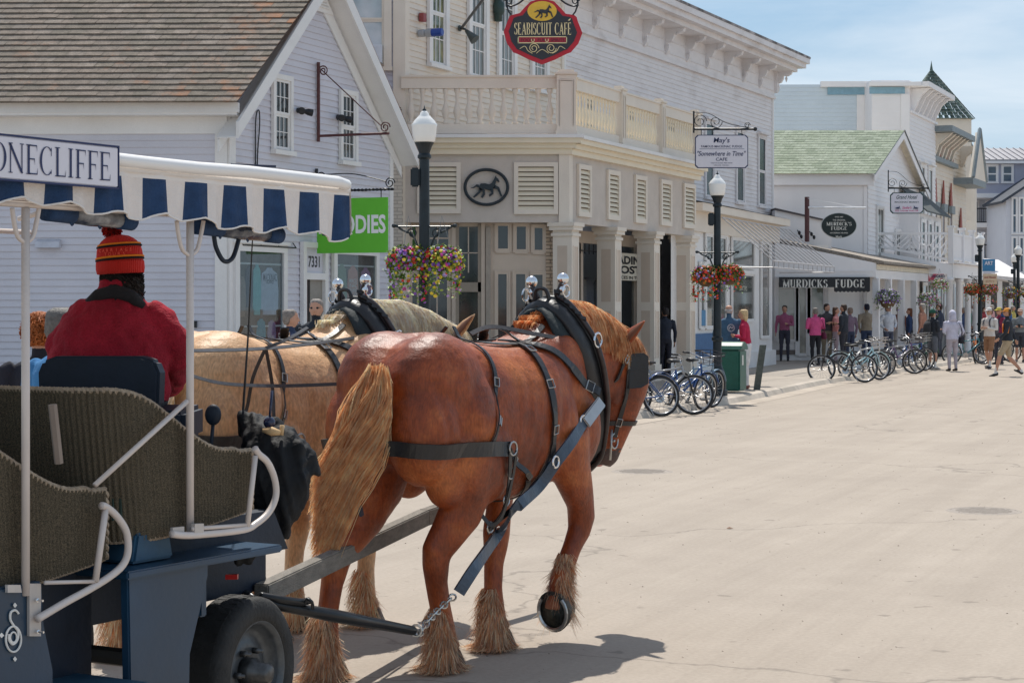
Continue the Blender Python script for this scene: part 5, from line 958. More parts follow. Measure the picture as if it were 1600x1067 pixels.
# small signs near the third lamp
x = MB(M('poster_blue')); x.box(P(1535, 424, 67.5), P(1555, 405, 67.45)); bo = x.build('hanging_sign', tagd=('small blue hanging sign right of the third street lamp', 'sign')); x = MB(signw); text_mb(x, 'ART', P(1545, 411, 67.44), (1, 0, 0), (0, 0, 1), .13, .003, width=.3, bold=.03); x.box(P(1536, 427.5, 67.46), P(1555, 424.6, 67.45)); x.build('lettering', None, bo)
x = MB(M('cream_sign', (.66, .50, .34), .6)); x.box(P(1536, 444, 67.3), P(1558, 427.8, 67.25)); bo = x.build('hanging_sign', tagd=('small cream hanging sign lettered and House below the blue one', 'sign')); x = MB(redt); text_mb(x, 'and House', P(1547, 433, 67.24), (1, 0, 0), (0, 0, 1), .08, .003, width=.4, bold=.03); text_mb(x, 'gallery', P(1547, 439, 67.24), (1, 0, 0), (0, 0, 1), .05, .003, width=.3); x.build('lettering', None, bo)
# ================================================================ STREET FURNITURE
lampw = M('lamp_white_glass', (.86, .85, .82), .25, .02, coat=.3); pole_m = M('lamp_black', (.010, .018, .024), .4, .3, 10, .05, 60)
def street_lamp(loc, label, h=4.37, arms=True, rz=0):
    t = thing('street_lamp', label, 'street lamp', loc, 'black lamp posts with white acorn globes along the kerb', rz=0, local=True)
    x = MB(pole_m); x.lathe((0, 0, 0), [(.20, 0), (.20, .10), (.17, .12), (.17, .32), (.13, .40), (.15, .44), (.11, .52), (.085, .62), (.085, 1.05), (.11, 1.07), (.11, 1.12), (.08, 1.15), (.065, h - .71), (.09, h - .69), (.09, h - .66), (.07, h - .63), (.10, h - .54), (.13, h - .49)], 16); x.build('pole', None, t, smooth=False)
    x = MB(lampw, ); x.smooth = True; x.lathe((0, 0, h - .49), [(.12, 0), (.14, .02), (.155, .10), (.165, .20), (.172, .225), (.170, .24), (.150, .26), (.142, .28), (.10, .325), (.065, .36), (.055, .39), (.03, .415), (.0, .42)], 24); x.build('globe', None, t)
    x = MB(pole_m); x.lathe((0, 0, h - .075), [(.03, 0), (.025, .02), (.010, .035), (.0, .08)], 8); x.build('finial', None, t)
    if arms:
        x = MB(pole_m)
        for s in (-1, 1):
            x.tube([(0, 0, 2.78), (s * .38, 0, 2.78)], .012, 6); x.tube(spline([(s * .07, 0, 2.45), (s * .15, 0, 2.66), (s * .3, 0, 2.74), (s * .37, 0, 2.80)], 6), .014, 6); x.ball((s * .4, 0, 2.79), .03, 6); scroll(x, (s * .16, 0, 2.69), V((s, 0, 0)), V((0, 0, 1)), .07, 1.3, .01)
        x.build('basket_arm', None, t)
        x = MB(pole_m); x.box((-.18, -.06, 3.3), (-.06, .05, 3.55)); x.build('junction_box', None, t, bevel=.02)
    return t
L1 = (-1.15, 25.2, .12); L2 = (4.0, 37.4, .12); L3 = (16.55, 67.9, .12); L4 = (21.35, 81, .12); L5 = (24.6, 94, .12)
for l, lb in ((L1, 'black street lamp with white acorn globe and purple yellow flower baskets before the cafe'), (L2, 'black street lamp with white globe and red flower baskets beside the green bin'), (L3, 'black street lamp with white globe at the corner of the balcony porch'), (L4, 'right one of the two far street lamps, nearer and taller looking'), (L5, 'left one of the two far street lamps, farther and lower looking')): street_lamp(l, lb)
leafg = [M('leaf_%d' % i, c, .6, .2, 30) for i, c in enumerate(((.10, .20, .03), (.20, .32, .05), (.06, .12, .025), (.30, .42, .06)))]
petal = {k: M('petal_' + k, c, .5, .15, 30) for k, c in dict(red=(.72, .03, .02), orange=(.8, .15, .03), purple=(.22, .08, .42), lilac=(.45, .30, .62), magenta=(.62, .03, .32), yellow=(.75, .55, .04), pink=(.75, .25, .42), white=(.7, .68, .7)).items()}
def basket(c, r, cols, label, seed, hang=True, trail=1.0, n=420, bowl=True, wide=1.0, leaf=(0, 1, 2)):
    random.seed(seed); t = thing('flower_basket', label, 'flower basket', c, 'flower baskets hanging over the sidewalk'); c = V(c)
    if bowl: x = MB(M('basket_coir', (.16, .10, .06), .9, .3, 20, .4, 60)); x.lathe(c, [(.06, -r * .75), (r * .5, -r * .55), (r * .72, -r * .1), (r * .74, 0)], 16); x.build('bowl', None, t, smooth=True)
    lv = MB(leafg[0]); fl = MB(petal[cols[0]])
    def leafq(mb, p, s, d):
        u = V((random.gauss(0, 1), random.gauss(0, 1), random.gauss(0, 1))).normalized(); w = u.cross(d if abs(u.dot(d)) < .95 else V((1, 0, 0))).normalized(); mb.poly(p - u * s * .5, p + w * s * .35, p + u * s * .6, p - w * s * .35)
    for i in range(n):
        th = random.uniform(0, 6.283); ph = random.uniform(-.35, 1.0); k = random.uniform(.72, 1.12)
        rr = math.cos(ph * 1.2) * r * k * wide; p = c + V((math.cos(th) * rr, math.sin(th) * rr, math.sin(ph * 1.3) * r * .75 * k))
        if random.random() < .16 * trail: p = c + V((math.cos(th) * r * .92 * wide, math.sin(th) * r * .9, -random.random() ** 1.5 * r * 1.7 * trail))
        lv.use(leafg[random.choice(leaf)]); leafq(lv, p, random.uniform(.035, .075), V((0, 0, 1)))
        [leafq(lv, p + V((random.gauss(0, .03), random.gauss(0, .03), random.gauss(0, .03))), random.uniform(.03, .06), V((0, 0, 1))) for _ in (0, 1)]; leafq(lv, p + V((random.gauss(0, .02), random.gauss(0, .02), random.gauss(0, .02))), random.uniform(.03, .06), V((0, 0, 1)))
        if random.random() < .62:
            fc_ = random.choice(cols); fl.use(petal[fc_]); q = p + (p - c).normalized() * .02; s = random.uniform(.017, .031); nrm = ((p - c).normalized() + V((0, -.5, .2))).normalized(); u = nrm.orthogonal().normalized(); w = nrm.cross(u)
            ring = [q + u * math.cos(a * 1.2566) * s + w * math.sin(a * 1.2566) * s - nrm * .004 * (a % 2) for a in range(5)]
            for a in range(5): fl.poly(q + nrm * .006, ring[a], ring[(a + 1) % 5])
    lv.build('leaves', None, t); fl.build('flowers', None, t)
    if hang:
        x = MB(M('basket_chain', (.3, .3, .3), .5, metal=.5)); top = c + V((0, 0, .62))
        for a in range(3): x.tube([c + V((math.cos(a * 2.1) * r * .7, math.sin(a * 2.1) * r * .7, 0)), top], .003, 4)
        x.build('hanging_wires', None, t)
mixc = ['purple', 'lilac', 'magenta', 'yellow', 'red', 'purple', 'magenta', 'pink']
basket((L1[0] - .21, L1[1] - .05, 2.42), .25, ['purple', 'lilac', 'magenta', 'yellow', 'red', 'purple'], 'bushy flower basket of purple, pink and yellow blooms left of the cafe lamp post', 1, n=1100, trail=1.2, leaf=(0, 1, 1, 3), bowl=False)
basket((L1[0] + .23, L1[1] - .05, 2.42), .25, ['magenta', 'yellow', 'lilac', 'red', 'yellow', 'purple'], 'bushy flower basket of magenta, yellow and red blooms right of the cafe lamp post', 2, n=1100, trail=1.0, leaf=(0, 1, 3, 3), bowl=False)
basket((L2[0] - .24, L2[1] - .1, 2.42), .25, ['red', 'red', 'orange', 'red', 'lilac'], 'red flower basket left of the lamp post beside the green bin', 3, n=800, trail=1.1)
basket((L2[0] + .22, L2[1] - .1, 2.45), .25, ['red', 'red', 'red', 'orange', 'purple'], 'red flower basket right of the lamp post beside the green bin', 4, n=800, trail=.7)
basket((L3[0] - .3, L3[1] - .1, 2.42), .27, ['red', 'orange', 'red'], 'far red flower basket left of the third lamp post', 5, n=350)
basket((L3[0] + .3, L3[1] - .1, 2.42), .27, ['red', 'orange', 'pink'], 'far red flower basket right of the third lamp post', 6, n=350)
basket((L4[0] - .35, L4[1] - .1, 2.4), .33, ['purple', 'red', 'yellow', 'lilac'], 'far purple and yellow flower basket left of the twin lamp', 7, n=350)
basket((L4[0] + .35, L4[1] - .1, 2.4), .33, ['red', 'orange', 'yellow', 'lilac'], 'far orange and lilac flower basket right of the twin lamp', 8, n=350)
basket(P(1387, 468, 59.6), .38, ['purple', 'lilac', 'white'], 'green leafy hanging basket with purple blooms by the first white porch post', 9, n=500, trail=.5)
basket(P(1451, 471, 64), .36, ['pink', 'white', 'lilac'], 'green hanging basket with pale pink blooms between the two porches', 10, n=500, trail=.9, bowl=False)
basket(P(1468, 448, 66.3), .3, ['white', 'pink'], 'yellow green hanging basket under the flower patterned sign', 11, n=300, trail=.5, leaf=(1, 3), bowl=False)
# litter bin
bn = thing('litter_bin', 'dark green litter bin with rounded top beside the lamp post', 'litter bin', (4.42, 38.8, .12), rz=R(-22), local=True)
gm = M('bin_green', (.012, .10, .07), .42, .15, 6, .05, 50); x = MB(gm); x.box((-.26, -.26, .03), (.26, .26, .86)); x.build('body', None, bn, bevel=.03)
x = MB(gm); x.prism([(-.29, -.29 + .58 * t, .86 + .16 * math.sin(t * math.pi) ** .6) for t in [i / 10 for i in range(11)]], (.58, 0, 0)); x.build('lid', None, bn, bevel=.01)
x = MB(M('bin_label', (.6, .6, .55), .6)); x.box((.262, -.12, .55), (.268, .0, .75)); x.build('notice', None, bn)
x = MB(M('grey_timber', (.10, .11, .10), .85, .3, 14, .3, 40)); b_ = G(1178, 609, .12); x.obox(b_, (.13, 0, 0), (0, .1, 0), (.13, 0, .93)); x.build('leaning_post', tagd=('short grey timber post leaning right beside the litter bin', 'post'))
# ================================================================ HORSES
TH = 33.0
def coat(name, base, dark, light, seed=0.0, hi=.5):
    m = bpy.data.materials.new(name); m.use_nodes = True; N = m.node_tree.nodes; L = m.node_tree.links.new; b = N['Principled BSDF']
    b.inputs['Roughness'].default_value = .42; b.inputs['Specular IOR Level'].default_value = .42
    b.inputs['Sheen Weight'].default_value = .0; b.inputs['Sheen Roughness'].default_value = .4; b.inputs['Sheen Tint'].default_value = (*light, 1)
    t = N.new('ShaderNodeTexCoord'); mp = N.new('ShaderNodeMapping'); mp.inputs['Location'].default_value = (seed, seed, seed); mp.inputs['Scale'].default_value = (1, .55, .8); L(t.outputs['Object'], mp.inputs['Vector'])
    n1 = N.new('ShaderNodeTexNoise'); n1.inputs['Scale'].default_value = 3.2; n1.inputs['Detail'].default_value = 6; n1.inputs['Roughness'].default_value = .6; L(mp.outputs[0], n1.inputs['Vector'])
    r1 = N.new('ShaderNodeValToRGB'); e = r1.color_ramp.elements; e[0].position = .33; e[0].color = (*dark, 1); e[1].position = .68; e[1].color = (*light, 1); c = r1.color_ramp.elements.new(.5); c.color = (*base, 1); L(n1.outputs['Fac'], r1.inputs['Fac'])
    n2 = N.new('ShaderNodeTexNoise'); n2.inputs['Scale'].default_value = 1; n2.inputs['Detail'].default_value = 4; mh = N.new('ShaderNodeMapping'); mh.inputs['Scale'].default_value = (170, 60, 28); L(t.outputs['Object'], mh.inputs['Vector']); L(mh.outputs[0], n2.inputs['Vector'])
    mr = N.new('ShaderNodeMapRange'); mr.inputs['From Min'].default_value = .3; mr.inputs['From Max'].default_value = .7; mr.inputs['To Min'].default_value = .76; mr.inputs['To Max'].default_value = 1.24; L(n2.outputs['Fac'], mr.inputs['Value'])
    mm = N.new('ShaderNodeMixRGB'); mm.blend_type = 'MULTIPLY'; mm.inputs['Fac'].default_value = 1; L(r1.outputs['Color'], mm.inputs['Color1']); L(mr.outputs[0], mm.inputs['Color2'])
    # lower legs: darker knees and hocks then pale feather, from the height of the coat point
    sp = N.new('ShaderNodeSeparateXYZ'); L(t.outputs['Object'], sp.inputs[0]); lr = N.new('ShaderNodeValToRGB'); le = lr.color_ramp.elements
    le[0].position = 0; le[0].color = (.9, .9, .9, 1); le[1].position = .30; le[1].color = (0, 0, 0, 1); L(sp.outputs['Z'], lr.inputs['Fac'])
    m2 = N.new('ShaderNodeMixRGB'); L(lr.outputs['Color'], m2.inputs['Fac']); L(mm.outputs[0], m2.inputs['Color1']); m2.inputs['Color2'].default_value = (.42, .28, .18, 1); L(m2.outputs[0], b.inputs['Base Color'])
    nr = N.new('ShaderNodeMapRange'); nr.inputs['To Min'].default_value = .38; nr.inputs['To Max'].default_value = .60; L(n1.outputs['Fac'], nr.inputs['Value']); L(nr.outputs[0], b.inputs['Roughness'])
    bn = N.new('ShaderNodeTexNoise'); bn.inputs['Scale'].default_value = 9; bn.inputs['Detail'].default_value = 6; bn.inputs['Roughness'].default_value = .62; L(t.outputs['Object'], bn.inputs['Vector'])
    ad = N.new('ShaderNodeMath'); ad.operation = 'MULTIPLY_ADD'; ad.inputs[1].default_value = .12; L(n2.outputs['Fac'], ad.inputs[0]); L(bn.outputs['Fac'], ad.inputs[2])
    bb = N.new('ShaderNodeBump'); bb.inputs['Strength'].default_value = .45; bb.inputs['Distance'].default_value = .03; L(ad.outputs[0], bb.inputs['Height']); L(bb.outputs[0], b.inputs['Normal'])
    return m
def hairmat(name, col, rough=.55):
    m = M(name, col, rough, .3, 14, 0, 40, spec=.25); N = m.node_tree.nodes; L = m.node_tree.links.new; b = N['Principled BSDF']; o = [q for q in N if q.type == 'OUTPUT_MATERIAL'][0]
    tr = N.new('ShaderNodeBsdfTranslucent'); mx = N.new('ShaderNodeMixShader'); mx.inputs[0].default_value = .55; L(b.inputs['Base Color'].links[0].from_socket, tr.inputs[0]); L(b.outputs[0], mx.inputs[1]); L(tr.outputs[0], mx.inputs[2]); L(mx.outputs[0], o.inputs[0]); return m
leather = M('harness_leather', (.016, .016, .018), .42, .3, 14, .12, 60, spec=.5)
leather_g = M('worn_harness_webbing', (.10, .105, .12), .5, .25, 10, .15, 60)
webb = M('blue_grey_trace', (.06, .085, .12), .45, .3, 10, .2, 60)
chrome = M('polished_chrome', (.75, .76, .78), .12, .05, 10, metal=1)
steel_m = M('worn_steel', (.45, .45, .44), .3, .2, 20, metal=1)
hoofm = M('hoof_horn', (.10, .085, .07), .6, .4, 14, .2, 40); solem = M('hoof_sole', (.07, .075, .065), .85, .5, 12, .5, 30)
def strand(mb, pts, w0, w1, nrm):
    n = len(pts); vs = []
    for i, p in enumerate(pts):
        d = (V(pts[min(i + 1, n - 1)]) - V(pts[max(i - 1, 0)])); b = d.cross(nrm)
        if b.length < 1e-6: b = V((1, 0, 0))
        b = b.normalized() * (lerp(w0, w1, (i / (n - 1)) ** 1.5) / 2); vs += [V(p) - b, V(p) + b]
    mb.add(vs, [(2 * i, 2 * i + 1, 2 * i + 3, 2 * i + 2) for i in range(n - 1)])
def make_horse(root, coatm, mane_mats, tail_mats, feather_mats, legs, seed=1, lifted=True, tail=True, bob=False):
    random.seed(seed); mb = MB()
    def ring(y, zc, a, bt, bb, n=28, x=0, pw=.82):
        out = []
        for k in range(n):
            t = 2 * math.pi * k / n; c, s = math.cos(t), math.sin(t)
            out.append(V((x + a * math.copysign(abs(c) ** pw, c), y, zc + (bt if s > 0 else bb) * math.copysign(abs(s) ** pw, s))))
        return out
    mb.ring_loft([ring(*q) for q in ((-.06, 1.40, .10, .10, .13), (0.0, 1.39, .21, .19, .20), (.08, 1.37, .30, .29, .28), (.20, 1.36, .345, .345, .32), (.38, 1.35, .35, .375, .36), (.55, 1.32, .335, .375, .40), (.75, 1.28, .34, .385, .42),
        (.95, 1.26, .36, .40, .44), (1.15, 1.26, .35, .41, .44), (1.35, 1.29, .30, .44, .44), (1.5, 1.33, .25, .46, .44), (1.65, 1.32, .215, .42, .40), (1.78, 1.25, .185, .33, .30), (1.88, 1.20, .14, .20, .18), (1.93, 1.19, .06, .09, .09))])
    for s in (-1, 1):
        mb.ball((s * .245, .40, 1.30), (.15, .20, .26), 10); mb.ball((s * .225, .26, 1.04), (.10, .16, .20), 10); mb.ball((s * .25, 1.28, 1.22), (.10, .16, .22), 10)
        mb.ball((s * .15, .27, 1.46), (.21, .33, .27), 12)              # croup lobes
        mb.ball((s * .19, .12, 1.24), (.175, .22, .28), 12)           # buttocks
        mb.ball((s * .24, .58, 1.08), (.12, .22, .24), 10)           # stifle / flank
        mb.ball((s * .175, 1.60, 1.18), (.12, .19, .24), 10)           # shoulder point
        mb.ball((s * .19, 1.46, 1.42), (.09, .20, .28), 10)
    hd = legs.get('head', (.15, 0.0, 0.0)); hx, hy, hz = hd
    nk = [((0, 1.36, 1.42), .20, .33), ((hx * .05, 1.58, 1.47), .18, .355), ((hx * .25, 1.76, 1.53), .16, .36), ((hx * .5, 1.93 + hy * .5, 1.55 + hz * .5), .135, .31), ((hx * .8, 2.08 + hy * .8, 1.55 + hz * .8), .115, .24), ((hx, 2.20 + hy, 1.53 + hz), .10, .18), ((hx, 2.27 + hy, 1.50 + hz), .07, .10)]
    mb.limb([(c, a, b) for c, a, b in nk], 22)
    HR_ = Matrix.Rotation(R(legs.get('turn', 0)), 3, 'Z'); H = lambda dx, dy, z: V((hx, 2.24 + hy, z + hz)) + HR_ @ V((dx, dy, 0))
    mb.limb([(H(0, -.02, 1.67), .05, .06), (H(0, 0, 1.62), .095, .12), (H(0, .01, 1.53), .118, .165), (H(-.005, .0, 1.42), .124, .195), (H(-.01, -.01, 1.32), .112, .18), (H(-.02, -.01, 1.22), .085, .138), (H(-.035, -.03, 1.12), .070, .108), (H(-.05, -.055, 1.03), .070, .098), (H(-.06, -.075, .96), .072, .092), (H(-.065, -.09, .915), .048, .062)], 20, side=HR_ @ V((1, 0, 0)))
    for s in (-1, 1): mb.ball(H(s * .075, -.06, 1.38), (.05, .095, .12), 8); mb.ball(H(s * .085, .07, 1.50), (.028, .05, .05), 8)
    mb.ball(H(-.06, -.135, .945), (.045, .05, .045), 8)      # lower lip / chin
    hooves = []; fet = []
    for key, sec in legs.items():
        if key in ('head', 'turn'): continue
        mb.limb([(V(c), a, b) for c, a, b in sec], 18)
        fet.append((key, V(sec[-3][0]), V(sec[-1][0])))
    me = remesh(mb, .0135, 5, .5)
    def muscle(p):          # muscle bellies, skin folds, ribs
        e = noise.noise(V((p.x * 5, p.y * 5 + seed, p.z * 3.2))) * .007 + noise.noise(V((p.x * 11, p.y * 13 + p.z * 4, p.z * 6 + seed))) * .0035
        if p.z < .75: e *= .45
        if .75 < p.y < 1.3 and .95 < p.z < 1.5 and abs(p.x) > .2: e += .0022 * math.sin((p.y - p.z * .18) * 70)
        if abs(p.x) < .05 and p.y < .35 and p.z > 1.45: e -= .018 * (1 - abs(p.x) / .05)       # croup groove
        e -= .008 * math.exp(-((p.y - .52 - (1.45 - p.z) * .25) / .035) ** 2) * (1 if .95 < p.z < 1.6 and abs(p.x) > .15 else 0)
        e -= .006 * math.exp(-((p.y - .08 - (1.3 - p.z) * .15) / .025) ** 2) * (1 if .8 < p.z < 1.5 and p.x > .1 else 0)
        return e
    displace(me, muscle)
    body = link_mesh('body', me, root, coatm); me.materials.append(M('muzzle_coat', (.075, .045, .038) if seed == 11 else (.30, .17, .12), .6, .3, 20, .2, 60)); mz = H(-.06, -.08, .93)
    for p in me.polygons:
        if (p.center - mz).length < .115 + .03 * noise.noise(p.center * 40): p.material_index = 1
    bvh = BVHTree.FromPolygons([v.co.copy() for v in me.vertices], [tuple(p.vertices) for p in me.polygons])
    # hooves
    for key, f0, f1 in fet:
        x = MB(hoofm); x.smooth = True
        if False:
            ax = V((0.0, .34, -.94)).normalized(); c = f1; fw = V((0, .94, .34))       # axis from pastern to ground face, sole looks back/down
            ax = V((0, -.42, -.9)).normalized(); u = V((1, 0, 0)); w = ax.cross(u)
        else: ax = V((0, .16, -1)).normalized(); u = V((1, 0, 0)); w = ax.cross(u); c = f1
        def hring(r, h, fx=1.0, sh=0): 
            return [c + ax * h + u * (math.cos(2 * math.pi * k / 20) * r) + w * ((math.sin(2 * math.pi * k / 20) * r * fx) + sh) for k in range(20)]
        if key == 'FR' and lifted:
            # hoof folded back: sole disc faces the viewer
            sn = V((.05, -.985, -.12)).normalized(); u = V((1, 0, 0)); w = sn.cross(u).normalized(); 
            cc = c; hr = lambda r, h, ry=1.12: [cc + sn * h + u * (math.cos(2 * math.pi * k / 22) * r) + w * (math.sin(2 * math.pi * k / 22) * r * ry) for k in range(22)]
            x.ring_loft([hr(.055, -.12), hr(.078, -.09), hr(.094, -.03), hr(.103, .03)]); ho = x.build('hoof', None, root)
            y = MB(solem); y.smooth = True; y.ring_loft([hr(.099, .0305), hr(.075, .025), hr(.03, .017)]); y.prism([cc + sn * .032 + u * a + w * b for a, b in ((-.028, .075), (.028, .075), (.006, -.03), (-.006, -.03))], sn * .006); y.build('sole', None, ho)
            y = MB(steel_m); y.tube([cc + sn * .036 + u * (math.cos(R(a)) * .089) + w * (math.sin(R(a)) * .10) for a in range(-225, 46, 15)], .011, 6); y.build('horseshoe', None, ho)
        else:
            x.ring_loft([hring(.062, .0), hring(.072, .03), hring(.088, .09, 1.08, -.0), hring(.094, max(.1, (f1.z - .012) / abs(ax.z)), 1.1)]); ho = x.build('hoof', None, root)
    # feathering
    for key, f0, f1 in fet:
        groups = [MB(m) for m in feather_mats]; up_ = (f0 - f1).normalized(); lift = key == 'FR' and lifted
        for i in range(2300 if not bob else 1100):
            k = random.random() ** .9; base = f1.lerp(f0, k * 1.9 - .1); th = random.uniform(0, 6.283); back = .5 - .5 * math.sin(th)
            out = V((math.cos(th), math.sin(th), 0)); rad = .046; p = base + out * rad * .85
            ln = random.uniform(.05, .15) * (.7 + .95 * back) * (1.15 - .75 * k); dn = V((0, 0, -1)) if not lift else V((.08, .05, -1)).normalized()
            if lift: ln *= .8; p += V((0, .01, .03))
            if lift and math.sin(th) < -.2 and k < .5: continue
            cl = .7 + .6 * noise.noise(V((th * 2.2, k * 6, seed)))
            sway = V((random.gauss(0, .008), random.gauss(0, .008), 0)); q = []
            for j in range(6):
                t = j / 5; q.append(p + out * (cl * .055 * (.35 + back) * (1.2 - k * .8) * math.sin(min(1, t * 1.25) * 1.57) ) + out * (.045 * (1 - k) * t * t * (.6 + back)) + dn * ln * t * (1.0 + .25 * t) + sway * t * t * 2 - V((0, .03 * t * back, 0)) * (0 if lift else 1))
                if q[-1].z < .03: q[-1].z = .03 - .004 * j + random.random() * .012; q[-1] += out * .014
            strand(random.choice(groups), q, .0055, .0014, out)
        for g_ in groups:
            if g_.v: g_.build('feather', None, root)
    # mane: flows to the right of the crest
    crest = []
    for i in range(60):
        t = i / 59; y = lerp(1.30, 2.26, t); xx = hx * max(0, (y - 1.6) / .65); hit = bvh.ray_cast(V((xx, y + hy * max(0, (y - 1.6) / .65), 2.4)), V((0, 0, -1)))
        crest.append((y, hit[0] if hit[0] else V((xx, y, 1.7))))
    g1 = [MB(m) for m in mane_mats]
    for y, c in crest:
        if y < 1.50: continue
        for k in range(120 if y > 1.68 else 40):
            side = random.choice((-1, 1, 1, 1, 1)); p = c + V((random.gauss(0, .014), random.uniform(-.012, .012), -.012)); ln = random.uniform(.16, .30) * (1 if y < 2.15 else .75); q = []; sw = random.gauss(0.04, .03)
            for j in range(7):
                t = j / 6; r_ = V((side * (.06 * math.sin(t * 1.2) * 1.6 + .03 * t), sw * t, .035 * math.sin(t * 2.6) - ln * t ** 1.5 * .95)); pp = p + r_
                near = bvh.find_nearest(pp)
                if near[0] is not None and (pp - near[0]).dot(near[1]) < .012: pp = near[0] + near[1] * (.012 + .012 * random.random())
                q.append(pp)
            strand(random.choice(g1), q, .0062, .0018, (q[3] - c) if (q[3] - c).length > .01 else V((1, 0, 0)))
    for g_ in g1: g_.build('mane', None, root)
    # forelock + clipped/bunched mane over the withers
    g2 = MB(mane_mats[-1]); g2b = MB(mane_mats[0])
    for y, c in crest:
        if not (1.26 < y < 1.57): continue
        for k in range(80):
            p = c + V((random.gauss(0, .02), random.uniform(-.012, .012), -.01)); s = random.choice((-1, 1)); lump = .5 + .5 * abs(math.sin(y * 38)); q = [p + V((s * .035 * t * lump, .03 * t, .055 * math.sin(t * 2.4) * lump)) for t in (0, .3, .6, .85, 1.1)]; strand(random.choice((g2, g2b)), q, .006, .0025, V((1, 0, .2)))
    g2.build('withers_tuft', None, root); g2b.build('withers_tuft', None, root)
    fl = MB(mane_mats[0])
    for k in range(220):
        p = H(random.gauss(0, .03), .02, 1.67 - .02); q = [p + V((random.gauss(0, .01) + .02 * t, .10 * t + .02, .02 - .2 * t * t)) for t in (0, .25, .5, .75, 1)]; strand(fl, q, .006, .002, V((0, 1, 0)))
    fl.build('forelock', None, root)
    # ears
    for s in (-1, 1):
        x = MB(coatm); x.smooth = True; b0 = H(s * .065, -.035, 1.62); d = (V((s * .75, -.10, .62)) if s > 0 else V((-.35, -.1, .9))).normalized() * (.235 if s > 0 else .20)
        sec = [(b0 + d * t, r_, r_ * .55) for t, r_ in ((-.1, .022), (.08, .036), (.3, .046), (.55, .040), (.8, .022), (.97, .007), (1.0, .002))]; x.limb(sec, 12, side=V((0, .4, 1)) if s > 0 else V((1, 0, 0))); eo = x.build('ear', None, root)
        x = MB(M('ear_inner', (.20, .085, .05), .8)); x.limb([(c - V((0, .021, 0.006)), a * .7, bq * .4) for c, a, bq in sec[1:6]], 10, side=V((0, .4, 1)) if s > 0 else V((1, 0, 0))); x.build('inner_ear', None, eo)
    # eye, nostril
    for s in (-1, 1):
        x = MB(M('horse_eye', (.01, .008, .006), .08)); x.ball(H(s * .106, .06, 1.50), (.014, .026, .022), 8); x.build('eye', None, root, smooth=True)
    x = MB(M('muzzle_skin', (.10, .065, .06), .7)); x.smooth = True; 
    me2 = MB(M('muzzle_skin')); 
    for s in (-1, 1): me2.ball(H(-.06 + s * .05, -.03, .985), (.018, .028, .022), 8); 
    me2.build('nostril', None, root, smooth=True)
    x = MB(M('lip_pink', (.45, .20, .18), .6)); x.ball(H(-.062, -.115, .918), (.032, .035, .016), 8); x.build('lip', None, root, smooth=True)
    # tail
    if tail:
        gs = [MB(m) for m in tail_mats]; dock = V((0.055, -.075, 1.55))
        for i in range(4200 if not bob else 700):
            a = random.random(); u = max(-1.9, min(1.9, random.gauss(0, 1))); inner = abs(u) < .45; root_p = dock + V((u * .024, -.02 * random.random(), -.22 * a ** 2 + random.gauss(0, .012)))
            L_ = random.uniform(.50, .93) * (1 - .15 * a); clump = math.floor(u * 5) / 5; spread = (u * .4 + clump * .6) * .026 + random.gauss(0, .008); drift = -.25 * random.uniform(.85, 1.12); q = []
            for j in range(9):
                t = j / 8; bulge = .35 * (1 - t) + math.sin(min(1, t * 1.6) * 2.75) ; q.append(root_p + V((spread * bulge + drift * t ** 2.1 + .018 * math.sin(t * 7 + u * 3), -.075 * math.sin(min(t * 2.2, 1.57)) - .05 * t + random.gauss(0, .004) - .03 * abs(u) * 0, .03 * math.sin(t * 3) - L_ * t)))
            g_ = gs[0] if (inner and random.random() < .22) else random.choice(gs[1:]); strand(g_, q, .0052, .0016, V((random.gauss(0, .5), -1, 0)))
        for g_ in gs: g_.build('tail', None, root)
    return body, bvh, H
def snap(bvh, pts, off=.012, n=8, closed=False, interior=None):
    q = spline(pts, n, closed); out = []; nr = []
    for p in q:
        h = bvh.find_nearest(p); nn = h[1]; 
        if (p - h[0]).dot(nn) > .06: out.append(p); nr.append(nn)     # strap spans free air
        else: out.append(h[0] + nn * off); nr.append(nn)
    for _ in range(2): out = [out[0]] + [(out[i - 1] + out[i] * 2 + out[i + 1]) / 4 for i in range(1, len(out) - 1)] + [out[-1]] if not closed else [(out[i - 1] + out[i] * 2 + out[(i + 1) % len(out)]) / 4 for i in range(len(out))]
    return out, nr
def belt(root, bvh, pts, w, name='strap', mat=leather, off=.010, t=.006, closed=False, n=8, buckles=()):
    p, nr = snap(bvh, pts, off, n, closed); x = MB(mat); x.strap(p, w, t, nr, closed); ob = x.build(name, None, root)
    for f in buckles:
        i = int(f * (len(p) - 1)); d = (p[min(i + 1, len(p) - 1)] - p[max(i - 1, 0)]).normalized(); nn = nr[i]; b = d.cross(nn).normalized(); c = p[i] + nn * (t + .004); x = MB(steel_m)
        x.tube([c + d * .022 + b * w * .62, c + d * .022 - b * w * .62, c - d * .022 - b * w * .62, c - d * .022 + b * w * .62], .004, 6, closed=True); x.build('buckle', None, ob)
    return ob, p
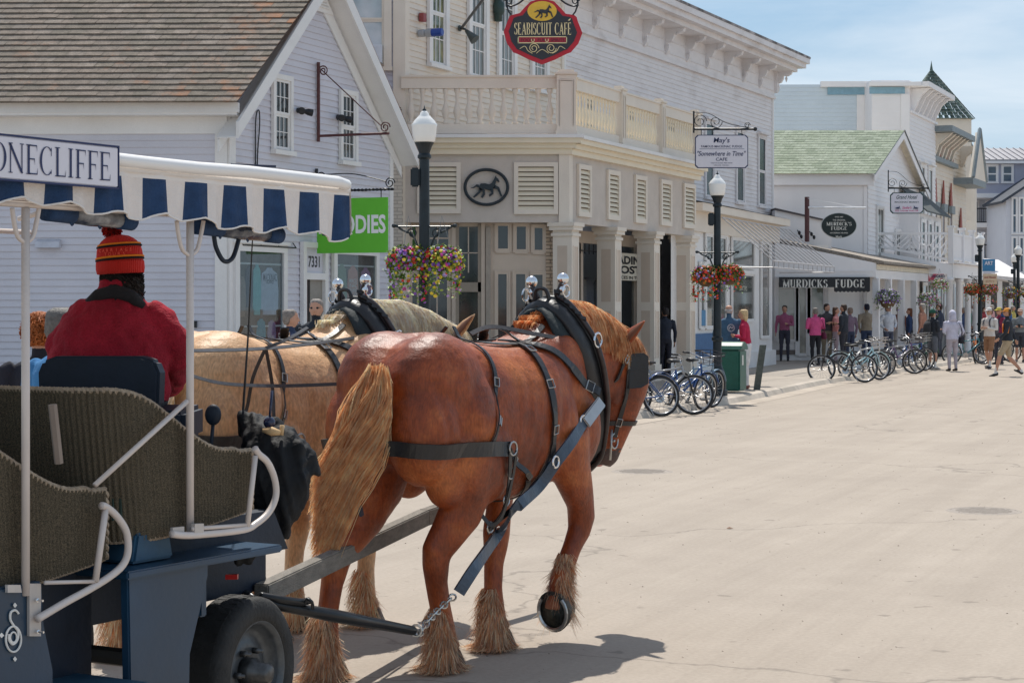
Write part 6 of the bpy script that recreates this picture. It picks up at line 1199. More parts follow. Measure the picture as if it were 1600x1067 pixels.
# leg sections: (centre, half width, half depth)
hindR = [((.20, .36, 1.22), .175, .30), ((.215, .42, 1.05), .15, .26), ((.21, .46, .92), .115, .20), ((.195, .42, .80), .088, .145), ((.17, .34, .70), .072, .112), ((.145, .29, .62), .066, .102), ((.14, .29, .56), .060, .088), ((.13, .31, .46), .052, .066), ((.125, .35, .33), .050, .060), ((.12, .375, .23), .062, .070), ((.12, .40, .16), .060, .064), ((.12, .425, .10), .068, .074)]
hindL = [((-.20, .28, 1.22), .175, .29), ((-.215, .27, 1.05), .15, .25), ((-.21, .24, .92), .115, .19), ((-.205, .14, .80), .088, .14), ((-.20, .03, .71), .072, .11), ((-.20, -.06, .645), .066, .10), ((-.20, -.09, .58), .060, .086), ((-.205, -.115, .48), .052, .066), ((-.21, -.14, .34), .050, .060), ((-.215, -.15, .24), .062, .070), ((-.22, -.125, .16), .060, .064), ((-.225, -.10, .10), .068, .074)]
foreL = [((-.17, 1.42, 1.15), .12, .19), ((-.165, 1.38, 1.0), .095, .14), ((-.14, 1.31, .86), .078, .108), ((-.10, 1.23, .72), .066, .084), ((-.075, 1.17, .61), .072, .084), ((-.06, 1.14, .55), .064, .074), ((-.045, 1.10, .45), .050, .062), ((-.03, 1.07, .33), .048, .058), ((-.015, 1.05, .23), .060, .068), ((-.005, 1.06, .16), .058, .062), ((0.0, 1.08, .10), .068, .074)]
foreR = [((.20, 1.42, 1.15), .125, .20), ((.215, 1.46, 1.0), .105, .155), ((.215, 1.53, .87), .086, .12), ((.21, 1.59, .76), .072, .092), ((.205, 1.61, .68), .074, .088), ((.20, 1.59, .60), .062, .074), ((.195, 1.52, .51), .050, .060), ((.19, 1.46, .42), .050, .058), ((.185, 1.42, .34), .060, .066), ((.18, 1.39, .26), .058, .060), ((.18, 1.375, .185), .064, .07)]
ch = coat('chestnut_coat', (.27, .052, .010), (.12, .021, .006), (.47, .135, .034))
pal = coat('palomino_coat', (.60, .345, .17), (.46, .24, .11), (.70, .45, .25), seed=4.0)
bl_a, bl_b, gi = hairmat('flaxen_hair', (1.0, .50, .25)), hairmat('pale_flaxen_hair', (1.0, .66, .40)), hairmat('ginger_hair', (.62, .20, .06))
wh_a, wh_b = hairmat('cream_mane_hair', (.97, .72, .50)), hairmat('ivory_mane_hair', (.99, .86, .70))
fe_a, fe_b, fe_c = hairmat('feather_tan', (.74, .38, .20)), hairmat('feather_grey', (.55, .36, .25)), hairmat('feather_pale', (.95, .68, .47))
HO = V((-.66, 9.52, 0)); hf = V((math.sin(R(TH)), math.cos(R(TH)), 0)); hrt = V((math.cos(R(TH)), -math.sin(R(TH)), 0))
h1 = thing('draft_horse', 'chestnut draft horse with flaxen mane and tail, right front hoof lifted, black harness', 'horse', HO, rz=-R(TH), local=True)
body1, bv1, H1 = make_horse(h1, ch, [bl_a, bl_b, bl_a, gi], [gi, bl_a, bl_b, bl_a], [fe_a, fe_b, fe_c], dict(HR=hindR, HL=hindL, FL=foreL, FR=foreR, head=(.075, .03, .005), turn=-30), seed=11)
PO = HO - hrt * 1.30 - hf * .12
h2 = thing('draft_horse', 'pale palomino draft horse with ivory mane on the far side of the chestnut one', 'horse', PO, rz=-R(TH), local=True)
mir = lambda sec, dy=0: [((-c[0], c[1] + dy, c[2]), a, b) for c, a, b in sec]
foreR2 = [((.19, 1.42, 1.15), .12, .19), ((.20, 1.44, 1.0), .095, .14), ((.21, 1.45, .86), .078, .108), ((.215, 1.46, .72), .066, .084), ((.22, 1.46, .61), .072, .084), ((.225, 1.45, .55), .064, .074), ((.23, 1.43, .45), .050, .062), ((.235, 1.41, .33), .048, .058), ((.24, 1.39, .23), .060, .068), ((.245, 1.40, .16), .058, .062), ((.25, 1.42, .10), .068, .074)]
hindR2 = [((c[0], c[1] + .33 * max(0, 1 - c[2] / 1.1), c[2]), a, b) for c, a, b in hindR]
body2, bv2, H2 = make_horse(h2, pal, [wh_a, wh_b, wh_b], [wh_a, bl_b, wh_b], [fe_c, fe_a, wh_a], dict(HR=hindR2, HL=hindL, FL=foreL, FR=foreR2, head=(.20, .05, .04)), seed=12, lifted=False, tail=True, bob=True)
def L2W(root, p): return V(root.location) + Matrix.Rotation(root.rotation_euler.z, 3, 'Z') @ V(p)
def chain(mb, pts, r=.02, th=.0055):
    """real interlocked links along a polyline"""
    q = spline(pts, 12); L_ = 0; pos = [q[0]]; step = r * 2.1; acc = 0
    for a, b in zip(q, q[1:]):
        d = (b - a).length; t = step - acc
        while t <= d: pos.append(a + (b - a) * (t / d)); t += step
        acc = (acc + d) % step if d < t else d - (t - step)
    for i in range(len(pos) - 1):
        a, b = pos[i], pos[i + 1]; d = (b - a).normalized(); u = d.cross(V((0, 0, 1))).normalized(); w = d.cross(u); s = (u + w).normalized() if i % 2 else (u - w).normalized(); c = (a + b) / 2
        mb.tube([c + d * (math.cos(k * math.pi / 5) * r * 1.45) + s * (math.sin(k * math.pi / 5) * r * .8) for k in range(10)], th, 5, closed=True)
def harness(root, bvh, H, near=True):
    # collar: padded ring round the base of the neck + hames with ball tops
    hs = thing('x', None, None) if False else root
    N_ = 28; cpts = []; nr = []
    for k in range(N_):
        t = 2 * math.pi * k / N_; z = 1.475 + .44 * math.cos(t); y = 1.68 - .16 * math.cos(t) + .02; x0 = .36 * math.sin(t) * (1.0 if math.cos(t) < .3 else .86)
        p = V((x0 * .93, y, z)); c = V((0, y, 1.475 if abs(z - 1.475) > .2 else z)); dv = p - V((0, y, 1.47)); h = bvh.ray_cast(V((0, y, 1.47)) + dv.normalized() * .9, -dv.normalized())
        q = h[0] + dv.normalized() * .035 if h[0] else p
        cpts.append(q); nr.append(dv.normalized())
    x = MB(leather); x.smooth = True
    rings = []
    for k in range(N_):
        d = (cpts[(k + 1) % N_] - cpts[k - 1]).normalized(); o = nr[k] - d * nr[k].dot(d); o.normalize(); b = d.cross(o)
        wy = .088 if abs(math.sin(2 * math.pi * k / N_)) > .35 else .08
        rings.append([cpts[k] + o * (math.cos(a) * .045) + b * (math.sin(a) * wy) for a in [2 * math.pi * j / 14 for j in range(14)]])
    x.ring_loft(rings, closed=True); co = x.build('collar', None, root)
    x = MB(M('collar_piping', (.10, .10, .10), .5)); x.tube([cpts[k] + nr[k] * .05 + V((0, .035, 0)) for k in range(N_)], .012, 6, closed=True); x.build('collar_piping', None, co)
    x = MB(M('collar_pad', (.02, .028, .03), .75, .3, 12, .3, 40)); x.smooth = True; rings = []
    for k in range(N_):
        d = (cpts[(k + 1) % N_] - cpts[k - 1]).normalized(); o = nr[k] - d * nr[k].dot(d); o.normalize(); b = V((0, -1, 0))
        rings.append([cpts[k] + o * (math.cos(a) * .022 - .02) + b * ((.12 + math.sin(a) * .12) * (.35 + .65 * abs(math.sin(2 * math.pi * k / N_)))) for a in [2 * math.pi * j / 10 for j in range(10)]])
    x.ring_loft(rings, closed=True); x.build('collar_pad', None, co)
    for s in (-1, 1):
        idx = [k for k in range(N_) if math.sin(2 * math.pi * k / N_) * s > .12]; idx.sort(key=lambda k: -cpts[k].z)
        hp = [cpts[k] + nr[k] * .065 + V((0, .03, 0)) for k in idx]; top = hp[0]; sp_ = [top + V((s * .035, .0, .075)), top + V((s * .02, 0, .035)), *hp]
        x = MB(M('hame_steel', (.06, .05, .05), .35, .3, 10, metal=.6)); x.smooth = True; x.tube(spline(sp_, 4), .017, 8); ha = x.build('hame', None, root)
        x = MB(chrome); x.smooth = True; x.lathe(sp_[0] + V((0, 0, -.03)), [(.014, -.03), (.020, -.01), (.012, .01)], 14); x.ball(sp_[0] + V((s * .004, 0, .018)), .034, 12); x.build('hame_ball', None, ha)
        x = MB(chrome); c = cpts[idx[1]] + nr[idx[1]] * .1; x.tube([c + V((0, math.cos(a) * .035, math.sin(a) * .035 + .03)) for a in [j * .5236 for j in range(12)]], .005, 6, closed=True); x.build('hame_ring', None, ha); x = MB(chrome); c = hp[len(hp) // 3]
        x.tube([c + V((s * .02, math.cos(a) * .04, math.sin(a) * .04)) for a in [j * .5236 for j in range(12)]], .006, 6, closed=True); x.build('hame_ring', None, ha)
        x = MB(leather); pts = [cpts[k] + nr[k] * .09 + V((0, .02, 0)) for k in idx[:4]]
        for j in range(6): c = lerp(pts[0], pts[-1], j / 6) ; x.strap([c + V((0, -.03, .0)), c + V((s * .02, 0, -.01)), c + V((0, .03, -.02))], .02, .004, [V((s, 0, .3))] * 3)
        x.build('hame_strap', None, ha)
        # tug / trace from hame down the flank
        # breeching, hip straps
    x = MB(leather); x.tube(spline([cpts[0] + V((-.05, -.02, .03)), cpts[0] + V((-.03, -.03, .09)), cpts[0] + V((.03, -.03, .09)), cpts[0] + V((.05, -.02, .03))], 5), .012, 6); x.build('collar_loop', None, co)
    B = lambda pts, w, name='strap', **k: belt(root, bvh, pts, w, name, **k)
    B([(.40, .62, 1.13), (.40, .42, 1.14), (.36, .10, 1.15), (.24, -.12, 1.16), (.0, -.16, 1.17), (-.24, -.12, 1.16), (-.36, .10, 1.15), (-.40, .42, 1.14), (-.40, .62, 1.13)], .075, 'breeching', off=.016, t=.012)
    for s in (1, -1):
        B([(s * .02, .62, 1.75), (s * .2, .60, 1.68), (s * .34, .56, 1.5), (s * .37, .50, 1.3), (s * .37, .44, 1.16)], .028, 'hip_strap', buckles=(.55, .8))
        B([(s * .02, .55, 1.75), (s * .12, .85, 1.68), (s * .14, 1.1, 1.66), (s * .1, 1.38, 1.76)], .03, 'back_strap')
        B([(s * .02, 1.06, 1.72), (s * .2, 1.06, 1.66), (s * .36, 1.05, 1.45), (s * .38, 1.07, 1.2), (s * .36, 1.08, 1.05)], .045 if s > 0 else .04, 'back_pad', t=.009, buckles=(.3, .5, .78))
        B([(s * .36, 1.08, 1.08), (s * .34, 1.04, .98), (s * .22, 1.0, .86), (0, 1.0, .83)], .035, 'belly_band')
        B([(s * .40, .62, 1.13), (s * .37, .78, 1.0), (s * .32, .92, .92), (s * .2, 1.0, .84)], .032, 'side_strap', buckles=(.2,))
        B([(s * .05, 1.02, 1.73), (s * .22, 1.2, 1.66), (s * .30, 1.42, 1.5), (s * .34, 1.58, 1.38)], .05, 'tug_strap', t=.008, buckles=(.15, .9))
    x = MB(steel_m); x.smooth = True
    for s in (1, -1): c = V((s * .385, .63, 1.13)); x.tube([c + V((0, math.cos(a) * .035, math.sin(a) * .035)) for a in [j * .5236 for j in range(12)]], .006, 6, closed=True)
    x.build('breeching_ring', None, root)
    # loop of quarter straps hanging under the flank
    x = MB(leather); x.strap(spline([(.385, .60, 1.12), (.35, .64, .95), (.30, .66, .80), (.24, .62, .70), (.2, .72, .72), (.24, .86, .80)], 6), .03, .006, V((1, 0, 0))); x.strap(spline([(.385, .66, 1.12), (.36, .66, .98), (.33, .62, .80), (.30, .56, .74), (.27, .50, .80)], 6), .022, .005, V((1, 0, 0))); x.build('quarter_strap', None, root)
    x = MB(steel_m)
    for p in ((.36, .645, 1.0), (.33, .65, .86), (.25, .62, .72)): x = MB(steel_m); x.tube([V(p) + V((0, math.cos(a) * .028, math.sin(a) * .028)) for a in [j * .6283 for j in range(10)]], .005, 6, closed=True); x.build('ring', None, root)
    # bridle
    hx = H(0, 0, 0); hb = lambda *p: H(*p)
    B([H(.02, -.08, 1.68), H(.10, -.05, 1.60), H(.13, -.02, 1.48), H(.13, -.02, 1.35), H(.09, -.04, 1.2), H(.05, -.06, 1.08)], .026, 'cheek_strap', buckles=(.35, .85))
    B([H(-.02, -.08, 1.68), H(-.10, -.05, 1.60), H(-.13, -.02, 1.48), H(-.13, -.02, 1.35), H(-.1, -.04, 1.2), H(-.12, -.06, 1.08)], .026, 'cheek_strap')
    B([H(.10, -.05, 1.58), H(.11, -.12, 1.5), H(.07, -.2, 1.42), H(0, -.24, 1.40), H(-.1, -.14, 1.48)], .024, 'throat_latch', buckles=(.15,))
    B([H(.07, -.09, 1.16), H(.06, .03, 1.16), H(-.02, .12, 1.16), H(-.10, .03, 1.16), H(-.10, -.08, 1.16), H(-.02, -.17, 1.16)], .028, 'noseband', closed=True)
    B([H(.10, .03, 1.62), H(.06, .12, 1.60), H(0, .14, 1.60), H(-.06, .12, 1.6), H(-.1, .03, 1.62)], .025, 'browband')
    for s in (1, -1):
        x = MB(leather); o = H(s * .15, .0, 1.50); y0 = .0; pts = []
        f = [V((s * .125, -.02, 1.57)), V((s * .155, .06, 1.58)), V((s * .16, .095, 1.56)), V((s * .16, .095, 1.40)), V((s * .15, .05, 1.375)), V((s * .125, -.02, 1.37))]
        x.prism([H(*p) for p in f], V((s * .012, -.006, 0))); x.build('blinker', None, root, bevel=.003)
    x = MB(steel_m)
    for s in (1, -1):
        c = H(-.045 + s * .085, -.06, 1.06); x.tube([c + V((0, math.cos(a) * .04, math.sin(a) * .045)) for a in [j * .5236 for j in range(12)]], .006, 6, closed=True); x.tube([c + V((0, -.03, .07)), c + V((0, -.05, -.11))], .007, 6)
    x.tube([H(-.13, -.06, 1.06), H(.04, -.06, 1.06)], .008, 6); x.build('bit', None, root, smooth=True)
    return cpts, nr
def on_body(root, bvh, px, py, Yf, lift=.03):
    """where the sight line through a photo point meets the horse, lifted off the coat"""
    q = Matrix.Rotation(-root.rotation_euler.z, 3, 'Z'); o = q @ (V((0, 0, CH)) - V(root.location)); d = (q @ (P(px, py, 10) - V((0, 0, CH)))).normalized(); h = bvh.ray_cast(o, d)
    return h[0] + h[1] * lift if h[0] is not None and abs(h[3] - Yf) < 2 else q @ (P(px, py, Yf) - V(root.location))
c1, n1 = harness(h1, bv1, H1); c2, n2 = harness(h2, bv2, H2, False)
# ================================================================ CARRIAGE
CA = Wall((-2.802, 4.4), (-1.07, 7.4))          # near side plane, a forward, o outward (towards the road), inboard = negative o
def ca(px, py, o=0): a, z = CA.at(px, py, o); return CA.P(a, z, o)
cr = thing('horse_carriage', 'blue open carriage with wicker seats and blue and white striped canopy', 'carriage', CA.P(3, 0, -.8))
cblue = M('carriage_blue_paint', (.012, .055, .115), .38, .2, 3, .06, 30, coat=.25, col2=(.018, .045, .08)); cnavy = M('carriage_navy', (.008, .016, .032), .55, .3, 4, .1, 40)
cblue_d = M('carriage_blue_worn', (.02, .075, .14), .5, .25, 6, .1, 40, col2=(.04, .09, .13))
ctube = M('cream_enamel_tube', (.66, .58, .53), .38, .06, 6, .04, 60, coat=.2); canvas = M('white_canvas', (.80, .76, .73), .8, .05, 3, .15, 60); cblu = M('blue_canvas_stripe', (.018, .05, .125), .85, .2, 20, .3, 120); cwhi = M('white_canvas_stripe', (.78, .72, .68), .85, .06, 8, .3, 120)
W_ = 1.75
# ---- body
def slab(mb, pts, o0, o1): mb.prism([CA.P(a, z, o0) for a, z in pts], CA.N * (o1 - o0))
A_ = lambda px: CA.at(px)[0]
x = MB(cblue)
slab(x, [(.3, .42), (A_(78) , .42), (A_(84), .5), (A_(84), .62), (A_(70), .78), (A_(66), .93), (.3, .93)], -.04, -.0)          # rear side panel
slab(x, [(A_(205), .3), (A_(296), .3), (A_(298), .56), (A_(326), .84), (A_(326), .90), (A_(200), .90)], -.04, -.0)   # front side panel
x.build('body', None, cr, bevel=.006)
x = MB(cnavy); slab(x, [(.3, .35), (A_(215), .35), (A_(215), .92), (.3, .92)], -1.7, -.22); slab(x, [(A_(205), .6), (4.45, .6), (4.45, .86), (A_(205), .86)], -1.7, -.6); slab(x, [(3.05, .85), (4.05, .85), (3.95, 1.02), (3.2, 1.02)], -1.55, -.18); x.build('chassis', None, cr)
x = MB(cblue_d); slab(x, [(.3, .50), (A_(200), .50), (A_(196), .53), (.3, .53)], -.45, .12); x.build('step_board', None, cr, bevel=.008)
x = MB(cblue); slab(x, [(A_(190), .885), (A_(432), .885), (A_(432), .915), (A_(190), .915)], -.6, .03); slab(x, [(A_(422), .60), (A_(432), .60), (A_(432), .884), (A_(422), .884)], -.6, -.35); x.build('footboard', None, cr, bevel=.006)
x = MB(cblue_d); slab(x, [(A_(228), .92), (A_(292), .92), (A_(285), 1.03), (A_(235), 1.03)], -.5, -.06); x.build('seat_base', None, cr, bevel=.01)
# emblem: interlaced S and G in white on the rear panel
e = MB(M('emblem_white', (.78, .76, .72), .5)); c = ca(21, 985, .003)
def U(px, py): return ca(px, py, .006)
e.tube(spline([U(29, 958), U(24, 953), U(17, 956), U(16, 967), U(21, 976), U(28, 986), U(27, 999), U(20, 1006), U(14, 999), U(14, 990)], 6), .0042, 6)
e.tube([U(21 + 12 * math.cos(t * .2618), 998 + 20 * math.sin(t * .2618)) for t in range(24)], .0036, 6, closed=True); e.tube([U(21 + 5 * math.cos(t * .2618), 995 + 8 * math.sin(t * .2618)) for t in range(24)], .003, 6, closed=True)
for py in (945, 1029): e.prism([U(23, py - 4), U(26, py), U(23, py + 4), U(20, py)], CA.N * .002)
e.prism([U(2, 988), U(6, 992), U(2, 996), U(-2, 992)], CA.N * .002); e.build('emblem', None, cr)
# ---- wicker seats: U shaped shells of vertical canes with braided rim
wick = bpy.data.materials.new('wicker_canes'); wick.use_nodes = True
N_ = wick.node_tree.nodes; L_ = wick.node_tree.links.new; b_ = N_['Principled BSDF']; b_.inputs['Roughness'].default_value = .75
t_ = N_.new('ShaderNodeTexCoord'); n_ = N_.new('ShaderNodeTexNoise'); n_.inputs['Scale'].default_value = 260; n_.inputs['Detail'].default_value = 2; L_(t_.outputs['Object'], n_.inputs['Vector'])
r_ = N_.new('ShaderNodeValToRGB'); r_.color_ramp.elements[0].position = .35; r_.color_ramp.elements[0].color = (.030, .025, .014, 1); r_.color_ramp.elements[1].position = .7; r_.color_ramp.elements[1].color = (.16, .12, .072, 1); L_(n_.outputs['Fac'], r_.inputs['Fac']); L_(r_.outputs['Color'], b_.inputs['Base Color'])
wickrim = M('braided_wicker_rim', (.36, .28, .20), .7, .3, 40, .4, 120)
def wicker_seat(a_back, a_arm, z_top, z_arm, z_bot, name):
    def plan(n=150):                     # near arm front -> back -> far arm front
        r = .22; pts = []; b0, b1 = -.06, -(W_ - .1)
        segs = [((a_arm, b0), (a_back + r, b0))]
        q = [V((lerp(a_arm, a_back + r, t / 15), b0, 0)) for t in range(16)]
        q += [V((a_back + r - math.sin(t) * r, b0 - r + math.cos(t) * r, 0)) for t in [1.5708 * k / 8 for k in range(1, 9)]]
        q += [V((a_back, lerp(b0 - r, b1 + r, t / 34), 0)) for t in range(1, 35)]
        q += [V((a_back + r - math.cos(t) * r, b1 + r - math.sin(t) * r, 0)) for t in [1.5708 * k / 12 for k in range(1, 13)]]
        q += [V((lerp(a_back + r, a_arm, t / 15), b1, 0)) for t in range(1, 16)]
        return q
    q = plan(); m = len(q); tops = []; bots = []
    for i, p in enumerate(q):
        u = (p.x - a_back) / (a_arm - a_back); s_ = min(1, max(0, (u - .08) / .72)); sm = s_ * s_ * (3 - 2 * s_)
        zt = lerp(z_top, z_arm, sm) - .012 * (1 if u > .9 else 0); lean = -.05 * (1 - sm) * (1 if True else 0)
        tops.append(CA.P(p.x + lean, zt, p.y)); bots.append(CA.P(p.x + .02 * (1 - u), lerp(z_bot, z_bot + .06, max(0, u) ** 2), p.y))
    fr = MB(wick)                        # canes: corrugated sheet, one rib per cane
    cols = []
    for i in range(m - 1):
        for k in range(2):
            for ph in (0, .25, .5, .75):
                f = (k + ph) / 2; cols.append((tops[i].lerp(tops[i + 1], f), bots[i].lerp(bots[i + 1], f), math.sin(ph * 2 * math.pi) * .0055, (tops[i + 1] - tops[i]).cross(V((0, 0, 1))).normalized()))
    vs = []; n = len(cols); rows = 9
    for j in range(rows + 1):
        for tp, bt, off, nn in cols: vs.append(tp.lerp(bt, j / rows) + nn * (off - .012))
    for j in range(rows + 1):
        for tp, bt, off, nn in cols: vs.append(tp.lerp(bt, j / rows) + nn * (off + .012))
    K_ = (rows + 1) * n; fs = []
    for h in (0, K_):
        for j in range(rows):
            for i in range(n - 1): fs.append((h + j * n + i, h + j * n + i + 1, h + (j + 1) * n + i + 1, h + (j + 1) * n + i))
    fr.smooth = True; fr.add(vs, fs); se = fr.build('seat_back', None, cr)
    for nm, line, rr in (('braided_rim', tops, .013), ('lower_rim', bots, .010)):
        x = MB(wickrim)
        for ph in (0, math.pi):
            pts = []
            for i in range((m - 1) * 7):
                f = i / 7; k = int(f); p = line[k].lerp(line[k + 1], f - k); d = (line[k + 1] - line[k]).normalized(); u = d.cross(V((0, 0, 1))).normalized(); w = d.cross(u); pts.append(p + u * math.cos(i * 1.3 + ph) * rr * .32 + w * math.sin(i * 1.3 + ph) * rr * .32)
            x.tube(pts, rr * .8, 6)
        x.build(nm, None, se)
    for e0 in (0, -1):
        x = MB(wickrim); d = tops[e0] - bots[e0]
        for ph in (0, math.pi): x.tube([bots[e0] + d * t / 40 + CA.U * (.008 * math.cos(t * .7 + ph)) + CA.N * (.008 * math.sin(t * .7 + ph)) for t in range(41)], .009, 5)
        x.build('edge_braid', None, se)
    c = MB(M('seat_cushion_green', (.035, .06, .05), .8, .2, 8, .2, 30)); c.prism([CA.P(a_back + .05, z_bot + .18, -.1), CA.P(a_arm - .02, z_bot + .18, -.1), CA.P(a_arm - .02, z_bot + .18, -W_ + .15), CA.P(a_back + .05, z_bot + .18, -W_ + .15)], (0, 0, -.12)); c.build('seat_cushion', None, cr, bevel=.02)
    return se
wicker_seat(2.86, 3.64, 1.553, 1.30, 1.0, 'front'); wicker_seat(2.03, 2.80, 1.45, 1.215, .90, 'rear')
x = MB(M('wood_strut', (.28, .22, .18), .6)); x.tube([ca(82, 632, -.1), ca(92, 724, -.1)], .016, 6); x.build('back_strut', None, cr)
# ---- posts, braces, rails
for px, yt, yb in ((40, 325, 930), (297, 345, 836)):
    x = MB(ctube); x.smooth = True; x.tube([ca(px, yb, .0), ca(px, yt, .0)], .0145, 12); x.tube(spline([ca(px - 21, yt, .0), ca(px - 18, yt + 22, 0), ca(px - 12, yt + 45, 0), ca(px, yt + 55, 0)], 6), .008, 8); x.tube(spline([ca(px + 21, yt, .0), ca(px + 17, yt + 22, 0), ca(px + 11, yt + 45, 0), ca(px, yt + 55, 0)], 6), .008, 8); x.build('canopy_post', None, cr)
for a in (.9, 2.2, 3.2):
    x = MB(ctube); x.tube([CA.P(a, .95, -W_ + .02), CA.P(a, 2.2, -W_ + .02)], .0145, 10); x.build('canopy_post', None, cr, smooth=True)
x = MB(ctube); x.smooth = True; x.tube([ca(292, 627, .015), ca(148, 758, .0)], .010, 8); x.build('diagonal_brace', None, cr)
def rail(pts, r=.0135): x = MB(ctube); x.smooth = True; x.tube(spline([ca(*p, .03) for p in pts], 6), r, 10); return x
x = rail([(398, 700), (404, 709), (418, 722), (429, 748), (431, 775), (420, 800), (400, 818), (378, 828), (300, 836), (268, 834)]); x.tube([ca(399, 712, .03), ca(386, 824, .03)], .011, 8); x.tube([ca(384, 820, .03), ca(300, 826, .03)], .008, 8); gr_ = x.build('grab_rail', None, cr)
x = MB(M('bolt_plate', (.55, .50, .46), .5, metal=.2)); x.prism([ca(266, 824, .01), ca(284, 822, .01), ca(284, 834, .01), ca(266, 836, .01)], CA.N * .012); x.prism([ca(298, 818, .02), ca(312, 817, .02), ca(312, 838, .02), ca(298, 840, .02)], CA.N * .02); x.build('rail_plate', None, gr_)
x = rail([(158, 790), (166, 792), (182, 806), (197, 830), (200, 860), (192, 882), (172, 900), (140, 920), (100, 942), (58, 967)], .0135); x.tube([ca(165, 795, .03), ca(149, 908, .03)], .012, 8); x.tube([ca(149, 908, .03), ca(70, 910, .03)], .007, 8); gr_ = x.build('grab_rail', None, cr)
x = MB(M('bolt_plate')); x.prism([ca(42, 911, .002), ca(60, 911, .002), ca(60, 993, .002), ca(42, 993, .002)], CA.N * .012); x.prism([ca(8, 913, .002), ca(28, 913, .002), ca(30, 925, .002), ca(8, 925, .002)], CA.N * .012); x.use(chrome)
for px, py in ((55, 937), (56, 986)): x.lathe(ca(px, py, .014), [(.007, 0), (.007, .012), (.004, .013), (.004, .035)], 8, CA.N)
x.build('rail_plate', None, gr_)
# ---- canopy
a0, a1 = .5, 4.17
x = MB(canvas); x.smooth = True
rings = []
for k in range(9):
    t = k / 8; o = lerp(.05, -W_ - .0, t); z = 2.36 + .06 * math.sin(math.pi * t); rings.append([CA.P(a0, z, o), CA.P(a1, z - .01, o), CA.P(a1, z - .03, o), CA.P(a0, z - .02, o)])
x.ring_loft(rings); x.build('canopy_roof', None, cr)
x = MB(M('white_roof_tube', (.84, .82, .80), .4, .03, 5, coat=.2)); x.smooth = True; x.tube([CA.P(a0, 2.372, .06)] + [CA.P(lerp(a0, a1 - .1, i / 12), 2.372 + .003 * math.sin(i * 2), .06) for i in range(1, 13)] + [CA.P(a1 - .03, 2.362, .05), CA.P(a1 + .0, 2.345, .0), CA.P(a1 + .01, 2.34, -.1), CA.P(a1 + .01, 2.345, -W_)], .024, 10); x.build('roof_tube', None, cr)
def valance(P_, length, name, per=.24, phase=0.0):
    va = MB(canvas); va.smooth = True; n = int(length / .012); st = [MB(cwhi), MB(cblu)]
    for s_ in st: s_.smooth = True
    head = []; body = []
    def pt(s, z, k=1.0): 
        wv = .010 * math.sin(s * 26) + .006 * math.sin(s * 61 + 1); return P_(s, z, .045 + wv * k)
    zc = lambda s: (2.142 + .035 * max(0, 3.6 - s) if 'side' in name else 2.15) + .012 * math.cos((s + phase) * 2 * math.pi / per) - .008 * math.sin(s * 9)
    for i in range(n):
        s0, s1 = i * length / n, (i + 1) * length / n
        va.add([pt(s0, 2.36, .1), pt(s1, 2.36, .1), pt(s1, 2.318, .5), pt(s0, 2.318, .5)], [(0, 1, 2, 3)])
        m = st[int(((s0 + phase) / (per / 2))) % 2]; rows = 6
        for j in range(rows):
            f0, f1 = j / rows, (j + 1) / rows; m.add([pt(s0, lerp(2.318, zc(s0), f0), .5 + f0), pt(s1, lerp(2.318, zc(s1), f0), .5 + f0), pt(s1, lerp(2.318, zc(s1), f1), .5 + f1), pt(s0, lerp(2.318, zc(s0), f1), .5 + f1)], [(0, 1, 2, 3)])
    v = va.build(name, None, cr); st[0].build('white_stripes', None, v); st[1].build('blue_stripes', None, v)
    x = MB(canvas); x.tube([pt(i * length / n, zc(i * length / n), 1.5) for i in range(0, n + 1, 2)], .004, 5); x.build('scalloped_hem', None, v)
ph_side = (.24 - ((CA.at(225, HZ, .06)[0] - a0) % .24)) + .12
valance(lambda s, z, o: CA.P(a0 + s, z, o), a1 - a0, 'side_valance', phase=ph_side)
valance(lambda s, z, o: CA.P(a1 + o - .04, z, .05 - s), .14, 'front_valance', per=.14)
x = MB(ctube)
for a in (1.2, 2.2, 3.2, 4.1): x.tube([CA.P(a, 2.26, .0), CA.P(a, 2.33, -.4), CA.P(a, 2.36, -.9), CA.P(a, 2.33, -1.35), CA.P(a, 2.26, -W_)], .012, 8)
for o in (0, -W_): x.tube([CA.P(a0, 2.2, o), CA.P(a1, 2.2, o)], .012, 8)
x.build('roof_frame', None, cr, smooth=True)
# rolled side curtains
pla = M('clear_vinyl_roll', (.30, .31, .33), .18, .6, 9, .4, 14, spec=.7, col2=(.02, .03, .06), c2lo=.45, c2hi=.55)
for pa, pb, yy in ((70, 206, 330), (302, 436, 352)):
    x = MB(cblu); x.smooth = True; p0, p1 = ca(pa, yy, -.05), ca(pb, yy + 16, -.05); x.tube([lerp(p0, p1, t) for t in (0, .06, .3)], .034, 14); x.use(pla); x.tube([lerp(p0, p1, t) for t in (.28, .5, .86)], [.031, .035, .030], 14); x.use(cblu); x.tube([lerp(p0, p1, t) for t in (.84, .93, 1)], .034, 14)
    for t in (.3, .62): c = lerp(p0, p1, t); x.tube([c + V((0, math.cos(a) * .038, math.sin(a) * .038)) for a in [k * .52 for k in range(12)]], .004, 5, closed=True)
    x.build('rolled_curtain', None, cr)
x = MB(cnavy); x.smooth = True; x.tube(spline([ca(334, 366, -.06), ca(338, 388, -.06), ca(350, 408, -.06), ca(364, 402, -.06), ca(374, 370, -.06)], 8), .009, 8); x.build('strap_loop', None, cr)
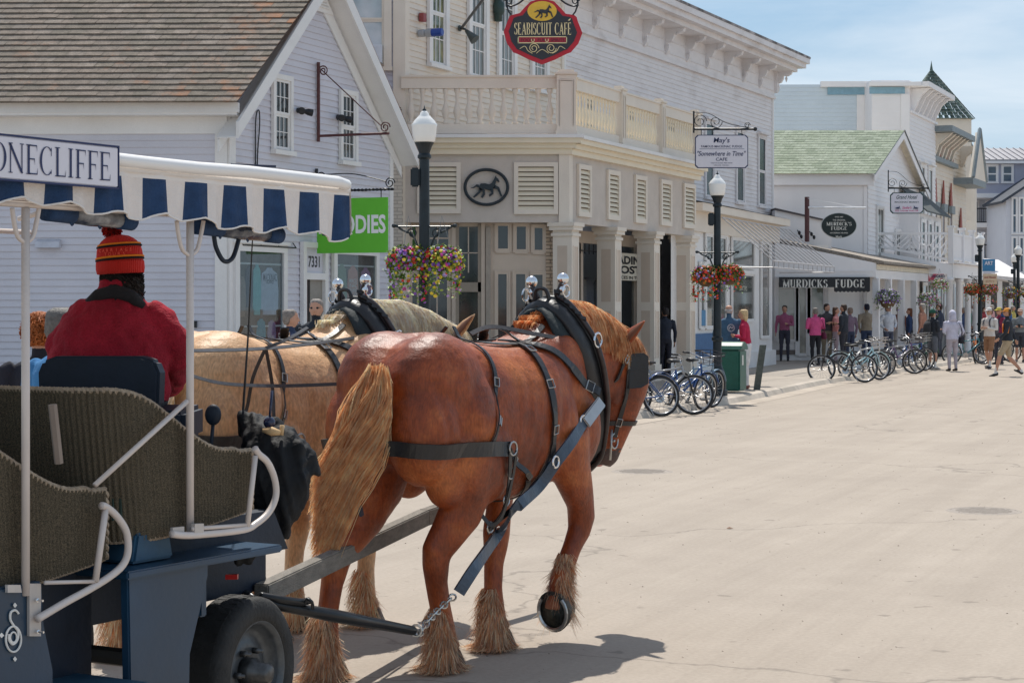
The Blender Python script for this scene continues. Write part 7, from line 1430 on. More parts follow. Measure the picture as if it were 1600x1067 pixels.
# ---- name board
def Sg(a, z, o=.075): return CA.P(a, z, o)
x = MB(M('sign_board_white')); x.prism([Sg(1.62, 2.272), Sg(2.706, 2.272), Sg(2.706, 2.412), Sg(1.62, 2.412)], CA.N * .012); nb_ = x.build('name_board', None, cr, bevel=.004)
x = MB(navy)
for q0, q1 in ((2.266, 2.2725), (2.4115, 2.418)): x.prism([Sg(1.615, q0), Sg(2.711, q0), Sg(2.711, q1), Sg(1.615, q1)], CA.N * .013)
x.prism([Sg(2.7065, 2.27), Sg(2.711, 2.27), Sg(2.711, 2.415), Sg(2.7065, 2.415)], CA.N * .013)
serif_mb(x, 'STONECLIFFE', Sg(2.318, 2.342, .0885), CA.U, (0, 0, 1), .098, width=.695, weight=.95, depth=.001); x.build('lettering', None, nb_)
# ---- wheel (front near) with tyre, rim, hub
rub = M('tyre_rubber', (.028, .028, .028), .75, .25, 12, .3, 60); rimm = M('wheel_rim_grey', (.09, .10, .11), .4, .3, 14, .1, 40, metal=.5)
def wheel(c, r, w, yaw, mb_parent):
    ax = V((math.cos(yaw), -math.sin(yaw), 0)); x = MB(rub); x.smooth = True
    x.lathe(c, [(r * .68, -w / 2), (r * .80, -w * .53), (r * .93, -w * .5), (r * .985, -w * .40), (r, -w * .25), (r * 1.0, w * .25), (r * .985, w * .40), (r * .93, w * .5), (r * .80, w * .53), (r * .68, w / 2), (r * .66, w * .3), (r * .66, -w * .3)], 56, ax, cap=False); wo = x.build('wheel', None, mb_parent)
    x = MB(rub)
    for k in range(56):
        t = 2 * math.pi * k / 56; u = ax.orthogonal().normalized(); v = ax.cross(u); d = u * math.cos(t) + v * math.sin(t); tg_ = ax.cross(d)
        for s in (-1, 1): x.obox(V(c) + d * (r * .985) + ax * (s * w * .10) - tg_ * .006, tg_ * .022, ax * (s * w * .2), d * (r * .018))
    x.build('tread', None, wo)
    x = MB(rimm); x.smooth = True; x.lathe(c, [(r * .69, -w * .3), (r * .69, w * .46), (r * .72, w * .5), (r * .66, w * .5), (r * .62, w * .36), (r * .58, w * .16), (r * .50, w * .10), (r * .40, w * .20), (r * .26, w * .22), (r * .2, w * .15), (r * .1, w * .15)], 48, ax); x.build('rim', None, wo)
    x = MB(M('hub_metal', (.10, .10, .10), .4, .4, 20, metal=.7)); x.smooth = True; x.lathe(V(c) + ax * w * .15, [(r * .19, 0), (r * .19, .05), (r * .14, .06), (r * .13, .12), (r * .08, .13), (.001, .13)], 20, ax)
    for k in range(6):
        t = 2 * math.pi * k / 6 + .3; u = ax.orthogonal().normalized(); v = ax.cross(u); d = u * math.cos(t) + v * math.sin(t); x.lathe(V(c) + d * r * .30 + ax * w * .2, [(.014, 0), (.014, .03), (.008, .032), (.008, .05)], 6, ax)
    x.build('hub', None, wo)
wheel(V((-1.155, 8.12, .318)), .318, .19, R(24), cr); wheel(V((-1.155, 8.12, .318)) - CA.N * 1.15, .318, .19, R(24), cr); wheel(CA.P(1.3, .34, -.3), .34, .19, R(30), cr)
x = MB(M('axle_grease', (.03, .03, .03), .6)); x.tube([V((-1.2, 8.14, .318)), V((-1.2, 8.14, .318)) - CA.N * 1.1], .04, 8); x.build('axle', None, cr)
x = MB(M('fender_grey', (.12, .13, .14), .5)); x.prism([P(330, 925, 8.4), P(400, 905, 8.6), P(400, 898, 8.6), P(330, 912, 8.4)], (0, .2, 0)); x.build('front_fender', None, cr); x = MB(M('tail_lamp_red', (.5, .01, .01), .3)); x.obox(P(352, 905, 7.95), (.05, 0, 0), (0, .03, 0), (0, 0, .02)); x.build('side_reflector', None, cr)
# ---- driver's seat
x = MB(cnavy); SB = P(153, 590, 8.05); r_ = []
pr = [(-.25, -.12), (.25, -.12), (.255, .02), (.235, .07), (.18, .09), (-.18, .09), (-.235, .07), (-.255, .02)]
x.prism([SB + V((cx, 0, cz_)) for cx, cz_ in pr], (0.02, .07, 0)); x.build('driver_seat_back', None, cr, bevel=.012)
x = MB(cnavy); c = P(185, 640, 8.3); x.obox(V((c.x - .3, 8.1, 1.28)), (.62, -.0, 0), (.0, .5, 0), (0, 0, .14)); x.obox(V((c.x - .28, 8.15, .9)), (.56, 0, 0), (0, .4, 0), (0, 0, .38)); x.build('driver_seat', None, cr, bevel=.02)
x = MB(cnavy); x.ball(P(333, 648, 8.1), (.035, .02, .045), 8); x.tube([P(333, 660, 8.1), P(328, 720, 8.1)], .008, 6); x.build('side_mirror', None, cr, smooth=True)
# ---- pole, evener, chains
x = MB(M('weathered_pole_wood', (.20, .18, .155), .8, .25, 6, .35, 30, stretch=(6, 1, 6))); pa, pb, pc = P(408, 928, 8.45), V((-.50, 10.85, .665)), V((.28, 12.3, .80)); 
for p0, p1 in ((pa, pb), (pb, pc)):
    d = (p1 - p0).normalized(); u = d.cross(V((0, 0, 1))).normalized() * .035; w = V((0, 0, .045)); x.ring_loft([[q - u - w, q + u - w, q + u + w, q - u + w] for q in (p0, p1)])
x.build('wagon_pole', None, cr, bevel=.006)
x = MB(M('black_steel_bar', (.02, .022, .025), .35, .3, 12, metal=.3)); x.smooth = True
e0, e1 = P(398, 938, 8.25), P(646, 985, 9.15); x.tube([e0, lerp(e0, e1, .5), e1], [.022, .03, .022], 8); x.tube([e0 - V((.1, -.3, -.0)), e0], .02, 8)
c = P(480, 940, 8.5); x.tube(spline([P(405, 930, 8.3), P(440, 936, 8.35), P(470, 940, 8.45), P(482, 938, 8.5)], 5), .017, 8); x.tube(spline([P(476, 942, 8.45), P(480, 936, 8.45), P(487, 940, 8.45), P(489, 950, 8.5)], 5), .008, 6)
ev = x.build('singletree', None, cr)
x = MB(steel_m); chain(x, [P(645, 985, 9.15), P(655, 990, 9.2), P(668, 970, 9.3), P(690, 948, 9.5), P(716, 925, 9.65)], .021, .0055); x.tube([P(650 + 9 * math.cos(a), 985 + 9 * math.sin(a), 9.15) for a in [k * .6283 for k in range(10)]], .006, 6, closed=True); x.build('trace_chain', None, cr)
x = MB(steel_m); chain(x, [P(412, 938, 8.4), P(440, 915, 8.7), P(498, 876, 9.3)], .021, .0055); x.build('pole_chain', None, cr)
# trace of the chestnut: thick blue-grey tug running from the hame to the chain
def tpts(lst): return [on_body(h1, bv1, px, py, Y, .035) for px, py, Y in lst]
def lstrap(root, pts, w, t, mat, name, nrm=(0, -1, 0), n=6, local=False):
    x = MB(mat); rt = Matrix.Rotation(-root.rotation_euler.z, 3, 'Z'); q = [V(p) for p in spline(pts, n)]
    if not local: q = [rt @ (p - V(root.location)) for p in q]
    for _ in range(2): q = [q[0]] + [(q[i - 1] + 2 * q[i] + q[i + 1]) / 4 for i in range(1, len(q) - 1)] + [q[-1]]
    x.strap(q, w, t, rt @ V(nrm)); return x.build(name, None, root)
TP = tpts([(716, 925, 9.65), (745, 880, 9.75), (775, 835, 9.85), (805, 793, 9.95), (835, 752, 10.05), (860, 718, 10.1), (885, 685, 10.2), (905, 658, 10.3), (928, 632, 10.35)])
for i in range(len(TP)): TP[i] = TP[i]
tro = lstrap(h1, TP, .062, .016, webb, 'trace', (.5, -.85, .1), local=True)
x = MB(chrome)
for p, r_ in ((TP[2], .04), (TP[5], .03), (TP[7], .034)): x.tube([p + V((.02, -.03, 0)) + V((0, math.cos(a) * r_, math.sin(a) * r_)) for a in [k * .52 for k in range(12)]], .006, 6, closed=True)
x.build('trace_buckle', None, tro)
x = MB(M('hame_clip', (.45, .43, .42), .3, metal=.9)); x.strap([TP[7] + V((.02, -.02, -.01)), TP[8] + V((.02, -.02, .01))], .07, .018, Matrix.Rotation(-h1.rotation_euler.z, 3, 'Z') @ V((.5, -.85, .1))); x.build('hame_clip', None, tro, bevel=.006)
# trace along the inner side, seen between the legs
lstrap(h1, [P(560, 800, 9.6) , P(610, 765, 10.2), P(640, 745, 10.6)], .05, .012, webb, 'trace', (.5, -.85, .1))
# reins
rn = M('rein_leather', (.055, .05, .05), .45, .3, 14, .15, 60)
x = MB(rn); x.strap(spline([P(268, 576, 8.6), P(340, 598, 9.3), P(430, 603, 9.9), P(530, 600, 10.0)], 6), .018, .004, V((.3, -.9, .3))); x.build('rein', tagd=('lower sagging dark rein running from the driver across the palomino flank', 'rein'))
x = MB(rn); x.strap(spline([P(280, 549, 8.6), P(415, 545, 9.8), P(530, 532, 11.0), P(598, 520, 11.4)], 6), .02, .005, V((.3, -.9, .5))); x.strap(spline([P(415, 544, 9.8), P(450, 530, 9.9), P(480, 512, 10.2)], 4), .016, .004, V((.3, -.9, .5))); x.strap(spline([P(415, 544, 9.8), P(395, 590, 9.9), P(385, 640, 10.0), P(372, 660, 9.9)], 4), .018, .004, V((.3, -.9, .2))); x.strap(spline([P(415, 544, 9.8), P(425, 600, 9.95), P(428, 655, 9.95)], 4), .018, .004, V((.3, -.9, .2))); x.build('rein', tagd=('upper taut dark rein from the driver to the palomino collar', 'rein'))
x = MB(rn); x.strap(spline([P(735, 522, 10.15), P(770, 511, 10.3), P(840, 523, 10.5), P(908, 535, 10.72)], 6), .026, .005, V((.3, -.8, .6))); x.build('rein', tagd=('grey rein over the back of the chestnut horse to its collar ring', 'rein'))
x = MB(M('whip_black', (.012, .012, .012), .4)); x.tube([P(379, 655, 8.3), P(388, 520, 8.3), P(393, 400, 8.25), P(396, 352, 8.2)], [.006, .004, .003, .0025], 6); x.build('carriage_whip', tagd=('thin upright black driving whip beside the front canopy post', 'whip'))
# ---- black coat draped over the front of the seat
random.seed(21); mb = MB()
def cp(px, py, Y): return P(px, py, Y)
mb.limb([(cp(395, 662, 8.25), .04, .05), (cp(412, 690, 8.2), .10, .09), (cp(428, 720, 8.15), .155, .11), (cp(440, 755, 8.12), .13, .10), (cp(438, 800, 8.1), .085, .08), (cp(436, 845, 8.1), .035, .05)], 20)
mb.limb([(cp(380, 665, 8.3), .06, .06), (cp(410, 668, 8.25), .06, .07), (cp(450, 690, 8.2), .06, .08), (cp(478, 715, 8.2), .05, .07), (cp(488, 745, 8.2), .03, .05)], 14, side=(0, 0, 1))
mb.limb([(cp(400, 790, 8.2), .12, .08), (cp(380, 830, 8.15), .16, .07), (cp(400, 862, 8.1), .10, .06)], 14)
me = remesh(mb, .012, 2)
displace(me, lambda p: noise.noise(V((p.x * 24 + p.z * 6, p.y * 12, p.z * 3))) * .030 + abs(noise.noise(V((p.x * 40 + p.z * 10, p.y * 14, p.z * 4)))) * .016 - abs(noise.noise(V((p.x * 22 - p.z * 14, p.y * 9, p.z * 5)))) * .02)
co = link_mesh('draped_coat', me, None, M('black_nylon', (.009, .010, .012), .7, .3, 8, .3, 40, spec=.25)); tag(co, 'black waterproof coat draped over the front of the wicker seat arm', 'coat')
x = MB(M('yellow_cloth', (.62, .42, .22), .8)); x.smooth = True; x.limb([(cp(412, 672, 8.1), .01, .012), (cp(425, 674, 8.08), .02, .02), (cp(438, 676, 8.08), .01, .015)], 8, side=(0, 0, 1)); x.limb([(cp(440, 680, 8.1), .008, .01), (cp(441, 664, 8.1), .010, .01)], 8); x.build('leather_gloves', tagd=('pale tan gloves lying on top of the black coat', 'gloves'))
x = MB(M('navy_plastic', (.012, .02, .06), .25, coat=.4)); x.smooth = True; x.ball(cp(421, 660, 8.12), (.026, .026, .026), 10); x.tube([cp(421, 660, 8.12), cp(425, 610, 8.14)], .006, 6); x.build('umbrella_handle', tagd=('shiny navy round handle sticking up beside the tan gloves', 'handle'))
# ================================================================ PEOPLE
skin_m = M('skin', (.52, .28, .19), .55, .1, 20, 0, 40, spec=.35); shoe_d = M('dark_shoe', (.035, .033, .035), .6, .2, 20); sock_w = M('white_sock', (.7, .68, .66), .8)
def clothm(c, n=None): return M(n or 'cloth_%02x%02x%02x' % tuple(int(q * 255) for q in c), c, .9, .14, 9, .25, 60)
def person(label, loc, face, h=1.74, top=(.1, .1, .1), bottom=(.05, .05, .06), shoe=None, hair=(.08, .05, .03), hat=None, hatcol=None, arms=('down', 'down'), legs='stand', shorts=False, sleeve=True, hairlen=0, bag=None, hood=False, bulk=1.0, lean=0, turn=0, group=None, sock=False, extra=None, glasses=False, bald=False, voxel=.016, skinc=None, name='person'):
    """standing figure: +y is forward, metres for a 1.75 m body, then scaled"""
    t = thing(name, label, 'person', loc, group, rz=R(face), local=True); S = h / 1.75; t.scale = (S, S, S)
    mb = MB(); segs = []; bk = bulk
    def cap(tag_, a, b, ra, rb): segs.append((tag_, V(a), V(b), ra, rb))
    L = lambda z: lean * max(0, z - .95)
    # torso
    tw = [(.86, .155, .11), (.94, .175, .125), (1.04, .160, .118), (1.14, .158, .112), (1.26, .178, .122), (1.36, .188, .118), (1.43, .165, .095), (1.475, .09, .07)]
    mb.limb([(V((0, L(z), z)), a * bk, b * bk) for z, a, b in tw], 18); cap('bottom', (0, 0, .80), (0, 0, .96), .17, .17); cap('top', (0, L(1.02), 1.0), (0, L(1.4), 1.40), .17 * bk, .17 * bk)
    hdp = V((0, L(1.62) + .01, 1.62)); mb.limb([(V((0, L(1.42), 1.42)), .06, .06), (V((0, L(1.52), 1.52)), .053, .056), (V((0, L(1.58), 1.58)), .05, .055)], 12); cap('skin', (0, L(1.49), 1.50), (0, L(1.58), 1.56), .055, .055)
    rt = Matrix.Rotation(R(turn), 3, 'Z'); hp = lambda x, y, z: V((0, L(1.62), 0)) + rt @ V((x, y, 0)) + V((0, 0, z))
    mb.limb([(hp(0, .03, 1.525), .03, .035), (hp(0, .022, 1.55), .052, .065), (hp(0, .015, 1.59), .068, .084), (hp(0, .008, 1.635), .074, .094), (hp(0, .0, 1.68), .074, .095), (hp(0, -.004, 1.715), .062, .08), (hp(0, -.006, 1.74), .035, .045)], 18, side=rt @ V((1, 0, 0))); cap('skin', hp(0, .01, 1.56), hp(0, .0, 1.69), .08, .09)
    mb.limb([(hp(0, .095, 1.655), .008, .008), (hp(0, .108, 1.63), .012, .014), (hp(0, .112, 1.612), .016, .012), (hp(0, .09, 1.603), .012, .01)], 8); 
    for s in (-1, 1): mb.ball(hp(s * .078, -.002, 1.625), (.010, .018, .030), 6)
    # legs
    P_ = dict(stand=(((-.09, 0, .90), (-.10, .01, .49), (-.105, -.015, .09), 0), ((.09, 0, .90), (.105, .015, .49), (.115, .0, .09), 0)), walk=(((-.09, 0, .90), (-.10, .19, .53), (-.10, .30, .10), 12), ((.09, 0, .90), (.10, -.04, .50), (.10, -.36, .14), -28)), sit=(((-.09, 0, .90), (-.13, .42, .92), (-.13, .45, .5), 0), ((.09, 0, .90), (.13, .42, .92), (.13, .45, .5), 0)), step=(((-.09, 0, .90), (-.10, .06, .50), (-.10, .10, .09), 0), ((.09, 0, .90), (.10, .02, .50), (.10, -.12, .10), -10)))[legs]
    tl = .100 * (1.25 if shorts else 1.0) * (.95 + .05 * bk)
    for (hip, kn, an, pit) in P_:
        hip, kn, an = V(hip), V(kn), V(an); lo = 'skin' if shorts else 'bottom'; k_ = 1.0 if shorts else 1.28
        mb.limb([(hip + V((0, 0, .04)), .09, .10), (hip.lerp(kn, .3), .087, .095), (hip.lerp(kn, .75), .075 * (1.15 if shorts else 1), .078), (kn + V((0, 0, .055)), .075 if shorts else .066, .075 if shorts else .066)], 14)
        mb.limb([(kn + V((0, 0, .08)), .056, .06), (kn, .053 * (1 if shorts else 1.12), .056), (kn.lerp(an, .3), .052 * k_ ** .5, .058), (kn.lerp(an, .75), .036 * k_, .040 * k_), (an + V((0, 0, .0)), .034 * k_, .038 * k_), (an - V((0, 0, .03)), .034, .04)], 14)
        cap('bottom', hip, kn + V((0, 0, .05)), .09, .07); cap(lo, kn, an + V((0, 0, .03)), .05, .04)
        if sock: cap('sock', an + V((0, 0, .12)), an, .045, .045)
        d = Matrix.Rotation(R(-pit), 3, 'X'); f = lambda x, y, z: an + d @ V((x, y, z)); 
        mb.limb([(f(0, -.065, -.045), .030, .035), (f(0, -.02, -.035), .040, .052), (f(0, .06, -.05), .043, .038), (f(0, .13, -.06), .046, .028), (f(0, .185, -.066), .034, .018)], 12); cap('shoe', f(0, -.06, -.06), f(0, .17, -.07), .048, .042)
    # arms
    AR = dict(down=((.215, -.01, 1.39), (.265, -.035, 1.12), (.275, .03, .88)), front=((.215, -.01, 1.39), (.255, .0, 1.13), (.09, .22, 1.18)), cross=((.215, -.01, 1.39), (.25, .02, 1.13), (-.02, .20, 1.17)), up=((.215, -.01, 1.39), (.24, .10, 1.16), (.07, .16, 1.50)), hip=((.215, -.01, 1.39), (.34, -.06, 1.17), (.20, .07, 1.02)), fwd=((.215, -.01, 1.39), (.25, .10, 1.14), (.22, .34, 1.16)), swingf=((.215, -.01, 1.39), (.26, .05, 1.13), (.24, .22, .98)), swingb=((.215, -.01, 1.39), (.26, -.13, 1.14), (.27, -.22, .93)), pocket=((.215, -.01, 1.39), (.30, -.06, 1.13), (.20, .06, .95)), reins=((.23, -.0, 1.38), (.34, .06, 1.12), (.16, .34, 1.10)))
    for s, am in zip((-1, 1), arms):
        sh, el, wr = [V((s * x * (1 + .55 * (bk - 1)), y + L(z), z)) for x, y, z in AR[am]]; fo = 'top' if sleeve else 'skin'; kk = 1 + .7 * (bk - 1)
        mb.limb([(sh + V((-s * .05, 0, .025)), .05, .055), (sh, .062 * kk, .066 * kk), (sh.lerp(el, .4), .054 * kk, .056 * kk), (el, .047 * kk, .048 * kk), (el.lerp(wr, .35), .044 * kk, .044 * kk), (el.lerp(wr, .93), .033 * kk, .033 * kk)], 14, side=(0, 1, 0))
        mb.limb([(el.lerp(wr, .8), .026, .026), (wr, .024, .024)], 10, side=(0, 1, 0)); cap('top', sh, el if sleeve else sh.lerp(el, .75), .06 * kk, .05 * kk); cap(fo, el, el.lerp(wr, .93), .046 * kk, .036 * kk)
        d = (wr - el).normalized(); sd = d.cross(V((1, 0, 0)) if abs(d.x) < .8 else V((0, 0, 1))).normalized(); pn = d.cross(sd)
        palm = wr + d * .05; mb.limb([(wr, .024, .020), (wr + d * .04, .036, .018), (wr + d * .085, .038, .017)], 10, side=sd); cap('skin', wr, wr + d * .17, .04, .03)
        for i, (o_, ln) in enumerate(((-.028, .055), (-.0095, .068), (.0095, .064), (.027, .050))):
            b0 = wr + d * .082 + sd * o_; mb.limb([(b0, .0095, .0095), (b0 + d * ln * .5 + pn * .006 * s, .009, .009), (b0 + d * ln * .9 + pn * .022 * s, .0075, .0075)], 6)
        b0 = wr + d * .035 + sd * .034; mb.limb([(b0, .011, .011), (b0 + sd * .022 + d * .025, .0105, .0105), (b0 + sd * .026 + d * .055, .008, .008)], 6)
    me = remesh(mb, voxel, 2, .4); sk = M('skin_tan', (.42, .21, .14), .55, .1, 20) if skinc else skin_m
    mats = dict(skin=sk, top=clothm(top), bottom=clothm(bottom), shoe=clothm(shoe) if shoe else shoe_d, sock=sock_w); keys = list(mats)
    for k in keys: me.materials.append(mats[k])
    C_ = np.empty(len(me.polygons) * 3); me.polygons.foreach_get('center', C_); C_ = C_.reshape(-1, 3); D_ = []
    for _, a, b, ra, rb in segs:
        a_, ab = np.array(a), np.array(b - a); tt = np.clip((C_ - a_) @ ab / max(ab @ ab, 1e-9), 0, 1); D_.append(np.linalg.norm(C_ - a_ - tt[:, None] * ab, axis=1) - (ra + (rb - ra) * tt))
    me.polygons.foreach_set('material_index', np.array([keys.index(q[0]) for q in segs])[np.argmin(D_, axis=0)].tolist())
    displace(me, lambda p: noise.noise(V((p.x * 14, p.y * 14, p.z * 9 + loc[0]))) * .007 if p.z < 1.48 else 0)      # cloth folds
    body = link_mesh('body', me, t)
    # hair, hats
    hm = hairmat_cache(hair)
    if not bald and not hood:
        x = MB(hm); x.smooth = True; dz = hairlen
        x.limb([(hp(0, -.055, 1.56 - dz), .055, .025), (hp(0, -.05, 1.60 - dz * .6), .078, .055), (hp(0, -.03, 1.65), .082, .082), (hp(0, -.012, 1.70), .083, .097), (hp(0, -.008, 1.735), .068, .085), (hp(0, -.008, 1.758), .035, .045)], 20, side=rt @ V((1, 0, 0))); ho = x.build('hair', None, t)
        displace(ho.data, lambda p: noise.noise(p * 38) * .010)
    elif bald:
        x = MB(hm); x.smooth = True; x.limb([(hp(0, -.04, 1.575), .066, .05), (hp(0, -.035, 1.62), .078, .066), (hp(0, -.035, 1.66), .076, .066)], 18, side=rt @ V((1, 0, 0))); x.build('hair', None, t)
    if hat == 'cap':
        x = MB(clothm(hatcol)); x.smooth = True; x.limb([(hp(0, -.005, 1.67), .086, .104), (hp(0, -.005, 1.71), .084, .10), (hp(0, -.01, 1.75), .062, .075), (hp(0, -.01, 1.768), .02, .025)], 20, side=rt @ V((1, 0, 0))); x.limb([(hp(0, .07, 1.683), .078, .008), (hp(0, .13, 1.68), .074, .007), (hp(0, .175, 1.668), .045, .005)], 12, side=rt @ V((1, 0, 0))); x.build('cap', None, t)
    if hat == 'beanie':
        x = MB(clothm(hatcol)); x.smooth = True; x.limb([(hp(0, -.005, 1.655), .090, .108), (hp(0, -.005, 1.70), .091, .108), (hp(0, -.012, 1.75), .074, .088), (hp(0, -.015, 1.785), .03, .035)], 20, side=rt @ V((1, 0, 0))); x.build('beanie', None, t)
    if hood:
        x = MB(clothm(top)); x.smooth = True; x.limb([(hp(0, -.04, 1.44), .13, .10), (hp(0, -.03, 1.52), .10, .105), (hp(0, -.02, 1.60), .103, .12), (hp(0, -.015, 1.68), .10, .122), (hp(0, -.02, 1.74), .075, .09), (hp(0, -.03, 1.77), .03, .035)], 20, side=rt @ V((1, 0, 0))); x.build('hood', None, t)
    if glasses or hat == 'cap':
        x = MB(M('dark_lens', (.02, .02, .022), .15)); 
        for s in (-1, 1): x.limb([(hp(s * .032, .088, 1.648), .022, .014), (hp(s * .032, .094, 1.648), .02, .012)], 10, side=rt @ V((1, 0, 0))) if False else x.ball(hp(s * .032, .086, 1.648), (.022, .010, .014), 6)
        x.tube([hp(-.075, .0, 1.652), hp(-.055, .082, 1.652), hp(.055, .082, 1.652), hp(.075, .0, 1.652)], .003, 5); x.build('glasses', None, t)
    else:
        x = MB(M('eye_dark', (.03, .02, .02), .3)); 
        for s in (-1, 1): x.ball(hp(s * .030, .086, 1.645), (.011, .007, .006), 5)
        x.use(M('lip', (.42, .16, .13), .6)); x.ball(hp(0, .092, 1.578), (.024, .010, .008), 6); x.build('facial_features', None, t)
    if bag:
        kind, bc = bag; x = MB(clothm(bc))
        if kind == 'back':
            x.smooth = False; x.limb([(V((0, -.19, 1.02)), .13, .07), (V((0, -.21, 1.08)), .15, .09), (V((0, -.21, 1.3)), .14, .085), (V((0, -.18, 1.41)), .10, .05)], 14); x.build('backpack', None, t, smooth=True); x = MB(clothm(bc))
            for s in (-1, 1): x.strap(spline([(s * .09, -.15, 1.36), (s * .10, -.05, 1.47), (s * .10, .08, 1.42), (s * .12, .13, 1.25), (s * .13, .02, 1.08)], 5), .045, .012, V((0, .3, 1)))
            x.build('backpack_strap', None, t)
        elif kind == 'side':
            x.limb([(V((.27, -.02, .80)), .06, .13), (V((.27, -.02, .85)), .08, .15), (V((.26, -.02, .98)), .06, .12), (V((.25, -.02, 1.02)), .03, .08)], 14); x.build('shoulder_bag', None, t, smooth=True); x = MB(clothm(bc)); x.strap(spline([(.25, -.1, 1.0), (.2, -.16, 1.25), (.10, -.09, 1.46), (.10, .06, 1.45), (.2, .14, 1.25), (.26, .06, 1.0)], 5), .03, .008, V((.4, 0, 1))); x.build('bag_strap', None, t)
        elif kind == 'camera': x.box((-.07, .19, 1.15), (.07, .27, 1.25)); x.lathe((0, .27, 1.2), [(.04, 0), (.042, .09), (.03, .09)], 12, (0, 1, 0)); x.build('camera', None, t)
    if extra: extra(t)
    return t
def hairmat_cache(c): return M('hair_%02x%02x%02x' % tuple(int(q * 255) for q in c), c, .6, .35, 30, .5, 90, spec=.3)
def GP(px, py, z=0): return tuple(G(px, py, z))
def back_logo(t):
    x = MB(M('logo_white', (.65, .68, .7), .7)); c = V((0, -.165, 1.27))
    x.tube([c + V((math.cos(a) * .075, 0, math.sin(a) * .075)) for a in [k * .262 for k in range(24)]], .005, 5, closed=True); x.tube([c + V((math.cos(a) * .055, 0, math.sin(a) * .055)) for a in [k * .262 for k in range(24)]], .003, 5, closed=True); x.tube(spline([c + V(p) for p in ((-.04, -.0, -.02), (-.01, 0, .02), (.02, 0, -.01), (.045, 0, .02))], 5), .008, 5); x.build('back_print', None, t)
def chest_print(t):
    x = MB(M('print_orange', (.75, .22, .03), .8)); x.smooth = True; x.limb([(V((-.10, .115, 1.12)), .05, .018), (V((-.11, .118, 1.24)), .065, .018), (V((-.09, .108, 1.36)), .04, .018)], 10); x.use(M('print_red', (.55, .03, .03), .8)); x.ball((-.11, .125, 1.25), (.035, .018, .04), 6); x.build('jacket_print', None, t)
    x = MB(M('print_orange')); x.limb([(V((-.2, .02, 1.12)), .04, .04), (V((-.21, .0, 1.3)), .05, .05)], 8); x.build('jacket_print', None, t)
person('man striding right in orange cap, black jacket with orange print and khaki shorts', GP(1574, 588), 78, 1.79, (.03, .035, .045), (.42, .33, .22), hat='cap', hatcol=(.75, .32, .06), arms=('swingf', 'swingb'), legs='walk', shorts=True, sock=True, bulk=1.12, extra=chest_print, turn=5)
person('man in white cap and cream hoodie with brown shorts, holding a camera', GP(1546, 576), 125, 1.80, (.68, .64, .60), (.30, .16, .09), hat='cap', hatcol=(.7, .68, .66), arms=('front', 'front'), shorts=True, sock=True, bag=('back', (.10, .10, .12)), bulk=1.08, legs='step')
person('person seen from behind in pale lilac hood and grey lilac trousers with black bag', GP(1488, 580), 15, 1.72, (.56, .55, .66), (.42, .38, .42), hood=True, arms=('front', 'pocket'), bag=('side', (.03, .03, .04)), bulk=1.1)
person('man in dark green beanie and black jacket with backpack and grey shorts', GP(1457, 577), -60, 1.74, (.035, .04, .05), (.12, .13, .15), hat='beanie', hatcol=(.02, .09, .06), arms=('cross', 'cross'), shorts=True, bag=('back', (.04, .04, .045)), sock=True, shoe=(.35, .33, .32))
person('woman in magenta pink jacket and black trousers with maroon shoulder bag', GP(1274, 571, .12), 12, 1.68, (.62, .09, .24), (.02, .02, .025), hair=(.22, .19, .17), bag=('side', (.12, .02, .05)), arms=('front', 'front'), bulk=1.12)
person('man in dark jacket and olive khaki trousers beside the magenta jacket woman', GP(1292, 567, .12), -165, 1.80, (.06, .055, .06), (.20, .165, .115), hair=(.04, .025, .02), arms=('front', 'front'), turn=25, bulk=1.05)
person('man with dark hair in black hoodie standing before the white fudge shop wall', GP(1318, 568, .12), 60, 1.78, (.03, .035, .045), (.04, .04, .05), hair=(.05, .03, .02), arms=('pocket', 'front'), bulk=1.08)
person('woman in salmon pink top half hidden behind the black hoodie man', GP(1306, 567, .12), -100, 1.70, (.70, .30, .28), (.45, .35, .38), hair=(.10, .05, .03), arms=('up', 'front'), hairlen=.1)
person('person in purple checked shirt just right of the black hoodie man', GP(1328, 565, .12), 30, 1.68, (.22, .15, .20), (.05, .06, .10), hair=(.25, .18, .14), arms=('down', 'down'))
person('man in beige jacket and blue jeans behind the first white porch post', GP(1354, 564, .12), 20, 1.80, (.33, .27, .20), (.05, .07, .13), hair=(.02, .02, .04), arms=('pocket', 'pocket'), bulk=1.08)
person('man in pale blue white shirt leaning by the second porch post', GP(1388, 563, .12), -150, 1.76, (.55, .57, .62), (.08, .09, .13), hair=(.06, .04, .03), arms=('hip', 'hip'), bulk=1.12)
person('long brown haired woman in navy top between the porch posts', GP(1421, 560, .12), 80, 1.66, (.04, .07, .16), (.04, .05, .08), hair=(.16, .06, .03), hairlen=.22, arms=('down', 'down'))
person('bald grey man in blue sweatshirt with round white back logo behind the green bin', (P(1139, 0, 40.6).x, 40.6, .12), 8, 1.76, (.055, .12, .20), (.05, .06, .10), hair=(.45, .43, .42), bald=True, arms=('pocket', 'pocket'), bulk=1.16, extra=back_logo, turn=-30)
person('blonde woman in crimson cardigan and white trousers right of the green bin', (P(1166, 0, 40.2).x, 40.2, .12), 75, 1.66, (.48, .02, .07), (.74, .72, .72), hair=(.62, .44, .24), hairlen=.07, arms=('front', 'front'), shoe=(.30, .12, .10), lean=.10, bulk=.98)
person('person in dark clothes at the blue shop window behind the last cafe post', (P(1039, 0, 46.2).x, 46.2, .12), 20, 1.70, (.02, .025, .04), (.02, .02, .03), hair=(.02, .015, .015), arms=('down', 'down'))
person('grey haired woman in navy striped vest by the lavender shop window', (P(454, 0, 23.6).x, 23.6, .12), -75, 1.69, (.035, .05, .10), (.05, .06, .10), hair=(.22, .19, .17), arms=('down', 'down'), voxel=.012)
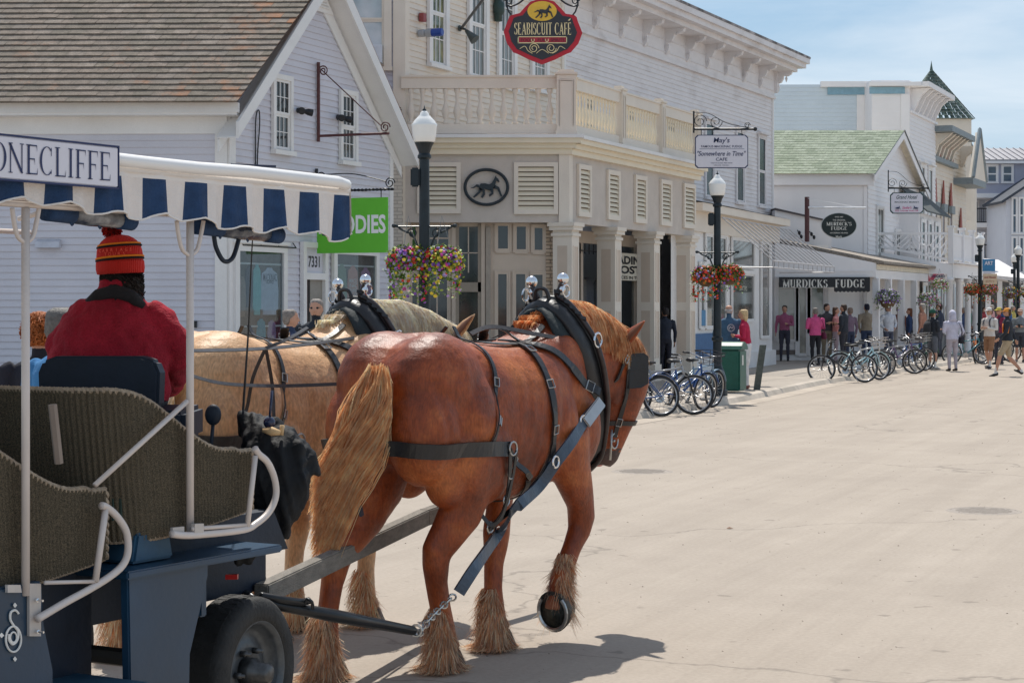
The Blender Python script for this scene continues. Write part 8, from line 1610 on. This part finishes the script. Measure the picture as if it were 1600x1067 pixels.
person('grey haired man with glasses and black jacket beside the shop door', (P(494, 0, 24.3).x, 24.3, .12), 172, 1.82, (.02, .025, .035), (.04, .04, .05), hair=(.25, .22, .2), arms=('down', 'down'), glasses=True, bulk=1.12, voxel=.012)
person('man in grey jacket and cap with dark shorts at the right photo edge', GP(1594, 566), 160, 1.76, (.22, .24, .25), (.05, .055, .07), hat='cap', hatcol=(.55, .38, .30), arms=('front', 'front'), shorts=True, bag=('camera', (.03, .03, .03)))
person('person in maroon jacket with yellow cap between the cream hoodie and black jacket men', (P(1561, 0, 61).x, 61, 0), 120, 1.80, (.25, .03, .07), (.06, .06, .08), hat='cap', hatcol=(.6, .5, .1), bag=('back', (.05, .04, .08)))
random.seed(31)
crowd = [(1404, 66, (.25, .10, .07), (.5, .45, .42), 'rust brown jacket behind the bicycles'), (1441, 63.5, (.45, .22, .15), (.1, .1, .12), 'tan orange top left of the green beanie man'), (1468, 66, (.04, .05, .08), (.1, .1, .12), 'navy fleece between the beanie man and the lilac hood'), (1506, 74, (.06, .10, .22), (.08, .08, .1), 'blue coat behind the round posts'), (1523, 78, (.5, .5, .52), (.05, .05, .08), 'light grey top behind the last round post'),
 (1537, 84, (.35, .05, .06), (.1, .1, .12), 'red top under the far baskets'), (1571, 82, (.07, .16, .40), (.1, .1, .14), 'bright blue top beside the twin lamp'), (1583, 88, (.5, .42, .12), (.07, .07, .1), 'mustard top near the far tent'), (1604, 90, (.6, .58, .55), (.05, .05, .07), 'white top at the far right edge'), (1515, 92, (.10, .25, .18), (.1, .1, .1), 'green top far down the sidewalk'), (1550, 94, (.65, .35, .35), (.1, .1, .2), 'pink top far down the street'), (1226, 60.6, (.35, .10, .18), (.05, .05, .07), 'plum top before the fudge shop window')]
for px, Y, tc_, bc_, d_ in crowd:
    x_ = P(px, 0, Y).x; person('distant person in ' + d_, (x_, Y, .12 if x_ < kx(Y) else 0), random.choice((0, 60, 170, -120)), random.uniform(1.62, 1.82), tc_, bc_, hair=random.choice(((.05, .03, .02), (.2, .12, .07), (.4, .35, .3))), arms=random.choice((('down', 'down'), ('front', 'down'), ('pocket', 'pocket'))), legs=random.choice(('stand', 'step')), group='people in the far street crowd', voxel=.02)
# people beyond the carriage at the left edge
def grocery(t):
    x = MB(M('plastic_bag_white', (.62, .66, .64), .35, .15, 14, .5, 30)); x.smooth = True; x.limb([(V((-.42, -.1, .95)), .03, .03), (V((-.42, -.1, .88)), .10, .08), (V((-.43, -.1, .7)), .13, .10), (V((-.42, -.1, .62)), .10, .08)], 14); x.ball((-.40, -.18, .82), (.05, .02, .05), 6); x.build('carrier_bag', None, t)
w1 = person('curly ginger haired woman in black coat with white plastic bag beyond the carriage', (P(62, 0, 13.2).x, 13.2, .0), 5, 1.78, (.02, .022, .03), (.03, .03, .04), hair=(.42, .12, .03), arms=('down', 'down'), extra=grocery, voxel=.012)
x = MB(hairmat_cache((.42, .12, .03))); random.seed(8)
for k in range(520):
    th, ph = random.uniform(0, 6.283), random.uniform(-.9, 1.5); d = V((math.cos(th) * math.cos(ph), math.sin(th) * math.cos(ph), math.sin(ph))); c = V((0, -.02, 1.66)) + V((d.x * .10, d.y * .11, d.z * .10)); u = d.orthogonal().normalized(); w = d.cross(u); r_ = random.uniform(.012, .022)
    x.tube([c + d * (.006 * j) + u * math.cos(j * 1.2) * r_ + w * math.sin(j * 1.2) * r_ for j in range(6)], .004, 4)
x.build('curls', None, w1)
person('person in sky blue jacket beyond the carriage beside the ginger haired woman', (P(97, 0, 12).x, 12, 0), -35, 1.84, (.05, .20, .42), (.05, .05, .07), hair=(.14, .13, .12), arms=('down', 'front'), bulk=1.15, voxel=.012)
# ================================================================ DRIVER
red_fl = M('red_fleece_jacket', (.34, .012, .030), .95, .25, 6, .5, 120, fine=.15)
DR = thing('person', 'carriage driver from behind in crimson fleece jacket and red bobble hat', 'person', P(186, 640, 8.3), local=True)
dO = V(DR.location); random.seed(2); mb = MB()
def d_(px, py, dy=0): return P(px, py, 8.3 + dy) - dO
secs = [((176, 640), .245, .17), ((172, 615), .250, .175), ((170, 590), .250, .18), ((172, 560), .248, .18), ((176, 530), .243, .175), ((180, 508), .215, .16), ((184, 486), .17, .135), ((186, 468), .118, .10), ((187, 452), .082, .08), ((187, 440), .078, .078)]
mb.limb([(d_(*c), a, b) for c, a, b in secs], 28)
mb.limb([(d_(222, 492), .07, .08), (d_(246, 512, .02), .085, .095), (d_(264, 535, .05), .085, .09), (d_(272, 556, .10), .078, .082), (d_(268, 580, .25), .068, .072), (d_(262, 600, .42), .055, .058), (d_(262, 604, .5), .045, .045)], 16, side=(0, 1, 0))
mb.limb([(d_(146, 492), .07, .08), (d_(120, 516, .02), .085, .09), (d_(104, 545, .05), .08, .088), (d_(104, 580, .10), .072, .078), (d_(120, 598, .3), .06, .06), (d_(150, 600, .45), .05, .05)], 16, side=(0, 1, 0))
me = remesh(mb, .0095, 3)
displace(me, lambda v: (lambda p: noise.noise(V((p.x * 6, p.y * 6, p.z * 11))) * .015 + abs(noise.noise(V((p.x * 13 + p.z * 9, p.y * 5, p.z * 8 - p.x * 11)))) * .020 + noise.noise(p * 34) * .003)(v + dO))
jk = link_mesh('jacket', me, None, red_fl)
# the body itself: head, neck, hips, legs, hands in one skin
mb = MB(); hc = d_(188, 418)
mb.limb([(d_(180, 650), .17, .13), (d_(180, 600), .17, .12), (d_(185, 500), .15, .10), (d_(187, 458), .062, .06), (d_(188, 440), .058, .06), (d_(189, 430, .02), .062, .075), (d_(188, 415), .072, .092), (d_(187, 395), .07, .088), (d_(187, 382), .04, .05)], 18)
for s in (-1, 1): mb.limb([(d_(180 + s * 36, 640), .09, .09), (d_(185 + s * 46, 630, .25), .085, .08), (d_(190 + s * 50, 622, .48), .07, .07), (d_(190 + s * 50, 670, .52), .055, .055), (d_(190 + s * 50, 760, .5), .045, .045), (d_(190 + s * 50, 785, .52), .045, .04), (d_(190 + s * 50, 792, .64), .045, .03)], 14)
for s, wp in ((1, d_(262, 604, .5)), (-1, d_(158, 600, .48))):
    dd = V((s * .05, .9, .1)).normalized(); sd = V((0, 0, 1)); mb.limb([(wp, .026, .022), (wp + dd * .05, .040, .02), (wp + dd * .09, .04, .02)], 10, side=sd)
    for o_ in (-.028, -.009, .010, .028): b0 = wp + dd * .085 + sd * o_; mb.limb([(b0, .010, .010), (b0 + dd * .035 + V((-s * .01, 0, 0)), .0095, .0095), (b0 + dd * .03 + V((-s * .04, 0, 0)), .009, .009)], 6)
    b0 = wp + dd * .04 + sd * .034; mb.limb([(b0, .012, .012), (b0 + dd * .03 + V((-s * .02, 0, .01)), .011, .011), (b0 + dd * .05 + V((-s * .035, 0, 0)), .009, .009)], 6)
me = remesh(mb, .012, 2); me.materials.append(skin_m); me.materials.append(clothm((.02, .02, .025)))
for p in me.polygons: p.material_index = 1 if (p.center.z < d_(0, 600).z and abs(p.center.y) < .9 and p.center.z < .085) else 0
link_mesh('body', me, DR); jk.parent = DR
x = MB(clothm((.018, .018, .022))); x.smooth = True; x.limb([(d_(186, 470), .115, .105), (d_(186, 460), .10, .10), (d_(187, 450), .085, .09), (d_(188, 441), .075, .08)], 24)
x.limb([(d_(222, 478, -.06), .02, .02), (d_(205, 463, -.10), .028, .02), (d_(180, 455, -.11), .03, .02), (d_(152, 462, -.08), .028, .02), (d_(132, 480, -.03), .02, .02)], 10, side=(0, 0, 1)); x.build('neck_scarf', None, DR)
x = MB(hairmat_cache((.018, .014, .013)))
for k in range(900):
    a = random.uniform(-.3, math.pi * .95) if random.random() < .5 else random.uniform(0, 6.28); c = hc + V((math.cos(a) * .075, -abs(math.sin(a)) * .085 + .02, random.uniform(-.115, .01))); r_ = random.uniform(.008, .02)
    if c.x > 0: c.x += .012 * random.random()
    x.tube([c + V((math.cos(j * 1.3) * r_, math.sin(j * 1.3) * r_, -.012 * j)) for j in range(6)], .003, 4)
x.build('curly_hair', None, DR)
# knitted bobble hat
kn = bpy.data.materials.new('red_knit'); kn.use_nodes = True; N_ = kn.node_tree.nodes; L_ = kn.node_tree.links.new; b_ = N_['Principled BSDF']; b_.inputs['Roughness'].default_value = .9; b_.inputs['Base Color'].default_value = (.58, .018, .012, 1)
t_ = N_.new('ShaderNodeTexCoord'); w_ = N_.new('ShaderNodeTexWave'); w_.inputs['Scale'].default_value = 45; w_.inputs['Distortion'].default_value = 1; L_(t_.outputs['Object'], w_.inputs['Vector']); u_ = N_.new('ShaderNodeBump'); u_.inputs['Strength'].default_value = .7; u_.inputs['Distance'].default_value = .004; L_(w_.outputs['Fac'], u_.inputs['Height']); L_(u_.outputs[0], b_.inputs['Normal']); _M['red_knit'] = kn
tilt = Matrix.Rotation(R(-3), 3, 'Y')
def hl(x_, y_, z_): return hc + tilt @ V((x_, y_, z_))
def hatrings(mb, prof, n=36): mb.ring_loft([[hl(math.cos(2 * math.pi * k / n) * r, math.sin(2 * math.pi * k / n) * r * 1.12, z) for k in range(n)] for r, z in prof], cap=False)
x = MB(kn); x.smooth = True; hatrings(x, [(.090, -.028), (.100, -.026), (.104, -.005), (.103, .022), (.101, .028), (.098, .029), (.099, .05), (.096, .075), (.090, .094), (.078, .112), (.062, .126), (.042, .136), (.018, .141), (.001, .142)]); ht = x.build('knit_hat', None, DR)
for z, r, m_ in ((.034, .1005, clothm((.01, .01, .012))), (.043, .1005, M('hat_orange', (.85, .25, .02), .9)), (.090, .0935, clothm((.01, .01, .012))), (.098, .0895, M('hat_orange'))):
    x = MB(m_); x.smooth = True; x.tube([hl(math.cos(2 * math.pi * k / 40) * r, math.sin(2 * math.pi * k / 40) * r * 1.12, z + .004 * math.sin(2 * math.pi * k / 40 + 2)) for k in range(40)], .0045, 6, closed=True); x.build('hat_stripe', None, ht)
x = MB(M('hat_letter_red', (.85, .12, .08), .9))
for word, z in (('CARRIAGE', .073), ('TOURS', .056)):
    for i, ch_ in enumerate(word):
        a = -math.pi / 2 + (i - len(word) / 2 + .5) * .20; ux = V((-math.sin(a), math.cos(a) * 1.12, 0)).normalized(); text_mb(x, ch_, hl(math.cos(a) * .1005, math.sin(a) * .1005 * 1.12, z), ux, (0, 0, 1), .014, .001, bold=.02)
x.build('hat_lettering', None, ht)
x = MB(kn); x2 = MB(M('pom_dark', (.12, .012, .012), .95)); pc_ = hl(-.028, 0, .168)
for k in range(900):
    th, ph = random.uniform(0, 6.283), math.asin(random.uniform(-1, 1)); d = V((math.cos(th) * math.cos(ph), math.sin(th) * math.cos(ph), math.sin(ph))); strand(random.choice((x, x, x2)), [pc_ + d * .008, pc_ + d * .03, pc_ + d * random.uniform(.038, .048) + V((0, 0, -.003))], .006, .004, d.orthogonal())
x.build('pompom', None, ht); x2.build('pompom', None, ht)
# ================================================================ BICYCLES
tyre_m = M('bicycle_tyre', (.025, .025, .027), .8, .2, 20); alu = M('bicycle_alloy', (.42, .42, .43), .3, .15, 20, metal=.9); blkp = M('black_plastic', (.02, .02, .022), .5)
def bicycle(label, loc, face, col, lean=6, fender=False, basket=None, step=False, big=True, steer=0, whitewall=False, grp='bicycles parked along the kerb', rim=None):
    t = thing('bicycle', label, 'bicycle', loc, grp, local=True); t.rotation_euler = (R(lean), 0, R(face)); r = .345; fm = M('bicycle_paint_%02x%02x%02x' % tuple(int(c * 255) for c in col), col, .3, .1, 10, coat=.4)
    sr = Matrix.Rotation(R(steer), 3, 'Z'); hx = .42
    def ws(p, front): return (V((hx + .0, 0, 0)) + sr @ (V(p) - V((hx, 0, 0)))) if front else V(p)
    for cx_, nm, fr in ((-.52, 'rear_wheel', False), (.55, 'front_wheel', True)):
        c = ws((cx_, 0, r), fr); ax = sr @ V((0, 1, 0)) if fr else V((0, 1, 0)); ux = sr @ V((1, 0, 0)) if fr else V((1, 0, 0)); cir = lambda rr, n: [c + ux * math.cos(2 * math.pi * k / n) * rr + V((0, 0, math.sin(2 * math.pi * k / n) * rr)) for k in range(n)]
        x = MB(tyre_m); x.smooth = True; x.tube(cir(r - .022, 40), .022, 8, closed=True, up=ax); wo = x.build(nm, None, t)
        x = MB(rim or alu); x.smooth = True; x.tube(cir(r - .050, 36), .012, 6, closed=True, up=ax); x.lathe(c - ax * .05, [(.012, 0), (.028, .01), (.02, .03), (.02, .07), (.028, .09), (.012, .1)], 10, ax)
        for k in range(18): a = 2 * math.pi * k / 18; x.tube([c + ax * (.03 if k % 2 else -.03), c + ux * math.cos(a) * (r - .055) + V((0, 0, math.sin(a) * (r - .055)))], .0022, 3)
        x.build('rim', None, wo)
        if fender: x = MB(fm); x.smooth = True; x.strap([c + ux * math.cos(a) * (r + .02) + V((0, 0, math.sin(a) * (r + .02))) for a in [lerp(.35, 2.9, k / 20) for k in range(21)]], .055, .006, [(ux * math.cos(a) + V((0, 0, math.sin(a)))) for a in [lerp(.35, 2.9, k / 20) for k in range(21)]]); x.build('mudguard', None, t)
    bb_, st, hd0, hd1, ra = V((-.06, 0, .30)), V((-.22, 0, .78)), V((.36, 0, .84)), V((.40, 0, .68)), V((-.52, 0, r))
    x = MB(fm); x.smooth = True; T_ = lambda a, b, rr=.017: x.tube([a, b], rr, 8)
    T_(bb_, st); T_(bb_, hd1, .02); T_(hd0, hd1, .02)
    if step: x.tube(spline([hd0 + V((0, 0, -.06)), V((.15, 0, .56)), V((-.08, 0, .46)), st.lerp(bb_, .55)], 5), .018, 8)
    else: T_(st.lerp(bb_, .1), hd0 + V((0, 0, -.03)))
    for s in (-1, 1): T_(ra + V((0, s * .05, 0)), bb_ + V((0, s * .02, 0)), .010); T_(ra + V((0, s * .05, 0)), st.lerp(bb_, .12) + V((0, s * .015, 0)), .009)
    x.build('frame', None, t)
    x = MB(fm if fender else blkp); x.smooth = True; fc = ws((.55, 0, r), True)
    for s in (-1, 1): x.tube([fc + sr @ V((0, s * .05, 0)), ws((.47, s * .05, r + .30), True), ws((.405, s * .03, .66), True)], .012, 6)
    x.build('fork', None, t)
    x = MB(blkp); x.smooth = True; x.limb([(V((-.38, 0, .90)), .07, .03), (V((-.33, 0, .915)), .085, .035), (V((-.22, 0, .905)), .05, .025), (V((-.10, 0, .90)), .018, .018)], 12, side=(0, 1, 0)); x.build('saddle', None, t)
    x = MB(alu); x.smooth = True; x.tube([st, V((-.25, 0, .88))], .013, 8); x.tube([hd0, ws((.34, 0, .95), True)], .013, 8); x.tube(spline([ws((.20, -.30, 1.02), True), ws((.32, -.22, 1.01), True), ws((.37, -.05, .96), True), ws((.37, .05, .96), True), ws((.32, .22, 1.01), True), ws((.20, .30, 1.02), True)], 5), .011, 6); x.build('handlebar', None, t)
    x = MB(blkp); x.smooth = True
    for s in (-1, 1): x.tube([ws((.30, s * .24, 1.012), True), ws((.19, s * .305, 1.02), True)], .017, 8)
    x.build('grips', None, t)
    x = MB(alu); x.lathe(bb_ + V((0, -.045, 0)), [(.085, 0), (.09, .003), (.085, .006)], 20, (0, 1, 0)); x.tube([bb_ + V((0, -.06, 0)), bb_ + V((.12, -.06, -.11))], .009, 6); x.tube([bb_ + V((0, .06, 0)), bb_ + V((-.12, .06, .11))], .009, 6); x.tube([bb_ + V((0, -.06, 0)), bb_ + V((0, .06, 0))], .014, 8); x.tube([V((-.2, .05, .30)), V((-.28, .22, .0))], .008, 6); x.build('crank', None, t)
    x = MB(blkp); x.cbox(bb_ + V((.12, -.11, -.11)), .09, .08, .02); x.cbox(bb_ + V((-.12, .11, .11)), .09, .08, .02); x.build('pedal', None, t)
    x = MB(blkp); ch_ = bb_ + V((0, -.045, 0)); x.tube([ch_ + V((0, 0, .085)), V((-.52, -.045, r + .035))], .005, 4); x.tube([ch_ - V((0, 0, .085)), V((-.52, -.045, r - .035))], .005, 4); x.build('drive_chain', None, t)
    if basket:
        x = MB(M('basket_wire_%d' % int(basket[0] * 99), basket, .6)); 
        c = V((.56, 0, .84))
        for z in (0, .08, .16, .22): s_ = .13 + z * .2; x.tube([c + V((-s_, -s_ * 1.2, z)), c + V((s_, -s_ * 1.2, z)), c + V((s_, s_ * 1.2, z)), c + V((-s_, s_ * 1.2, z))], .006, 4, closed=True)
        for k in range(8): a = k * .785; x.tube([c + V((math.cos(a) * .14, math.sin(a) * .16, 0)), c + V((math.cos(a) * .19, math.sin(a) * .22, .22))], .005, 4)
        x.build('front_basket', None, t)
    return t
blu_, sil, blk_, lb, teal, org, dgr, prp = (.02, .08, .26), (.32, .32, .33), (.03, .03, .035), (.40, .62, .68), (.05, .22, .26), (.75, .20, .02), (.03, .14, .10), (.15, .08, .2)
g0 = lambda px, py: GP(px, py)
bicycle('blue cruiser bicycle nearest the horse muzzle, front wheel pointing at the kerb', g0(990, 652), 200, blu_, 8, fender=True, steer=10)
bicycle('silver bicycle with dark saddle leaning behind the blue cruiser', g0(1036, 649), 12, sil, -7, steer=-15)
bicycle('bright blue bicycle with blue mudguards in the middle of the cafe cluster', g0(1064, 643), 35, blu_, 8, fender=True, step=True, steer=12, basket=(.03, .03, .04))
bicycle('pale blue grey bicycle rightmost of the cafe cluster, beside the lamp post', g0(1086, 639), 48, (.22, .32, .42), 9, fender=True, steer=6)
bicycle('black bicycle with silver spokes leftmost of the fudge shop cluster', g0(1319, 598), 188, blk_, 7, steer=-14)
bicycle('pale turquoise step through bicycle with basket in the fudge shop cluster', g0(1344, 594), 15, lb, -6, step=True, fender=True, basket=(.45, .40, .36), steer=12)
bicycle('white bicycle behind the turquoise one in the fudge shop cluster', g0(1351, 590), 24, (.6, .6, .6), 8, steer=-10)
bicycle('black mountain bicycle at the right end of the fudge shop cluster', g0(1361, 588), 32, blk_, -9, steer=16)
bicycle('grey bicycle leftmost of the porch post cluster', g0(1398, 584), 10, sil, 8, steer=-12)
bicycle('purple step through bicycle with wire basket in the porch post cluster', g0(1409, 583), 22, prp, -7, step=True, steer=10, basket=(.12, .10, .10))
bicycle('dark blue bicycle in the middle of the porch post cluster', g0(1420, 580), 30, blu_, 8, steer=-8)
bicycle('black bicycle with basket right of the middle in the porch post cluster', g0(1429, 578), 38, blk_, -8, basket=(.5, .48, .45), steer=14)
bicycle('green bicycle rightmost of the porch post cluster beside the beanie man', g0(1438, 577), 44, dgr, 8, fender=True, steer=5)
bicycle('teal bicycle right of the person with the lilac hood', g0(1510, 569), 10, teal, 8, steer=-12)
bicycle('orange bicycle right of the teal one by the last round posts', g0(1527, 567), 70, org, -7, step=True, steer=12)
bicycle('black bicycle behind the legs of the cream hoodie man', g0(1556, 566), 15, blk_, 7, steer=-8)
bicycle('dark bicycle near the right photo edge behind the striding man', g0(1590, 563), 20, dgr, 7, steer=8)
bpy.data.scenes.remove(_S2)
